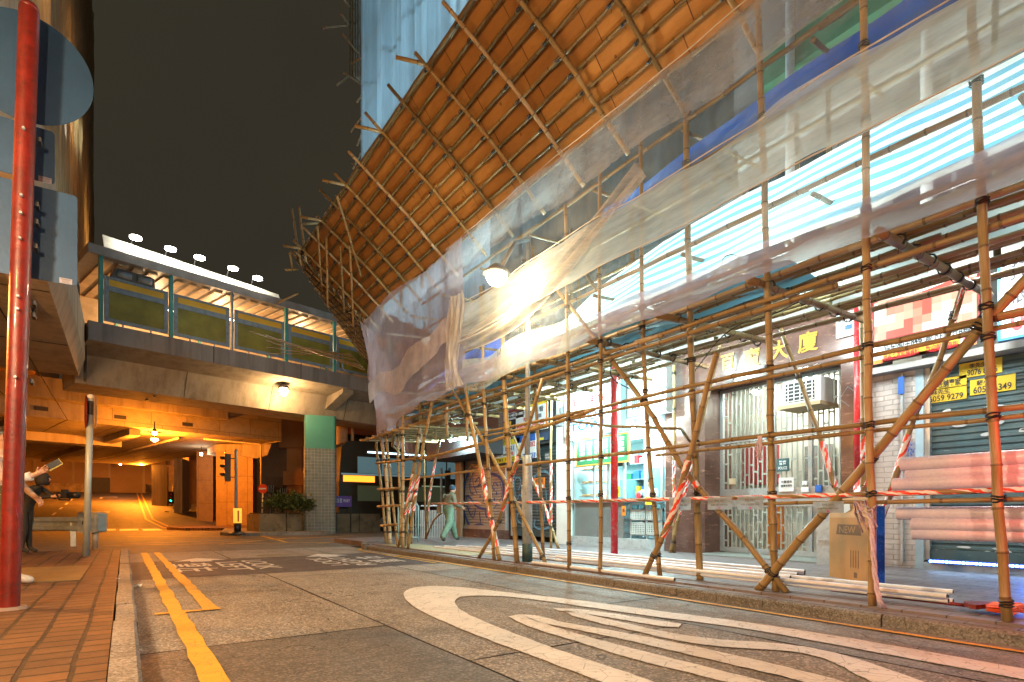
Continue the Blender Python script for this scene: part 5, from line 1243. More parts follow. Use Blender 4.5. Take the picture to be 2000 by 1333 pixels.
# sheets on and above the deck
def sheet(name, fn, nu, nv, m, lab, cat, group=None, smooth=True):
    b = MB(); b.grid(fn, nu, nv); o = b.build(name, m, None, smooth); tag(o, lab, cat, group); return o
sn = math.sin
sheet('deck_tarpaulin', lambda i, j: (5.35+1.95*j, -3+16.5*i, 3.43+.04*sn(i*60+j*3)+.03*sn(i*23+j*9)+.02*sn(j*30)+.12*max(0, j-.8)), 200, 16, M_whsheet, 'white and pale sheet lying on the bamboo deck over the pavement', 'tarpaulin')
sheet('blue_deck_sheet', lambda i, j: (5.37+.75*j, 3.0+9.6*i, 3.385+.03*sn(i*50+j*5)+.02*sn(i*17)-.06*sn(j*3)), 120, 8, M_skyb, 'pale blue sheet sagging between the deck poles near the outer edge', 'tarpaulin')
def stf(i, j):
    y = -2.5+11.3*i; sag = .55*max(0, (i-.62)/.38)**1.6
    x = 5.72+.6*j+.03*sn(y*3+j*4)
    z = 3.76+(1.07-.75*max(0, (i-.7)/.3))*j+.012*sn(y*2.1)+.006*sn(y*7+j*5)-sag*.2*j+.02*sn(y*.9)*j
    return (x, y, z)
sheet('striped_sheet', stf, 180, 14, M_stripe, 'blue and white striped sheeting strung sloping above the deck behind the nets', 'tarpaulin')
sheet('striped_sheet', lambda i, j: (6.1+.5*j+.06*sn(i*20), 7.6+3.2*i, 3.48+.45*j+.09*sn(i*14+j*3)+.05*sn(i*31)), 50, 10, M_stripe, 'crumpled end of striped sheeting heaped on the deck below the street lamp', 'tarpaulin')
sheet('bright_blue_tarpaulin', lambda i, j: (5.62+.18*j+.015*sn(i*30), -1.0+6.9*i+.15*j, 5.06+.66*j*(1-.55*i)+.02*sn(i*12)), 60, 6, M_blue, 'deep blue tarpaulin band stretched above the white net', 'tarpaulin')
sheet('bright_blue_tarpaulin', lambda i, j: (6.0+.2*j, 8.3+4.2*i, 4.0+.5*j*(.4+.6*sn(i*3))+.05*sn(i*25)-.5*i*.3), 40, 6, M_blue, 'crumpled blue tarpaulin inside the mauve net at the scaffold end', 'tarpaulin')
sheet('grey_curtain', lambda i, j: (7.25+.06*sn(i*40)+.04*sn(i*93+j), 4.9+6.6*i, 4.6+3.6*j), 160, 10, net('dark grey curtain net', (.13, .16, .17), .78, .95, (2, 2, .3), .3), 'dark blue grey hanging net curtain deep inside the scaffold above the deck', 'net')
# debris nets
NX = 4.98
def netf(y0, y1, z0f, z1f, X=4.98, amp=.03, fr=1.0, sk=0):
    def f(i, j):
        y = y0+(y1-y0)*i; z0 = z0f(i); z1 = z1f(i); z = z0+(z1-z0)*j
        return (X+amp*sn(y*2.3*fr+z*1.1)+amp*.7*sn(y*5.1*fr-z*2.3+1)+amp*.4*sn(y*11*fr+z*3.7)+sk*(1-j), y, z+.02*sn(y*3))
    return f
c_ = lambda v: (lambda i: v)
sheet('debris_net', netf(-2.5, 9.4, lambda i: 5.22+.03*sn(i*9)+.02*sn(i*25), lambda i: 5.86+.015*sn(i*18), 4.97, .02), 160, 16, M_netw, 'sheer white net band hanging just below the plywood catch fan', 'net')
sheet('debris_net', netf(-2.5, 9.2, lambda i: 4.00+.012*sn(i*30), lambda i: 4.62+.03*sn(i*19)+.015*sn(i*47)-.05*max(0, i-.55), 4.95, .02), 160, 10, M_netd, 'doubled opaque white net band across the middle of the scaffold front', 'net')
sheet('debris_net', netf(-2.5, 9.0, lambda i: 3.13+.015*sn(i*40)+.1*max(0, i-.8), lambda i: 3.45+.01*sn(i*23), 4.94, .015), 160, 8, M_netl, 'mauve net strip along the outer edge of the bamboo deck', 'net')
sheet('debris_net', netf(-2.5, 9.2, c_(3.41), c_(5.86), 5.0, .015), 120, 8, net('very sheer net', (.8, .85, .85), .06, .24, (1.5, 1.5, 4)), 'very sheer net in front of the striped sheeting', 'net')
# left net: full height, drooping at the corner
def nl(i, j):
    y = 8.75+5.2*i; zt = 5.84-.05*sn(i*7); zb = 3.14-.06*i-.32*max(0, i-.45)/.55+.04*sn(i*22)
    z = zb+(zt-zb)*j
    yy = y-(1-j)*1.15*max(0, i-.2)/.8
    f = .03*sn(yy*2.1+z*.8)+.012*sn(yy*6+z*1.3)+.010*sn(yy*13+z*2)*j+.02*sn(z*2.3+yy)*i+.006*sn(yy*30+z)*j*j
    return (4.98+f, yy, z)
sheet('debris_net', nl, 150, 60, M_netp, 'mauve grey net wrapping the far end of the scaffold at the street corner', 'net')
# doubled fold of that net
def nl2(i, j):
    y = 8.8+4.9*i; zt = 4.50-.42*i+.06*sn(i*17)+.07*sn(i*7); z = zt-(.55-.1*sn(i*9))*(1-j); yy = y-.5*i*(1-.3*j)
    return (4.92+.02*sn(yy*3+z)+.012*sn(yy*8-z*2)+.008*sn(yy*17+z*3), yy, z)
sheet('debris_net', nl2, 120, 14, net('folded mauve net', (.74, .68, .66), .6, .9), 'thick doubled fold of net slung across the mauve corner net', 'net')
def ncor(i, j):
    a = i*1.15; yb = 13.95-(1-j)*1.15-.35*(1-j)*sn(j*9)*.3; zt = 5.84; zb = 2.62+.15*sn(i*9); z = zb+(zt-zb)*j
    return (4.98+.5*a*1.0+.06*sn(z*4+i*7), yb+.866*a+.08*sn(z*2.3+i*3), z)
sheet('debris_net', ncor, 30, 50, M_netp, 'net turning round the end of the scaffold towards the side street', 'net')
def nend(i, j):
    s = 10*i; zb = 3.0; z = zb+3.0*j
    return (5.55+.5*s+.06*sn(s*3+z), 14.95+.866*s-(1-j)*1.0, z)
sheet('debris_net', nend, 60, 14, M_netp, 'net along the side street face of the scaffold', 'net')
def hem(zf, X, y0, y1, lab):
    b = MB(); P = [Vector((X+.006*sn(k), y0+(y1-y0)*k/80, zf(k/80))) for k in range(81)]; b.tube(P, .007, 5)
    tag(b.build('net_hem', M('net hem cord', (.55, .52, .48), .8), None, True), lab, 'cord')
hem(lambda i: 5.87+.015*sn(i*18), 4.96, -2.5, 8.7, 'pale hem cord along the top edge of the sheer net under the catch fan')
hem(lambda i: 4.62+.03*sn(i*19)+.015*sn(i*47), 4.93, -2.5, 8.7, 'pale hem cord along the top edge of the doubled white net')
hem(lambda i: 4.00+.012*sn(i*30), 4.93, -2.5, 8.7, 'pale hem cord along the bottom edge of the doubled white net')
# hanging fold by the street lamp
def nfold(i, j):
    z = 3.15+1.65*j; k = 1+.35*(1-j); return (4.88+.022*sn(i*9+z*1.7)+.014*sn(i*21-z*3)+.008*sn(i*43+z), 9.2-.62*i*k*(.8+.2*sn(z*3.1))+.09*sn(z*2.1)+.02*sn(z*9+i*8), z)
sheet('debris_net', nfold, 60, 40, net('bunched net', (.72, .72, .70), .40, .75, (3, 3, 1)), 'bunched vertical fold of pale net left of the glowing street lamp', 'net')
def swag(i, j):
    y = 8.7-4.2*i; z = 3.85+.95*i**1.3+(.40-.30*abs(i-.35))*(j-.3)-.26*sn(i*3.14)
    return (4.90+.08*sn(j*9+i*4)+.03*sn(j*23), y, z)
sheet('debris_net', swag, 80, 22, net('lit swag net', (.80, .74, .66), .30, .62, (.5, .5, 5)), 'loose swag of net glowing under the street lamp', 'net')
def bag(i, j):
    y = 8.7-3.2*i; z = 3.02+.12*i+.55*j*(1-.2*i)
    return (4.96+.05*sn(y*4+z*2), y, z+.05*sn(y*3))
sheet('debris_net', bag, 60, 16, net('sheer teal net', (.70, .82, .82), .25, .55), 'sheer pale net strip sagging below the glowing swag', 'net')
# ================================================================== CATCH FAN
fan = empty('bamboo_catch_fan', (4.5, 8, 6.1), 'huge plywood and bamboo catch fan sloping out over the street, orange lit underside', 'catch fan')
A0, A1 = Vector((5.30, 0, 6.10)), Vector((3.76, 0, 7.60))
YE, YO = 14.85, 15.35      # inner and outer corner
def fp(y, q, off=0):        # point on the fan face, q 0 inner .. 1 outer, off = above the face
    n = Vector((.70, 0, .72)); e = (y-0)
    return Vector((A0.x+(A1.x-A0.x)*q, y, A0.z+(A1.z-A0.z)*q))+n*off
NB = 9
b = MB()
for k in range(NB):
    q0, q1 = k/NB-.01, (k+1)/NB+.015
    n = 60
    for i in range(n):
        y0 = -3+(YE+3)*i/n; y1 = -3+(YE+3)*(i+1)/n
        e0 = (YO-YE)*q0*(1 if i == n-1 else 0); e1 = (YO-YE)*q1*(1 if i == n-1 else 0)
        b.add([fp(y0, q0, .10), fp(y1+e0, q0, .10), fp(y1+e1, q1, .128), fp(y0, q1, .128)], [(0, 1, 2, 3)], 0, [[(y0+k*.61, k+.02), (y1+k*.61, k+.02), (y1+k*.61, k+.98), (y0+k*.61, k+.98)]])
b.build('plywood_boards', M_ply, fan)
for k in range(NB+1):
    q = k/NB; y = -3
    while y < YE:
        e = min(y+random.uniform(3.6, 5), YE+.4*q)
        b = MB(); b.bamboo([fp(y, q+.004, .055), fp(e, q-.004, .055)], .026, 7); b.build('ledger', BAMD if random.random() < .8 else BAM, fan, True); y = e-.3 if e < YE else 99
b = MB(); b.bamboo([fp(-3, 1.015, .02), fp(6, 1.01, .02), fp(YO+.1, 1.02, .02)], .036, 7); b.build('edge_pole', BAMD, fan, True)
ys = [14.75, 13.9, 13.05, 12.2, 11.35, 10.5, 9.4, 8.5, 7.6, 6.65, 5.75, 4.8, 3.8, 2.7, 1.5, .2]
for i, y in enumerate(ys):
    b = MB(); e = random.uniform(.06, .20); P = [fp(y-.35, -.22), fp(y-.2, .4), fp(y+.15, 1+e)]
    b.bamboo(P, .030+.006*random.random(), 8); o = b.build('rafter', [BAM, BAMG, BAM, BAMD][i % 4], fan, True)
    tm = Ties()
    for k in range(NB+1):
        q = k/NB; tm.tie(fp(y-.28+.42*q, q, .0), P[2]-P[0], .038, n=2)
    tm.build('lashing', TIE, o)
    if i % 2 == 0:
        b = MB(); p = fp(y+.15, 1.02); b.bamboo([p+Vector((.03, -.06, 0)), p+Vector((-.42, .1, .03))], .032); b.build('outrigger', BAM, fan, True)
# crossing braces and whiskers near the corner
for (u0, v0, u1, v1, d0, d1) in ((658, 382, 705, 540, 11.9, 13.4), (637, 465, 640, 600, 13.3, 14.0), (664, 480, 672, 610, 13, 14.2), (683, 480, 690, 640, 12.8, 13.8), (620, 442, 628, 560, 13.6, 14.6)):
    b = MB(); b.bamboo([PT(u0, v0, d0-.6), PT(u1, v1, d1-.6)], .028); b.build('brace', BAM, fan, True)
for (u0, v0, u1, v1, tt) in ((570, 408, 588, 520, 14.2), (584, 404, 598, 512, 14.2), (565, 494, 572, 530, 14.3), (558, 528, 582, 526, 14.2), (592, 438, 622, 436, 14.0), (542, 592, 582, 574, 14.6)):
    b = MB(); b.bamboo([PT(u0, v0, tt), PT(u1, v1, tt+.2)], .030); b.build('whisker', BAM, fan, True)
# side wing: continues along the side street
wing = empty('side_catch_fan', (5, 19, 6), 'side wing of the catch fan in tightly packed bamboo, turning down the side street', 'catch fan')
Wd = Vector((.5, .866, 0)); O0, I0 = Vector((3.72, 15.35, 7.6)), Vector((5.3, 14.85, 6.1))
def wp(s, q, off=0): return I0.lerp(O0, q)+Wd*s+Vector((.7, -.35, .7))*off
b = MB()
for k in range(NB):
    q0, q1 = k/NB, (k+1)/NB+.01
    for i in range(20):
        b.add([wp(i*.5, q0, .10), wp(i*.5+.5, q0, .10), wp(i*.5+.5, q1, .15), wp(i*.5, q1, .15)], [(0, 1, 2, 3)], 0, [[(i*.5, k+.02), (i*.5+.5, k+.02), (i*.5+.5, k+.98), (i*.5, k+.98)]])
b.build('plywood_boards', M_ply, wing)
for k in range(NB+1):
    b = MB(); b.bamboo([wp(-.25, k/NB, .05), wp(10, k/NB, .05)], .03); b.build('ledger', BAM if k % 2 else BAMD, wing, True)
for k in range(17):
    s = .1+.6*k; b = MB(); P = [wp(s+.3, -.1), wp(s, 1.12)]; b.bamboo(P, .034); o = b.build('rafter', BAMD if k % 2 else BAM, wing, True); tm = Ties()
    for i in range(0, NB+1): tm.tie(wp(s+.2-.2*i/NB, i/NB), P[1]-P[0], .036, n=2)
    tm.build('lashing', TIE, o)
for k in range(7):
    p = PT(712-4*k, 722-5*k, 17+.3*k); q = PT(470+18*k if k % 2 else 520, 655+6*k-12*(k % 2), 19.5)
    b = MB(); b.bamboo([p, q], .022, wob=.02); b.build('outrigger', BAM, wing, True)
# ================================================================== NETTED TOWER above the fan
tw = empty('scaffolded_tower', (10, 8, 6), 'tower block wrapped in pale blue debris netting rising above the catch fan', 'building')
b = MB(); b.box(8.4, 16, -8, 15.6, 10.5, 40); b.build('wall', M_plaster, tw)
def tnet(i, j):
    y = -6+22.5*i; z = 7.2+26*j
    w = .10*sn(y*4.2+.25*sn(z*.5))+.06*sn(y*9.3+.1*z)+.035*sn(y*21+z*.2)
    return (5.88+w, y, z)
b = MB(); b.grid(tnet, 420, 20); b.build('net', M_nett, tw, True)
b = MB(); b.grid(lambda i, j: (5.9+4.5*i, 16.5+2.0*i+.1*sn(i*40), 7.2+26*j), 40, 10); b.build('net', M_nett, tw, True)
for k in range(9):
    z = 8+1.75*k; b = MB(); b.bamboo([(6.05, 16.7, z), (6.05, 8, z+.02)], .04); b.build('ledger', BAM, tw, True)
    b = MB(); b.bamboo([(5.95, 16.55, z-.3), (5.85, 17.4, z+.4*(k % 3-1))], .03); b.build('transom', BAMG, tw, True)
for y in (16.75, 15.4, 14.1, 12.8):
    b = MB(); b.bamboo([(6.1, y, 6.5), (6.1, y+.05, 26)], .042); b.build('pole', BAM, tw, True)
for y, z in ((15, 9.0), (12.8, 9.2), (10, 10.2), (15.2, 12.5), (12.4, 13.0), (9, 14), (15, 17), (11, 18)): lamp('tower_fill_light', (7.6, y, z), (.52, .82, 1), 120, .4)  # cool fill added behind the net so it glows blue, no fixtures
# projecting bay seen against the sky
pb = PT(690, 100, 17.6)
b = MB()
for k in range(5): b.tube([PT(684+5*k, -80, 17.8), PT(684+5*k, 150, 17.8)], .02, 4)
for k in range(9): b.tube([PT(683, 150-27*k, 17.8), PT(705, 160-27*k, 18.2)], .018, 4)
b.build('bay_frame', BAMD, tw)
a, c = PT(688, -80, 18), PT(704, 152, 18); b = MB(); b.quad(PT(688, 148, 18), PT(704, 160, 18), PT(704, -80, 18), PT(688, -80, 18)); b.build('bay_net', net('bright bay net', (.7, .8, .78), .5, .85, (8, 8, 3)), tw)
for (u0, v0, u1, v1) in ((631, 55, 682, 50), (666, 28, 684, 52), (668, 66, 702, 108), (671, 142, 705, 165), (657, 167, 680, 150), (690, 330, 705, 300), (697, 200, 712, 178), (672, 0, 684, 15), (698, 285, 706, 262)):
    b = MB(); b.bamboo([PT(u0, v0, 17.5), PT(u1, v1, 17.8)], .034); b.build('outrigger', BAMG, tw, True)
# ================================================================== FACADE, plane X = 9.2
FX = 9.2
RT, UP = Vector((0, -1, 0)), Vector((0, 0, 1))
up_ = empty('upper_facade', (12, 6, 4.1), 'grey upper storeys of the shop building behind the scaffold, with a green string band', 'building')
b = MB(); b.box(9.2, 16, -7, 16.6, 4.3, 10.45); b.build('wall', M_concg, up_)
b = MB(); b.box(9.0, 9.2, -7, 5.6, 8.2, 8.75); b.build('string_band', M('green painted band', (.06, .22, .12), .6), up_)
b = MB(); b.box(8.9, 9.2, -7, 16.6, 7.1, 7.4); b.build('ledge', M_plaster, up_)
for k in range(8):
    y = -2.5+2.3*k; b = MB(); b.box(9.17, 9.22, y, y+1.5, 5.2, 6.8); w = b.build('window', M_glass, up_)
    f = MB(); f.box(9.12, 9.17, y-.04, y+.02, 5.15, 6.85); f.box(9.12, 9.17, y+.72, y+.78, 5.15, 6.85); f.box(9.12, 9.17, y+1.48, y+1.54, 5.15, 6.85); f.box(9.12, 9.168, y, y+1.5, 6.2, 6.26); f.build('window_frame', M_alu, w)
b = MB()
for y in (3.1, 5.0): b.tube([(8.95, y, 4.3), (8.95, y, 10)], .07, 10)
b.build('drain_pipe', M_whitep, up_, True)
for k in range(3):
    y = 9.5+1.6*k; b = MB(); b.box(8.75, 9.2, y, y+.7, 5.0, 5.45); b.build('air_conditioner', M_cream, up_)
body = empty('shop_building', (12, 6, .13), 'ground floor of the shop building with brown tiled end bay beside the graffiti shutter', 'building')
b = MB(); b.box(11.2, 16, -7, 16.6, .13, 4.3); b.build('back_wall', M_plaster, body)
b = MB(); b.box(9.2, 11.2, -7, 7.6, 4.15, 4.3); b.box(9.2, 11.2, 10.9, 16.6, 4.0, 4.3); b.box(9.2, 11.2, 7.6, 10.9, 4.15, 4.3); b.build('ceiling', M_plaster, body)
b = MB(); b.box(9.2, 11.2, 16.3, 16.6, .13, 4.0); b.build('end_wall', M_brown, body)
# --- shutters
def shutter(y0, y1, z0, z1, X, m, lab, extra=None, grp=None):
    t = empty('roller_shutter', (X, (y0+y1)/2, z0), lab, 'shutter', grp)
    b = MB(); n = int((z1-z0)/.085); vs = []
    for k in range(n+1):
        z = z0+(z1-z0)*k/n
        for dx, dz in ((0, 0), (-.018, .02), (-.018, .055), (0, .07)):
            vs.append((X+dx, y0, z+dz)); vs.append((X+dx, y1, z+dz))
    b.add(vs, [(2*i, 2*i+1, 2*i+3, 2*i+2) for i in range(len(vs)//2-1)]); b.build('curtain', m, t)
    b = MB(); b.box(X-.05, X+.02, y0, y1, z0-.03, z0+.10); b.build('bottom_bar', m, t)
    for y in (y0-.06, y1): b = MB(); b.box(X-.07, X+.05, y, y+.06, z0-.05, z1+.1); b.build('guide_rail', M_alu, t)
    return t
def sgn(u0, v0, u1, v1, X=9.15): # rectangle on the plane: returns y0 (left in the picture, larger y), y1, z0, z1 using the left edge heights
    ya, yb = FY(u0, X), FY(u1, X); return ya, yb, FZ(u0, v1, X), FZ(u0, v0, X)
gs = shutter(13.78, 16.25, .42, 2.62, 9.3, M_shut1, 'tan roller shutter sprayed with a large blue cartoonish graffiti face')
b = MB(); b.box(9.2, 9.5, 13.6, 16.5, .13, .40); b.build('stone_step', M_marble, gs)
b = MB(); b.box(9.12, 9.5, 16.25, 16.6, .13, 2.7); b.build('jamb', M('tan jamb', (.32, .2, .12), .7), gs)
# graffiti strokes traced in picture coordinates of the shutter plane
GX = 9.262
def stroke(P, w, parent, m, X=GX, uv=True):
    Q = [PX(u, v, X) for u, v in P]
    Q = smoothpts(Q, 2); b = MB(); vs = []
    for i, p in enumerate(Q):
        d = (Q[min(i+1, len(Q)-1)]-Q[max(i-1, 0)]).normalized(); s = d.cross(Vector((1, 0, 0))); k = w/2*(1+.15*math.sin(i*1.7)); k *= (.5 if i in (0, len(Q)-1) else 1)
        vs += [p+s*k, p-s*k]
    b.add(vs, [(2*i, 2*i+1, 2*i+3, 2*i+2) for i in range(len(Q)-1)]); return b.build('graffiti_line', m, parent)
def z5(P): return [(880+x*.15, 880+y*.15) for x, y in P]
M_spray = M('navy spray paint', (.02, .045, .16), .6, 0, .3, 12)
for P, w in (([(290, 200), (200, 350), (160, 560), (100, 640), (170, 800), (215, 920), (260, 1020), (380, 950), (490, 1050), (560, 1020), (640, 880)], .11),
             ([(640, 880), (690, 640), (690, 420), (620, 330), (520, 300)], .09), ([(640, 400), (690, 600), (560, 760)], .03), ([(200, 600), (240, 590), (330, 740), (460, 770), (540, 730)], .07),
             ([(200, 610), (200, 700), (290, 920), (330, 760)], .05), ([(210, 620), (250, 840)], .02), ([(280, 690), (230, 780)], .02), ([(320, 750), (260, 850)], .02),
             ([(375, 800), (390, 940)], .06), ([(450, 760), (460, 860), (480, 870)], .06), ([(300, 270), (240, 440), (260, 560), (300, 570)], .05), ([(290, 290), (290, 440), (350, 580)], .04),
             ([(320, 420), (370, 330), (390, 420), (350, 470)], .05), ([(380, 330), (440, 400), (400, 450), (470, 500)], .06), ([(250, 470), (340, 480), (430, 420)], .04),
             ([(540, 500), (570, 400), (620, 470)], .04), ([(150, 640), (160, 600), (230, 590)], .03)):
    stroke(z5(P), w, gs, M_spray)
for (x, y) in ((425, 545), (450, 600), (385, 600), (425, 665), (535, 570), (565, 510), (600, 560), (570, 640)):
    p = PX(880+x*.15, 880+y*.15, GX); b = MB(); b.add([(GX, p.y+.035*math.cos(a), p.z+.055*math.sin(a)) for a in [i*.785 for i in range(8)]], [tuple(range(8))]); b.build('graffiti_dot', M_spray, gs)
s2 = shutter(11.25, 13.42, .30, 2.75, 9.3, M_shut2, 'dark green black roller shutter scrawled with pale blue tags')
M_tag = M('pale blue spray', (.10, .24, .34), .6, 0, .4, 8)
for P, w in (([(850, 600), (820, 420), (870, 330), (930, 400), (880, 520)], .05), ([(1090, 350), (1160, 280), (1260, 270), (1330, 400), (1290, 600)], .07), ([(1100, 450), (1180, 330), (1240, 480), (1250, 650)], .04), ([(830, 760), (900, 780), (850, 900), (930, 960)], .04), ([(1100, 900), (1080, 1000), (1200, 1040), (1330, 980)], .06),
             ([(1340, 300), (1370, 500), (1350, 700), (1400, 900)], .035), ([(1120, 700), (1130, 830)], .02), ([(870, 640), (900, 560), (930, 620)], .04), ([(1200, 720), (1230, 900), (1190, 980)], .03)):
    stroke(z5(P), w, s2, M_tag)
def poster(name, ya, yb, z0, z1, X, base, rows, lab, cat='poster', frame=None, th=.02, grp=None):
    """rows: (text, colour material, x0, x1, y0, y1 in 0..1 of the sheet) or (None, mat, ...) for a filled patch"""
    t = empty(name, (X, (ya+yb)/2, z0), lab, cat, grp)
    w, h = ya-yb, z1-z0
    b = MB(); b.box(X, X+th, yb, ya, z0, z1); b.build('sheet' if cat == 'poster' else 'board', base, t)
    by = {}
    for txt, m, x0, x1, y0, y1 in rows:
        if txt is None:
            q = by.setdefault(('p', m.name, len(by)), (MB(), m, 'patch'))[0]; k = .003
            q.add([(X-k, ya-w*x0, z0+h*y0), (X-k, ya-w*x1, z0+h*y0), (X-k, ya-w*x1, z0+h*y1), (X-k, ya-w*x0, z0+h*y1)], [(0, 1, 2, 3)])
        else:
            q = by.setdefault(('t', m.name), (MB(), m, 'lettering'))[0]
            put_text(q, txt, (X-.006, ya-w*x0, z0+h*y0), RT, UP, w*(x1-x0), h*(y1-y0), bold=.018, lift=.0)
    for q, m, nme in by.values(): q.build(nme, m, t)
    if frame:
        b = MB(); e = .03
        b.box(X-.01, X+th+.01, yb-e, yb, z0-e, z1+e); b.box(X-.01, X+th+.01, ya, ya+e, z0-e, z1+e); b.box(X-.01, X+th+.01, yb, ya, z0-e, z0); b.box(X-.01, X+th+.01, yb, ya, z1, z1+e); b.build('frame', frame, t)
    return t
def z4(x, y): return (940+x*.12006, 770+y*.12006)
def pz(x0, y0, x1, y1, X=9.1):
    u0, v0 = z4(x0, y0); u1, v1 = z4(x1, y1); return FY(u0, X), FY(u1, X), FZ(u0, v1, X), FZ(u0, v0, X)
# boards above the two shutters
b = MB(); b.box(9.14, 9.5, 10.95, 13.6, 2.75, 4.2); b.build('sign_backing', M_dark, s2)
b = MB(); b.box(8.2, 9.5, 13.62, 16.9, 2.62, 3.35); fas = b.build('black_fascia', M_dark, gs); b = MB(); b.box(8.9, 9.5, 13.62, 16.7, 3.36, 4.3); b.build('tile_band', M_brown, gs)
X = 9.08
ya, yb, z0, z1 = pz(245, 250, 700, 490); poster('letting_poster', ya, yb, z0+.02, z1+.1, X, M('grey print', (.45, .46, .48), .5), [(None, M_red, .42, 1, .38, .62), (None, M_red, .7, 1, .6, .95), (None, M_ink, .42, 1, .1, .34), ('9140 0188', M_inkw, .45, .97, .14, .30), ('出租', M_mag, .45, .62, .5, .68), (None, M_yel, 0, .3, 0, .22), ('好運商廈', M_ink, .03, .28, .03, .15)], 'grey and red letting poster at the top left of the poster wall')
ya, yb, z0, z1 = pz(262, 500, 490, 770); poster('letting_poster', ya, yb, z0, z1, X-.01, M('orange sheet', (.75, .36, .03), .5), [('好運', M('brown ink', (.45, .2, .02), .6, bmp=0), .1, .5, .45, .85)], 'plain orange letting poster above the yellow and white one')
ya, yb, z0, z1 = pz(222, 790, 570, 1140); poster('letting_poster', ya, yb, z0, z1, X-.02, M_paper, [(None, M_yel, 0, 1, .76, 1), (None, M_yel, 0, 1, 0, .24), ('永興', M_ink, .28, .62, .79, .96), (None, M_ora, .08, .2, .8, .95), ('9363 8781', M_inkb, .05, .95, .5, .70), ('出', M_inkr, .05, .17, .28, .44), ('For Lease', M_ink, .2, .76, .3, .43), ('租', M_inkr, .8, .93, .28, .44), ('2781 1182', M_ink, .05, .95, .05, .2)], 'yellow and white For Lease poster lowest left on the poster wall')
ya, yb, z0, z1 = pz(570, 250, 1090, 650); poster('letting_poster', ya, yb, z0-.02, z1+.15, X, M_paper, [(None, M_yel, .25, 1, .78, 1), ('租售', M_ora, .55, .85, .82, .97), (None, M_ora, .95, 1, .05, .78), (None, M_ora, .2, 1, .02, .07), ('有匙引看', M_ink, .3, .88, .55, .72), (None, M_inkg, .70, .82, .38, .5), ('6677 3804', M_inkr, .04, .9, .14, .33), ('吉', M_inkr, .25, .34, .38, .5)], 'large white and yellow letting poster with a red phone number')
ya, yb, z0, z1 = pz(580, 700, 900, 1080); poster('letting_poster', ya, yb, z0, z1, X-.01, M_paper, [(None, M_inkb, 0, 1, .72, 1), (None, M_mag, 0, .2, .75, .97), ('810 0282', M_inkr, .25, .98, .48, .68), (None, M_inkb, 0, 1, .02, .22), ('92 3292', M_inkw, .2, .95, .05, .19)], 'blue and white letting poster below the large white one')
ya, yb, z0, z1 = pz(930, 640, 1110, 770); poster('letting_poster', ya, yb, z0, z1, X-.005, M('navy sheet', (.02, .05, .12), .5), [(None, M_yel, .2, .55, .05, .4)], 'small torn navy poster right of the lamp post')
ya, yb, z0, z1 = pz(960, 960, 1070, 1070); poster('shutter_notice', ya, yb, z0, z1, 9.25, M_inkg, [('出租', M_inkw, .1, .6, .6, .85), ('查詢', M_inkw, .1, .8, .2, .45)], 'small grey notice on the dark green shutter', grp=None)
for (x0, y0, x1, y1, m, lab) in ((1090, 365, 1225, 500, M_ora, 'orange and white sticker on the dark shutter right of the lamp post'), (925, 450, 960, 610, M_paper, 'narrow white and pink sticker on the dark shutter left of the lamp post')):
    u0, v0 = 880+x0*.15, 880+y0*.15; u1, v1 = 880+x1*.15, 880+y1*.15
    poster('shutter_notice', FY(u0, 9.26), FY(u1, 9.26), FZ(u0, v1, 9.26), FZ(u0, v0, 9.26), 9.255, m, [('招租', M_ink, .15, .85, .55, .9), (None, M_paper, .1, .9, .05, .35)], lab)
# white pillar between shutter and snack shop
t = empty('white_pilaster', (9.1, 11, .13), 'white pilaster with a fuse box between the dark shutter and the snack shop', 'pilaster')
b = MB(); b.box(9.08, 9.6, 10.72, 11.2, .13, 4.2); b.build('shaft', M_whitep, t)
b = MB(); b.box(8.98, 9.08, 10.95, 11.1, 3.1, 3.4); b.box(9.0, 9.08, 10.92, 10.98, 3.4, 3.55); b.build('fuse_box', M_galv, t)
# --- SNACK SHOP, Y 7.75 .. 10.7
sh = empty('snack_shop', (9.9, 9.2, .13), 'brilliantly lit open snack shop with steel counter behind the red post', 'shop')
M_shopw = M('shop white tile', (.42, .60, .62), .35, 0, .08, 2)
b = MB(); b.box(11.0, 11.2, 7.8, 10.7, .13, 4.15); b.build('back_wall', M_shopw, sh)
b = MB(); b.box(9.2, 11.0, 7.72, 7.8, .13, 4.15); b.build('side_wall', M_shopw, sh); b = MB(); b.box(9.2, 11.0, 10.7, 10.76, .13, 4.15); b.build('side_wall', M_shopw, sh)
b = MB(); b.box(9.2, 11.0, 7.8, 10.7, 2.72, 2.80); b.build('ceiling', M_shopw, sh)
b = MB(); b.box(9.12, 11, 7.75, 10.7, .13, .34); b.build('plinth', M_galv, sh)
b = MB(); b.box(9.18, 9.8, 8.95, 10.62, .34, 1.16); c_o = b.build('steel_counter', M_steel, sh)
b = MB(); b.box(9.10, 9.9, 7.85, 10.66, 1.16, 1.21); b.build('counter_top', M_alu, c_o)
for y in (10.62, 9.9, 9.42, 8.92, 8.30, 7.85):
    b = MB(); b.box(9.16, 9.21, y-.03, y+.03, 1.21, 2.72); b.build('mullion', M_alu, sh)
b = MB(); b.box(9.17, 9.2, 9.45, 10.6, 2.02, 2.08); b.build('transom', M_alu, sh)
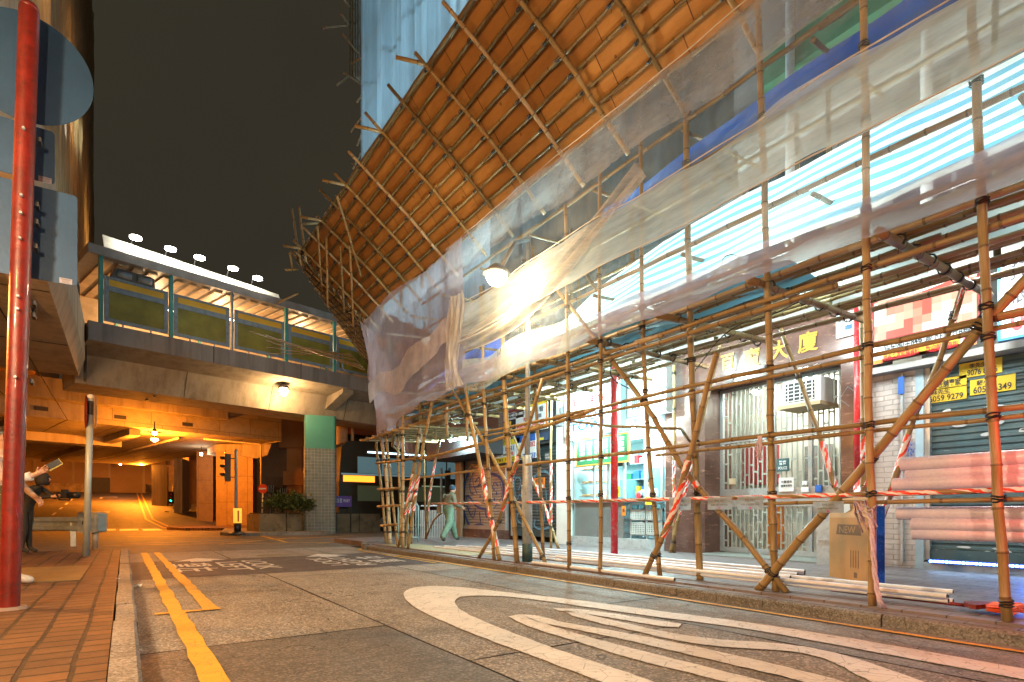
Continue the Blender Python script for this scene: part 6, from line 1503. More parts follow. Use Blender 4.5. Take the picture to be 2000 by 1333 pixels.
# glass case with buns on shelves
for k, z in enumerate((1.30, 1.62, 1.95)):
    b = MB(); b.box(9.3, 9.75, 9.95, 10.58, z, z+.02); s_ = b.build('shelf', M_alu, sh)
    b = MB(); rnd = random.Random(k)
    for i in range(26):
        c = Vector((rnd.uniform(9.32, 9.7), rnd.uniform(9.98, 10.55), z+.045)); b.rings([c+Vector((0, 0, -.03)), c, c+Vector((0, 0, .03))], [.035, .045, .02], 7)
    b.build('buns', M('baked buns', (.50, .30, .14) if k != 1 else (.5, .14, .08), .6), s_, True)
# kitchen things at the back
b = MB()
for y, z, w, h in ((8.1, .34, .7, 1.5), (8.9, .34, .45, 1.75), (10.0, .34, .6, 1.4)): b.box(10.4, 10.95, y, y+w, z, z+h)
b.build('kitchen_cabinet', M('teal steel cabinet', (.16, .34, .38), .4), sh)
b = MB()
for i in range(5): b.box(10.9, 10.98, 8.15, 9.4, 2.0+.09*i, 2.04+.09*i)
b.build('louvre', M_galv, sh)
b = MB(); b.box(9.35, 9.42, 8.98, 9.40, 1.98, 2.38); b.build('dark_screen', M_black, sh)
rnd = random.Random(12)
for z in (1.35, 1.75, 2.15):
    b = MB(); b.box(10.7, 11.0, 7.85, 10.6, z, z+.02); b.build('wall_shelf', M_alu, sh)
    y = 7.95
    while y < 10.4:
        w = rnd.uniform(.09, .22); h = rnd.uniform(.12, .3); col = rnd.choice((M_inkr, M_yel, M_inkb, M_green, M_paper, M_ora, M_inkg, M_tealp)); b = MB(); b.box(10.72, 10.95, y, y+w, z+.022, z+.02+h); b.build('shelf_goods', col, sh); y += w+rnd.uniform(.01, .12)
for y in (8.05, 8.25, 8.75, 9.55, 9.7, 9.85):
    h = rnd.uniform(.1, .25); b = MB(); b.rings([Vector((9.45, y, 1.21)), Vector((9.45, y, 1.21+h*.7)), Vector((9.45, y, 1.21+h))], [.05, .05, .02], 12); b.build('counter_jar', rnd.choice((M_ora, M_paper, M_inkr, M_steel)), sh, True)
b = MB(); b.box(9.5, 9.52, 8.0, 8.5, 1.9, 2.55); b.build('hanging_apron', M_paper, sh)
# crates on a rack
rk = empty('steel_rack', (9.5, 8.4, .34), 'grey steel rack under the right end of the shop counter', 'rack')
b = MB()
for y in (7.95, 8.35, 8.82):
    for x in (9.28, 9.75): b.box(x, x+.03, y, y+.03, .34, 1.12)
for z in (.42, .74, 1.10): b.box(9.28, 9.78, 7.95, 8.85, z, z+.025)
b.build('frame', M_galv, rk)
M_basket = M('white basket plastic', (.62, .66, .64), .5)
def crate(y, z, h, lab, fill):
    t = empty('basket', (9.5, y, z), lab, 'basket', 'white baskets on the steel rack'); b = MB()
    for i in range(7): zz = z+h*i/6; b.box(9.26, 9.28, y-.2, y+.2, zz-.008, zz+.008)
    for i in range(9): yy = y-.2+.05*i; b.box(9.255, 9.275, yy-.006, yy+.006, z, z+h)
    b.box(9.3, 9.7, y-.2, y+.2, z, z+.01); b.build('basket_wall', M_basket, t)
    b = MB(); rnd = random.Random(int(y*100+z*10)); b.grid(lambda i, j: (9.32+.38*i, y-.18+.36*j, z+h*.8+rnd.uniform(0, .08)), 6, 6); b.build('contents', fill, t)
crate(8.60, .77, .2, 'upper left white plastic basket on the rack, holding blue grey bags', M('blue grey bag', (.2, .25, .4), .4)); crate(8.14, .77, .2, 'upper right white plastic basket on the rack', M_wood)
crate(8.60, .45, .24, 'lower left white plastic basket on the rack, packed with pale cartons', M_paper); crate(8.14, .45, .24, 'lower right white plastic basket on the rack, with orange packs', M_ora)
# worker
build_person('person working behind the snack shop counter, dark hair and pale face mask', (10.15, 9.12, .34), R(100), 1.35, [CL('white work coat', (.6, .62, .62)), CL('grey trousers', (.1, .1, .1)), CL('dark shoes', (.03, .03, .03)), SKIN],
    {'le': (-.24, .15, 1.15), 're': (.24, .15, 1.15), 'lw': (-.15, .38, 1.1), 'rw': (.15, .38, 1.1)})
for (ya, yb, z0, z1, m, tx, lab) in ((9.12, 8.96, 1.27, 1.50, M_yel, '$10', 'yellow price card standing on the snack shop counter'), (8.22, 7.95, .98+.1, 1.2+.05, M_yel, '$20', 'yellow price card hung under the counter end'), (8.9, 8.79, .85, 1.06, M_ora, '茶', 'small orange card on the dark counter side'), (9.1, 8.98, 1.52, 1.74, M_paper, None, 'white card above the yellow price card')):
    poster('price_card', ya, yb, z0, z1, 9.08, m, [(tx, M_ink, .15, .85, .3, .75)] if tx else [(None, M_inkg, .2, .8, .15, .5)], lab, 'card', th=.006)
# lightbox fascia
FASC = ME('white lightbox face', (.74, .98, .94), .30)
X = 8.86
ya, yb = FY(1103, X), FY(1222, X)
t = poster('lightbox_sign', ya, yb, 2.78, 3.95, X, FASC, [('GOLDEN', M_inkb, .06, .62, .24, .40), ('TOWER', M_inkb, .10, .9, .06, .22), ('美食小館', M_inkr, .42, .95, .55, .75), ('雞蛋仔', M_inkr, .06, .3, .56, .72)], 'glowing white lightbox sign with blue lettering over the left of the snack shop', 'sign', M_alu, .2)
ya, yb = FY(1226, X), FY(1299, X)
poster('lightbox_sign', ya, yb, 2.95, 4.0, X, FASC, [('奶茶', M_inkg, .12, .62, .12, .40), ('小食', M_inkg, .5, .9, .5, .7)], 'glowing white lightbox sign right of the red post', 'sign', M_alu, .2)
b = MB(); b.box(8.95, 9.2, FY(1222), 10.7, 2.68, 2.76); b.box(8.95, 9.2, 7.78, FY(1222), 2.80, 2.93); b.build('canopy_soffit', M_galv, sh)
b = MB(); b.box(9.06, 9.2, 7.8, 10.7, 2.76, 4.1); b.build('fascia_back', M_galv, sh)
# menu board
X = 9.02; ya, yb = FY(1127, X), FY(1226, X)
rows = []
for i in range(6):
    for j in range(2):
        x = .06+.155*i; y = .52-.40*j+.02
        rows += [(None, M('menu cup', (.45, .62, .52), .5), x, x+.10, y+.02, y+.2), (('奶茶', '豆花', '凍飲', '雞蛋', '腸粉', '燒賣')[i], M_inkw, x, x+.11, y+.24, y+.38)]
poster('menu_board', ya, yb, 2.05, 2.64, X, M_green, rows, 'green menu board in an orange wooden frame above the counter', 'sign', M('orange wood', (.60, .28, .05), .5), .03)
# teal column + grey box by red post
t = empty('grey_cabinet_sign', (8.7, 9.4, 2.7), 'blunt grey projecting sign box behind the red post', 'sign')
b = MB(); p = PX(1183, 760, 8.6); b.box(8.5, 8.65, FY(1212, 8.5), FY(1180, 8.5), 2.62, 4.0); b.build('box', M('blue grey box', (.16, .25, .28), .5), t)
# red post in front of shop
rp = G(1200, 1089, .13); t = empty('red_post', (rp.x, rp.y, .13), 'tall chipped red steel post standing in front of the snack shop', 'post')
b = MB(); b.tube([rp, (rp.x, rp.y, 3.9)], .062, 20); b.build('shaft', M_redp, t, True)
b = MB(); b.cyl(rp, .1, .128, .145, 18); b.build('base_plate', M_dark, t)
# bulbs around shop
BW = ME('white bulb', (.85, 1, 1), 30)
for u, v, X, lab, pw in ((1115, 750, 7.6, 'bright bare bulb under the deck left of the snack shop sign', 750), (1265, 882, 9.05, 'bright bulb at the counter height of the snack shop', 45), (1294, 828, 8.9, 'small bulb at the right end of the shop canopy', 50), (1121, 857, 8.9, 'round white spot at the left end of the shop canopy', 16), (1157, 852, 8.9, 'second white spot from the left of the shop canopy', 16), (1238, 836, 8.9, 'white spot of the shop canopy right of the red post', 40)):
    p = PX(u, v, X); t = empty('bulb', p, lab, 'bulb'); b = MB(); b.rings([p+Vector((0, 0, .05)), p+Vector((0, 0, .02)), p+Vector((0, 0, -.03)), p+Vector((0, 0, -.05))], [.02, .045, .045, .01], 12); b.build('glass', BW, t, True)
    b = MB(); b.cyl(p, .022, p.z+.05, p.z+.10, 10); b.build('cap', M_galv, t); lamp('bulb_glow', p+Vector((-.08, 0, -.1)), COOL, pw, .06)
b = MB(); b.box(9.9, 10.0, 8.1, 10.4, 2.66, 2.70); t = tag(b.build('shop_tube_light', ME('cool tube', (.85, 1, 1), 18)), 'long white tube light on the snack shop ceiling', 'light')
lamp('shop_glow', (9.9, 9.3, 2.55), COOL, 150, kind='AREA', sx=1.2, sy=2.4)
# --- MARBLE GATE BAY, Y 4.0 .. 7.7
gb = empty('marble_portal', (9.3, 5.8, .13), 'brown veined marble portal with gilded characters around the lattice gate', 'portal')
b = MB(); b.box(9.1, 9.95, 6.75, 7.70, .13, 4.3); b.box(9.1, 9.95, 3.90, 4.28, .13, 4.3); b.box(9.1, 9.95, 4.28, 6.75, 3.28, 4.3); b.build('surround', M_marble, gb)
for i, ch in enumerate('百寶大廈'):
    u, v = ((1421, 707), (1468, 699), (1522, 684), (1578, 668))[i]
    p = PX(u, v, 9.09); s_ = .33 if i else .27; q = MB(); put_text(q, ch, (9.085, p.y+s_/2, p.z-s_/2), RT, UP, s_, s_, bold=.02); 
    for f in list(range(len(q.v))): pass
    q.build('gilded_character', M_gold, gb)
b = MB(); b.box(8.75, 9.95, 4.3, 6.75, .132, .15); tag(b.build('door_mat', M('chequer plate', (.35, .38, .36), .4, .5, .3, 25)), 'ribbed grey metal mat in front of the lattice gate', 'mat')
# lobby behind
b = MB(); b.box(11.05, 11.2, 3.9, 7.7, .13, 4.15); b.build('lobby_back_wall', M('lobby pale wall', (.62, .60, .52), .5), gb)
b = MB(); b.box(11.0, 11.05, 6.4, 7.2, 1.5, 2.3); b.build('red_notice', M('dull red notice', (.45, .06, .06), .5), gb)
b = MB(); b.box(11.0, 11.05, 6.3, 6.65, .2, 1.1); b.build('orange_bin', M_ora, gb)
b = MB(); b.box(10.9, 11.0, 5.3, 5.8, 1.1, 2.2); b.build('mirror', M_steel, gb)
lamp('lobby_glow', (10.4, 5.5, 3.2), (.95, 1, .88), 130, .2)
b = MB(); p = PX(1478, 768, 10.6); b.rings([p+Vector((0, 0, .05)), p, p-Vector((0, 0, .03))], [.1, .1, .05], 14); tag(b.build('lobby_lamp', ME('lobby lamp glass', (1, .95, .8), 30)), 'round lit lamp on the lobby ceiling behind the gate', 'lamp')
gt = empty('lattice_gate', (9.62, 5.5, .16), 'stainless steel lattice gate with a plate band across its middle', 'gate')
GXX = 9.60
ps = [6.72, 5.72, 5.56, 4.32]
b = MB()
for y in (6.72, 5.66, 5.0, 4.32): b.box(GXX-.03, GXX+.03, y-.035, y+.035, .17, 3.28)
for z in (.17, 2.24, 3.22): b.box(GXX-.034, GXX+.034, 4.28, 6.75, z, z+.08)
b.box(GXX-.034, GXX+.034, 4.28, 6.75, 1.02, 1.36); b.build('frame', M('satin gate plate', (.42, .45, .46), .3, .5, .1), gt)
def lattice(y0, y1, z0, z1, sd):
    b = MB(); n = max(3, int((y1-y0)/.085)); st = (y1-y0)/n; rnd = random.Random(sd)
    for i in range(1, n): y = y0+st*i; b.box(GXX-.009, GXX+.009, y-.011, y+.011, z0, z1)
    for i in range(n):
        for k in range(int((z1-z0)/.36)+1):
            z = z0+.06+.36*k+(.18 if i % 2 else 0)+rnd.choice((0, .05))
            if z < z1-.04 and rnd.random() < .85: b.box(GXX-.007, GXX+.007, y0+st*i+.010, y0+st*(i+1)-.010, z, z+.032)
    b.build('lattice_panel', M('satin gate steel', (.34, .36, .31), .5, .1, .1), gt)
for y0, y1 in ((5.70, 6.68), (5.04, 5.62), (4.36, 4.96)):
    lattice(y0, y1, .25, 1.02, 1); lattice(y0, y1, 1.36, 2.24, 2); lattice(y0, y1, 2.32, 3.22, 3)
X = GXX-.06
ac = empty('air_conditioner', (X, 5, 2.6), 'white window air conditioner on a timber shelf in the top of the lattice gate', 'air conditioner')
p = PX(1560, 770, 9.25); ya, yb = FY(1530, 9.2), FY(1603, 9.2); zc = FZ(1530, 772, 9.2)
b = MB(); b.box(9.2, 9.75, yb, ya, zc-.19, zc+.21); b.build('casing', M_whitep, ac)
b = MB(); b.box(9.19, 9.2, yb+.10, ya-.04, zc-.15, zc+.17); b.build('coil', M_dark, ac)
b = MB()
for k in range(6): z = zc-.14+.06*k; b.box(9.175, 9.188, yb+.10, ya-.04, z, z+.012)
for k in range(5): y = yb+.12+.1*k; b.box(9.170, 9.182, y, y+.01, zc-.15, zc+.17)
b.build('grille', M_whitep, ac)
b = MB(); b.box(9.1, 9.75, yb-.04, ya+.04, zc-.26, zc-.20); b.build('shelf', M('pale timber', (.45, .33, .18), .6), ac)
def onplane(u0, v0, u1, v1, X): return FY(u0, X), FY(u1, X), FZ(u0, v1, X), FZ(u0, v0, X)
ya, yb, z0, z1 = onplane(1517, 897, 1541, 922, X); poster('police_sign', ya, yb, z0, z1, X, M('police blue green', (.03, .10, .11), .5), [('警察', M_inkw, .2, .8, .5, .85), ('POLICE', M_inkw, .15, .85, .15, .38)], 'small dark POLICE sign fixed to the gate bars', 'sign', th=.01)
ya, yb, z0, z1 = onplane(1521, 934, 1550, 961, X); poster('gate_notice', ya, yb, z0, z1, X, M_paper, [('大廈通告', M_ink, .15, .9, .6, .8), ('請隨手關門', M_ink, .15, .9, .3, .5)], 'white paper notice on the steel band of the gate', th=.006)
for (u0, v0, u1, v1, m, nm, lab) in ((1568, 940, 1577, 948, M_paper, 'small_card', 'small white card on the steel band of the gate'), (1593, 948, 1605, 962, M_inkb, 'keypad', 'small blue entry keypad on the steel band'), (1425, 935, 1436, 947, M_cream, 'intercom', 'cream intercom unit on the left gate leaf'), (1566, 952, 1580, 962, M_inkw, 'bell_plate', 'white bell plate beside the keypad')):
    ya, yb, z0, z1 = onplane(u0, v0, u1, v1, X); b = MB(); b.box(X-.02, X+.01, yb, ya, z0, z1); b.box(X-.025, X-.02, yb+.01, ya-.01, z0+.01, (z0+z1)/2); tag(b.build(nm, m), lab, nm.replace('_', ' '))
p = PX(1397, 828, 9.5); t = empty('security_camera', p, 'small white dome camera at the left jamb of the gate', 'camera'); b = MB(); b.rings([p+Vector((.08, 0, 0)), p, p+Vector((-.05, 0, -.03)), p+Vector((-.08, 0, -.04))], [.05, .055, .045, .01], 14); b.build('dome', M_whitep, t, True)
b = MB(); b.rings([p+Vector((-.075, 0, -.03)), p+Vector((-.09, 0, -.04))], [.025, .02], 10); b.build('lens', M_black, t)
ya, yb, z0, z1 = onplane(1633, 615, 1668, 662, 9.05); poster('taped_notice', ya, yb, z0, z1, 9.05, M_paper, [(None, M_inkb, .5, .9, .25, .45), ('通告', M_ink, .1, .9, .6, .9)], 'white taped notice high on the marble beside the red pipe', th=.004)
# red pipe
t = empty('red_pipe', (9.0, FY(1677, 9.0), .9), 'red painted standpipe between marble portal and white brick, white below', 'pipe'); y = FY(1677, 9.0)
b = MB(); b.tube([(9.0, y, 1.5), (9.0, y, 3.95)], .062, 16); b.build('red_length', M_redp, t, True); b = MB(); b.tube([(9.0, y, .13), (9.0, y, 1.5)], .066, 16); b.build('wrapped_length', TAPE, t, True)
b = MB(); b.tube([(9.0-.07, y+.1, 2.5), (8.85, y+.2, 2.62), (8.93, y+.12, 2.8), (9.05, y-.05, 2.6), (8.9, y-.12, 2.75)], .008, 5); b.build('cable', M_inkg, t)
# --- WHITE BRICK + RIGHT SHUTTER
wb = empty('white_brick_wall', (9.3, 3.5, .13), 'white painted brick pier between the red standpipe and the right shutter', 'wall')
b = MB(); b.box(9.2, 9.6, 3.22, 3.90, .13, 2.95); b.build('brickwork', M_wbrick, wb)
b = MB(); b.box(9.19, 9.2, 3.22, 3.32, .13, 2.95); b.build('painted_edge', M('pale blue edge', (.35, .5, .6), .5), wb)
b = MB(); b.box(9.14, 9.2, FY(1765, 9.17), FY(1760, 9.17), .2, 2.9); b.build('conduit', M_galv, wb)
b = MB(); b.box(9.12, 9.14, FY(1765, 9.17)-.02, FY(1760, 9.17)+.02, 2.6, 2.85); b.build('led_controller', M_inkb, wb)
b = MB(); put_text(b, '此舖出租', (9.198, 3.42, 1.55), RT, UP, .12, .4); b.build('faint_lettering', M_inkb, wb)
s3 = shutter(-4.0, 3.16, .30, 2.92, 9.3, M_shut3, 'teal grey roller shutter with yellow stickers at the right edge of the view')
b = MB(); b.box(9.0, 9.6, -4, 3.92, 2.93, 3.02); b.build('canopy_edge', M_plaster, s3)
b = MB(); b.box(9.1, 9.4, -4, 3.2, .13, .22); b.build('threshold', M_galv, s3)
for (x0, y0, x1, y1, rows, lab) in ((1040, 785, 1360, 885, [('李先生', M_ink, .25, .65, .55, .9), ('9076 8316', M_ink, .2, .9, .08, .5)], 'torn yellow phone sticker, topmost on the teal shutter'),
      (830, 905, 1095, 975, [('旺舖專家', M_ink, .2, .85, .15, .85)], 'yellow sticker with four bold characters on the teal shutter'),
      (800, 980, 1095, 1070, [('林先生', M_ink, .12, .6, .55, .92), ('6059 9279', M_ink, .06, .92, .06, .5)], 'yellow phone sticker, lowest left on the teal shutter'),
      (1120, 905, 1460, 1010, [('蘇小姐', M_ink, .15, .6, .58, .92), ('6059 6349', M_ink, .08, .92, .08, .52)], 'long yellow phone sticker, rightmost on the teal shutter')):
    u0, v0 = 1600+x0*.2626, 500+y0*.2626; u1, v1 = 1600+x1*.2626, 500+y1*.2626
    ya, yb, z0, z1 = onplane(u0, v0+6, u1, v1+8, 9.26); poster('phone_sticker', ya, yb, z0, z1, 9.265, M('yellow sticker', (.62, .45, .02), .45), rows, lab, th=.004)
rnd = random.Random(5)
for k in range(26):    # torn paper remains
    y = rnd.uniform(1.4, 3.0); z = rnd.choice((rnd.uniform(1.9, 2.3), rnd.uniform(1.6, 2.0), rnd.uniform(.35, .45))); w = rnd.uniform(.04, .14); h = rnd.uniform(.015, .05); b = MB()
    n = 9; b.add([(9.268, y+w*math.cos(6.28*i/n)*rnd.uniform(.6, 1), z+h*math.sin(6.28*i/n)*rnd.uniform(.6, 1)) for i in range(n)], [tuple(range(n))]); b.build('paper_remnant', M('torn paper', (.45, .5, .52), .7), s3)
t = empty('led_strip', (9.1, 1, .25), 'glowing blue white LED strip along the foot of the teal shutter', 'light')
b = MB(); b.box(9.04, 9.10, -4, 3.12, .225, .275); b.build('channel', M('blue channel', (.02, .06, .4), .4), t)
b = MB()
for k in range(150): y = 3.08-.045*k; b.box(9.02, 9.04, y-.014, y+.014, .238, .262)
b.build('diodes', ME('blue white diodes', (.35, .65, 1), 16), t)
lamp('led_glow', (8.9, 2.0, .24), (.05, .2, 1), 14, kind='AREA', sx=.1, sy=2.4, aim=(8.2, 2.0, .1))
# signboards over right shutter
X = 8.95
ya, yb = FY(1707, X), FY(1908, X)
def mosaic_mat():
    m, n, l, b = newmat('red and salmon blocked print'); uv = n.new('ShaderNodeTexCoord')
    sp = n.new('ShaderNodeVectorMath'); sp.operation = 'SNAP'; l.new(uv.outputs['Object'], sp.inputs[0]); sp.inputs[1].default_value = (.11, .11, .11)
    w = n.new('ShaderNodeTexWhiteNoise'); l.new(sp.outputs[0], w.inputs[0]); nn = noise(n, l, sp.outputs[0], 1.6, 2)
    c = mix(n, l, w.outputs[0], (.62, .10, .06), (.55, .28, .20)); c = mix(n, l, math_(n, l, 'GREATER_THAN', nn, .56), c, (.60, .52, .48)); c = mix(n, l, math_(n, l, 'LESS_THAN', nn, .44), c, (.66, .06, .04))
    l.new(c, b.inputs['Base Color']); b.inputs['Roughness'].default_value = .5; return m
poster('shop_signboard', ya, yb, 3.38, 4.28, X, mosaic_mat(), [], 'large red and salmon signboard over the teal shutter', 'sign', M_red)
ya2 = ya
poster('address_banner', ya, yb, 3.05, 3.35, X-.02, M_paper, [('弼街80至84號地下F部分B舖', M_ink, .12, .95, .48, .95), (None, M_ora, 0, 1, 0, .18), (None, M_yel, .10, .86, .0, .42), ('尚有各區旺舖資料', M_inkr, .115, .48, .05, .37), ('歡迎賜電查詢', M_inkr, .54, .84, .05, .37), (None, M('pink print', (.8, .2, .35), .5), .88, .97, .25, .45)], 'white and yellow address banner with black and red characters below the red signboard', 'banner', None, .015)
X = 8.6; ya, yb = FY(1955, X), FY(2120, X); z0, z1 = FZ(1955, 662, X), FZ(1955, 520, X)
poster('projecting_signboard', ya, yb, z0, z1+.1, X, M('pale lilac sign', (.55, .56, .62), .4), [('弼街', M_ink, .12, .55, .68, .93), ('辰', M_ink, .14, .36, .38, .62), ('01', M_inkr, .12, .42, .06, .34)], 'white signboard with sky blue frame and black characters at the right edge', 'sign', M('sky blue frame', (.03, .25, .55), .4), .08)
# fluorescent tubes lighting the canopy
CT = ME('canopy tube glass', (.9, 1, 1), 22)
for k, (x, y, z) in enumerate(((7.75, 2.2, 3.75), (7.75, 4.6, 3.85), (7.75, 6.8, 3.9), (6.35, 3.4, 3.62), (6.35, 6.6, 3.6), (6.35, .6, 3.62))):
    t = empty('canopy_tube', (x, y, z), 'lit fluorescent tube %s' % ['hung near the shops at the right end', 'hung over the lattice gate', 'hung beside the snack shop', 'behind the striped sheeting, middle one', 'behind the striped sheeting, far one', 'behind the striped sheeting, nearest one'][k], 'light', 'tubes above the bamboo deck')
    b = MB(); b.tube([(x, y-.6, z), (x, y+.6, z)], .02, 8); b.build('tube', CT, t); b = MB(); b.box(x-.03, x+.03, y-.62, y+.62, z+.025, z+.06); b.build('batten', M_whitep, t)
    lamp('canopy_glow', (x, y, z-.08), COOL if k > 1 else (.95, 1, .97), (190, 160, 300, 165, 175, 130)[k], .25)
# ================================================================== STREET LAMP (lit) on the right pavement
lb = G(1030, 1097, .13); t = empty('street_lamp', (lb.x, lb.y, .13), 'galvanised lamp post with a glaring warm lamp tied inside the scaffold nets', 'street lamp')
b = MB(); b.rings([lb, lb+Vector((0, 0, .28))], [.084, .083], 24); b.build('dark_base', M('dark base band', (.03, .07, .07), .6), t, True)
b = MB(); b.rings([lb+Vector((0, 0, .27)), lb+Vector((0, 0, 1.55)), lb+Vector((0, 0, 1.62)), lb+Vector((0, 0, 1.70))], [.080, .079, .07, .045], 24)
b.rings([lb+Vector((0, 0, 1.68)), lb+Vector((0.02, 0, 5.2))], [.042, .036], 18); b.build('column', M_galv, t, True)
b = MB(); b.obox(lb+Vector((-.079, 0, .85)), (.006, 0, 0), (0, .035, 0), (0, 0, .3)); b.build('access_door', M_galv, t)
LH = PX(970, 540, 4.40)
b = MB(); b.tube([lb+Vector((.02, 0, 5.15)), Vector((4.75, LH.y+.05, 4.9)), LH+Vector((.1, 0, .18))], .03, 10); b.build('arm', M_galv, t, True)
b = MB(); b.rings([LH+Vector((0, 0, .16)), LH+Vector((0, 0, .06)), LH+Vector((0, 0, .03))], [.07, .18, .20], 18); b.build('hood', M_galv, t, True)
b = MB(); b.rings([LH+Vector((0, 0, .04)), LH+Vector((0, 0, -.03)), LH+Vector((0, 0, -.10)), LH+Vector((0, 0, -.14))], [.15, .15, .11, .03], 20); b.build('lamp_glass', ME('warm street lamp glass', (1, .86, .62), 24), t, True)
lamp('street_glow', LH+Vector((-.05, 0, -.32)), (1, .72, .40), 260, .10)
# added lamps out of view under the walkway deck, warming road, fan and soffit
for k, (x, y, pw) in enumerate(((-2.6, 2.6, 1000), (-2.2, -4.5, 1100), (-3.4, 8.6, 900))):
    z = 3.5; t = empty('added_soffit_lamp', (x, y, z), 'added unseen lamp under the walkway deck, %s' % ['level with the camera', 'behind the camera', 'above the galvanised post'][k], 'lamp', 'added lamps under the walkway deck')
    b = MB(); b.box(x-.12, x+.12, y-.3, y+.3, z+.05, z+.12); b.tube([(x, y, z+.1), (x, y, 5.2)], .03, 8); b.build('housing', M_dark, t); b = MB(); b.box(x-.10, x+.10, y-.28, y+.28, z, z+.05); b.build('lens', SODG, t)
    lc = (1, .74, .46) if k < 2 else (1, .40, .08); lamp('added_soffit_glow', (x-.2, y, z-.1), lc, pw, .15); lamp('added_soffit_glow', (x, y, z+.35), (1, .42, .09), pw*.35, .15)
t = empty('canopy_tube', (8.0, 14.4, 3.05), 'added fluorescent tube brightening the graffiti shutter', 'light', 'tubes above the bamboo deck')  # extra tube added under the deck end to brighten the graffiti
b = MB(); b.tube([(8.0, 13.9, 3.05), (8.0, 14.9, 3.05)], .02, 8); b.build('tube', CT, t); b = MB(); b.box(7.97, 8.03, 13.9, 14.9, 3.08, 3.12); b.build('batten', M_whitep, t); lamp('canopy_glow', (7.9, 14.4, 2.95), COOL, 170, .2)
# ================================================================== LOOSE THINGS
# big pvc pipes lashed to the scaffold
M_pw = M('plastic pipe wrap', (.55, .40, .48), .25, 0, .2, 3)
k = 0
for (u, v, r, lab) in ((1762, 908, .058, 'topmost'), (1770, 928, .055, 'second'), (1746, 947, .055, 'third'), (1752, 1003, .055, 'fourth'), (1782, 1024, .052, 'fifth'), (1782, 1042, .052, 'lowest')):
    p = PX(u, v, 5.45); t = MB(); n = 20
    L = [Vector((5.45+.02*(k % 2), p.y-q, p.z)) for q in (0, 1, 2.2, 3.4)]
    t.rings(L, [r]*4, n, cap=False); t.rings([L[0]+Vector((0, 0, 0)), L[0]+Vector((0, -.15, 0))], [r*.86, r*.86], n, 1, True)
    o = t.build('plastic_pipe', [M_pvcp, M_dark], None, True); tag(o, '%s of the six thick pale pipes lashed to the scaffold rail' % lab, 'pipe', 'thick pipes lashed to the scaffold'); k += 1
# thin pipes lying along the kerb
def floorpipe(u0, v0, y1, r, z, lab, k, gx=0):
    p = G(u0, v0, .13+z); b = MB(); b.rings([p+Vector((0, 0, r)), Vector((p.x+gx, (p.y+y1)/2, p.z+r)), Vector((p.x+gx*2, y1, p.z+r))], [r]*3, 12, cap=False); b.rings([p+Vector((0, .0, r)), p+Vector((0, .1 if y1 > p.y else -.1, r))], [r*.8]*2, 12, 1)
    tag(b.build('conduit_pipe', [M_pvc, M_dark], None, True), lab, 'pipe', 'slim pipes lying by the kerb')
rn = random.Random(3)
for k in range(5):
    floorpipe(1862-9*(k % 2)-12*(k == 4), 1184-9*(k % 3)-5, 6.3+.1*k, .021, .043*(k//2), 'slim pale conduit in the near bundle by the kerb, %s' % ['outermost at the bottom', 'inner one at the bottom', 'outer one of the second layer', 'inner one of the second layer', 'lying on top'][k], k)
for k in range(6):
    floorpipe(1572-14*(k % 3), 1124+6*(k % 3)-4*(k//3), 9.6+.15*k, .022, .044*(k//3), 'slim white conduit in the middle bundle by the kerb, %s' % ['outer one below', 'middle one below', 'inner one below', 'outer one above', 'middle one above', 'inner one above'][k], k)
for k in range(3):
    floorpipe(1186+2*k, 1098+5*k, 11.4, .022, .0, 'long white conduit on the pavement beyond the middle bundle, %s' % ['inner', 'middle', 'outer'][k], k)
floorpipe(1318, 1136, 6.9, .022, .0, 'single short grey conduit lying at the kerb by the crossed poles', 9)
# cardboard box
c0 = G(1620, 1126, .13); c1 = G(1700, 1142, .13)
t = empty('cardboard_box', ((c0.x+c1.x)/2, (c0.y+c1.y)/2, .13), 'tall brown cardboard box with a white label leaning by the scaffold pole', 'box')
d = (c1-c0); d.z = 0; w = d.length; d.normalize(); nn = Vector((-d.y, d.x, 0)); nn = Vector((c0.x+c1.x, c0.y+c1.y, 0)).normalized(); H = .72
b = MB(); b.prism([c0, c1, c1+nn*.45, c0+nn*.45], (0, 0, H)); b.build('carton', M_card, t)
b = MB(); b.prism([c0+Vector((0, 0, H+.002)), c1+Vector((0, 0, H+.002)), c1+nn*.12+Vector((0, 0, H+.24)), c0+nn*.14+Vector((0, 0, H+.22))], nn*.008); fl = b.build('open_flap', M_card, t)
q = c0+d*w*.42+Vector((0, 0, H+.05))-nn*.0+nn*.035; b = MB(); b.obox(q+Vector((0, 0, .06)), d*.085+Vector((0, 0, .03)), nn*.002, Vector((0, 0, .05))-d*.012); lb_ = b.build('white_label', M_paper, fl)
b = MB()
ang = nn*-.004
b.prism([c0+d*w*.18+Vector((0, 0, .52))+ang, c0+d*w*.80+Vector((0, 0, .52))+ang, c0+d*w*.76+Vector((0, 0, .64))+ang, c0+d*w*.22+Vector((0, 0, .64))+ang], nn*.003); m1 = b.build('printed_mark', M('brown print', (.16, .08, .03), .8), t)
b = MB(); put_text(b, 'NEW', c0+d*w*.26+Vector((0, 0, .54))-nn*.006, d, UP, w*.4, .08, lift=.0); b.build('lettering', M_card, t)
b = MB()
for k in range(4): b.obox(c0+d*(w*(.55+.06*k))+Vector((0, 0, .25))-nn*.003, d*.006, nn*.001, Vector((0, 0, .10)))
b.obox(c0+d*w*.66+Vector((0, 0, .07))-nn*.003, d*.03, nn*.001, Vector((0, 0, .03))); b.build('printed_text', M('brown print', (.16, .08, .03), .8), t)
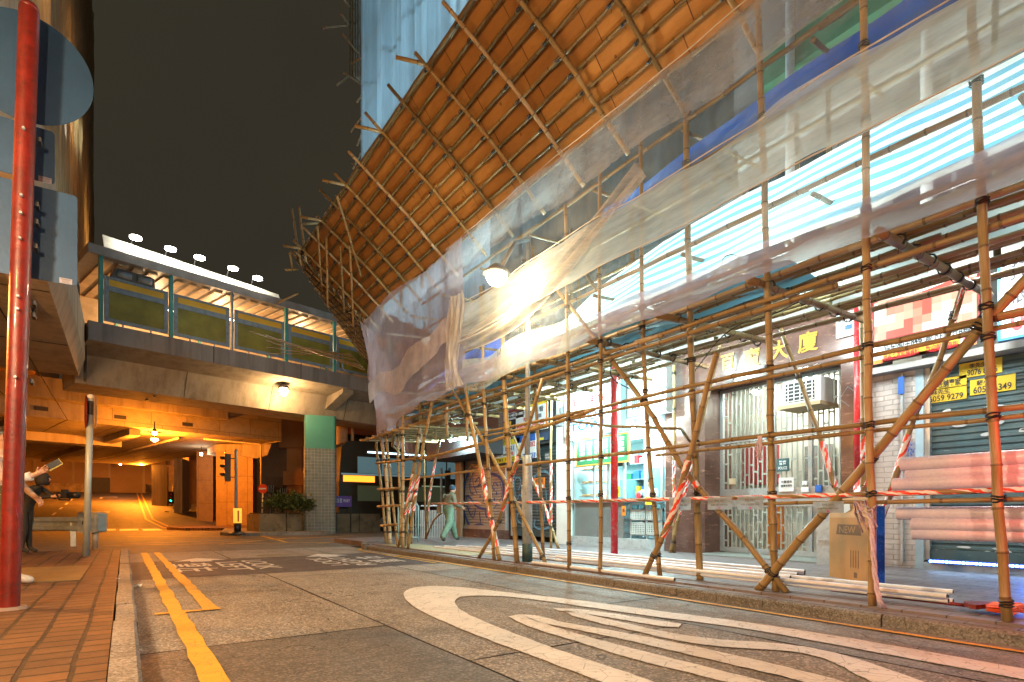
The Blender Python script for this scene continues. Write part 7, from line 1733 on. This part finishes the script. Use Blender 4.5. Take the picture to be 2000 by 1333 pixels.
p = G(1712, 1143, .13); b = MB(); b.prism([p+Vector((0, 0, 0)), p+Vector((.05, -.06, 0)), p+Vector((.5, .35, 0)), p+Vector((.42, .42, 0))], (0, 0, .85)); tag(b.build('blue_board', M('glossy blue sheet', (.01, .09, .55), .25)), 'glossy blue board standing behind the cardboard box', 'board')
p = G(1618, 1068, .13); b = MB(); pp = PX(1618, 1030, 8.6); b.box(8.55, 8.7, pp.y-.15, pp.y+.15, .13, 1.05); b.box(8.53, 8.55, pp.y-.12, pp.y+.12, .5, .9); tag(b.build('grey_cabinet', M_galv), 'grey steel cabinet at the gate behind the cardboard box', 'cabinet')
# rope
P = [PX(1698, 1003, 5.1), PX(1703, 1030, 5.08), PX(1706, 1090, 5.1), PX(1712, 1150, 5.08)]+[G(1722, 1187, .14), G(1745, 1199, .03), G(1775, 1204, .03)]
P = smoothpts(P, 2); t = empty('rope', P[0], 'pale plaited rope tied to the scaffold and trailing over the kerb', 'rope')
for s_ in (0, 1, 2):
    b = MB(); Q = [p+Vector((.012*math.cos(i*.9+s_*2.1), .012*math.sin(i*.9+s_*2.1), 0)) for i, p in enumerate(P)]; b.tube(Q, .010, 6); b.build('strand', M_rope, t, True)
b = MB(); rn = random.Random(2)
for k in range(9):
    a = P[0]+Vector((rn.uniform(-.03, .03), rn.uniform(-.05, .05), rn.uniform(-.05, .05))); b.tube([a, a+Vector((rn.uniform(-.05, .05), rn.uniform(-.1, .1), .06)), a+Vector((rn.uniform(-.05, .05), rn.uniform(-.08, .08), -.12))], .007, 5)
b.build('knot', M_rope, t, True)
# red broom
a = G(1622, 1167, .10); e = G(1893, 1196, .12); a.z = .17; e.z = .17
t = empty('broom', e, 'red plastic broom lying across the kerb with its long handle', 'broom')
b = MB(); b.tube([a, e], .014, 8); b.build('handle', M_red, t, True)
dv = (e-a).normalized(); sd = Vector((-dv.y, dv.x, 0)); b = MB()
f = [e+dv*.0, e+dv*.08+sd*.05+Vector((0, 0, .03)), e+dv*.16+sd*.17+Vector((0, 0, .06)), e+dv*.05-sd*.16, e+dv*.0-sd*.04]
b.prism([e-dv*.03+sd*.02, e+dv*.12+sd*.15, e+dv*.16+sd*.15, e+dv*.10-sd*.17, e+dv*.06-sd*.17, e-dv*.03-sd*.02], (0, 0, .035)); b.build('head', M_red, t)
b = MB(); rn = random.Random(9)
for k in range(150):
    q = k/149; s0 = e+dv*(.12+.04*q)+sd*(.15-.32*q)+Vector((rn.uniform(-.01, .01), rn.uniform(-.01, .01), rn.uniform(0, .04))); b.tube([s0, s0+dv*rn.uniform(.15, .18)+sd*rn.uniform(-.02, .03)+Vector((0, 0, rn.uniform(-.015, .02)))], .004, 3)
b.build('bristles', M('orange bristles', (.75, .13, .02), .5), t)
# papers tied on the rail
for u0, u1, v0, v1, lab in ((1307, 1349, 972, 997, 'leftmost pale notice hanging from the taped rail'), (1382, 1430, 972, 996, 'second pale notice hanging from the taped rail, left of the gate'), (1440, 1491, 970, 996, 'pale notice with a red stamp hanging from the taped rail'), (1588, 1648, 980, 1002, 'wide pale notice hanging behind the thick brace')):
    X = 5.22; ya, yb, z0, z1 = onplane(u0, v0, u1, v1, X)
    t = poster('rail_notice', ya, yb, z0, z1, X, net('thin notice paper', (.60, .72, .80), .55, .7, (5, 5, 5), .6), [('告示', M_inkg, .3, .7, .6, .8), ('請勿停留', M_inkg, .15, .85, .3, .45), (None, M_mag, .46, .54, .08, .2)], lab, th=.003)
# crowd barrier at the corner
p0 = G(790, 1056, .13); t = empty('crowd_barrier', p0, 'blue grey metal crowd barrier behind the corner poles', 'barrier')
d = Vector((.25, .97, 0)).normalized(); q0 = PT(778, HZ, 14.2); q1 = PT(817, HZ, 14.5); q0.z = q1.z = .13; d = (q1-q0); L = d.length; d.normalize()
b = MB(); 
pts = [q0+Vector((0, 0, .02)), q0+Vector((0, 0, .95)), q0+d*.06+Vector((0, 0, 1.03)), q1-d*.06+Vector((0, 0, 1.03)), q1+Vector((0, 0, .95)), q1+Vector((0, 0, .02))]
b.tube(pts, .025, 8); b.tube([q0+Vector((0, 0, .15)), q1+Vector((0, 0, .15))], .02, 6); b.build('frame', M('pale teal enamel', (.3, .45, .47), .4), t, True)
b = MB()
for k in range(1, 8): q = q0+d*(L*k/8); b.tube([q+Vector((0, 0, .15)), q+Vector((0, 0, 1.0))], .012, 5)
b.build('infill_bars', M('pale teal enamel', (.3, .45, .47), .4), t)
q0 = PT(822, HZ, 17.5); q1 = PT(890, HZ, 17.6); q0.z = q1.z = .13; t = empty('pavement_railing', q0, 'slatted white railing along the side street behind the walking person', 'railing'); b = MB()
for k in range(22): q = q0.lerp(q1, k/21); b.box(q.x-.015, q.x+.015, q.y-.01, q.y+.01, .13, 1.0)
b.build('slats', M_alu, t); b = MB(); b.tube([q0+Vector((0, 0, 1.0)), q1+Vector((0, 0, 1.0))], .025, 6); b.build('rail', M_alu, t)
# red warning beacon tied to the scaffold just past the right edge of the picture
t = empty('warning_beacon', (4.95, .55, 1.3), 'red warning beacon tied to the scaffold beyond the right edge', 'beacon')
b = MB(); b.cyl((4.95, .55), .08, 1.3, 1.5, 16); b.build('lens', ME('added red lens', (1, .03, .02), 12), t, True); b = MB(); b.cyl((4.95, .55), .09, 1.22, 1.3, 16); b.build('base', M_black, t)
b = MB(); b.tube([(4.95, .55, 1.22), (5.2, .8, 1.08)], .015, 6); b.build('bracket', M_dark, t)
lamp('added_red_glow', (4.85, .6, 1.4), (1, .05, .05), 55, .08)
# cables on the scaffold
for k, P in enumerate(([PX(1350, 735, 5.6), PX(1420, 640, 5.6), PX(1500, 620, 5.6), PX(1560, 590, 5.6)], [PX(1160, 650, 5.4), PX(1195, 700, 5.3), PX(1190, 740, 5.4), PX(1230, 760, 5.6)], [PX(1415, 540, 5.3), PX(1408, 505, 5.3), PX(1430, 495, 5.3), PX(1455, 510, 5.3)])):
    b = MB(); b.tube(smoothpts(P, 2), .007, 5); tag(b.build('cable', M_black, None, True), 'thin black cable looped on the scaffold, %s' % ['over the gate', 'left of the snack shop sign', 'curled by the striped sheeting'][k], 'cable')
def fan_out():
    pass
# tape knot hanging on the ledger
p = PX(1484, 852, 5.25); b = MB(); rn = random.Random(4)
for k in range(10): b.tube([p+Vector((0, rn.uniform(-.02, .02), 0)), p+Vector((rn.uniform(-.03, .03), rn.uniform(-.05, .05), -.12)), p+Vector((rn.uniform(-.04, .04), rn.uniform(-.06, .06), -rn.uniform(.2, .3)))], .005, 4)
tag(b.build('string_bundle', M_rope), 'bundle of frayed pale string hanging from a ledger in front of the gate', 'string')
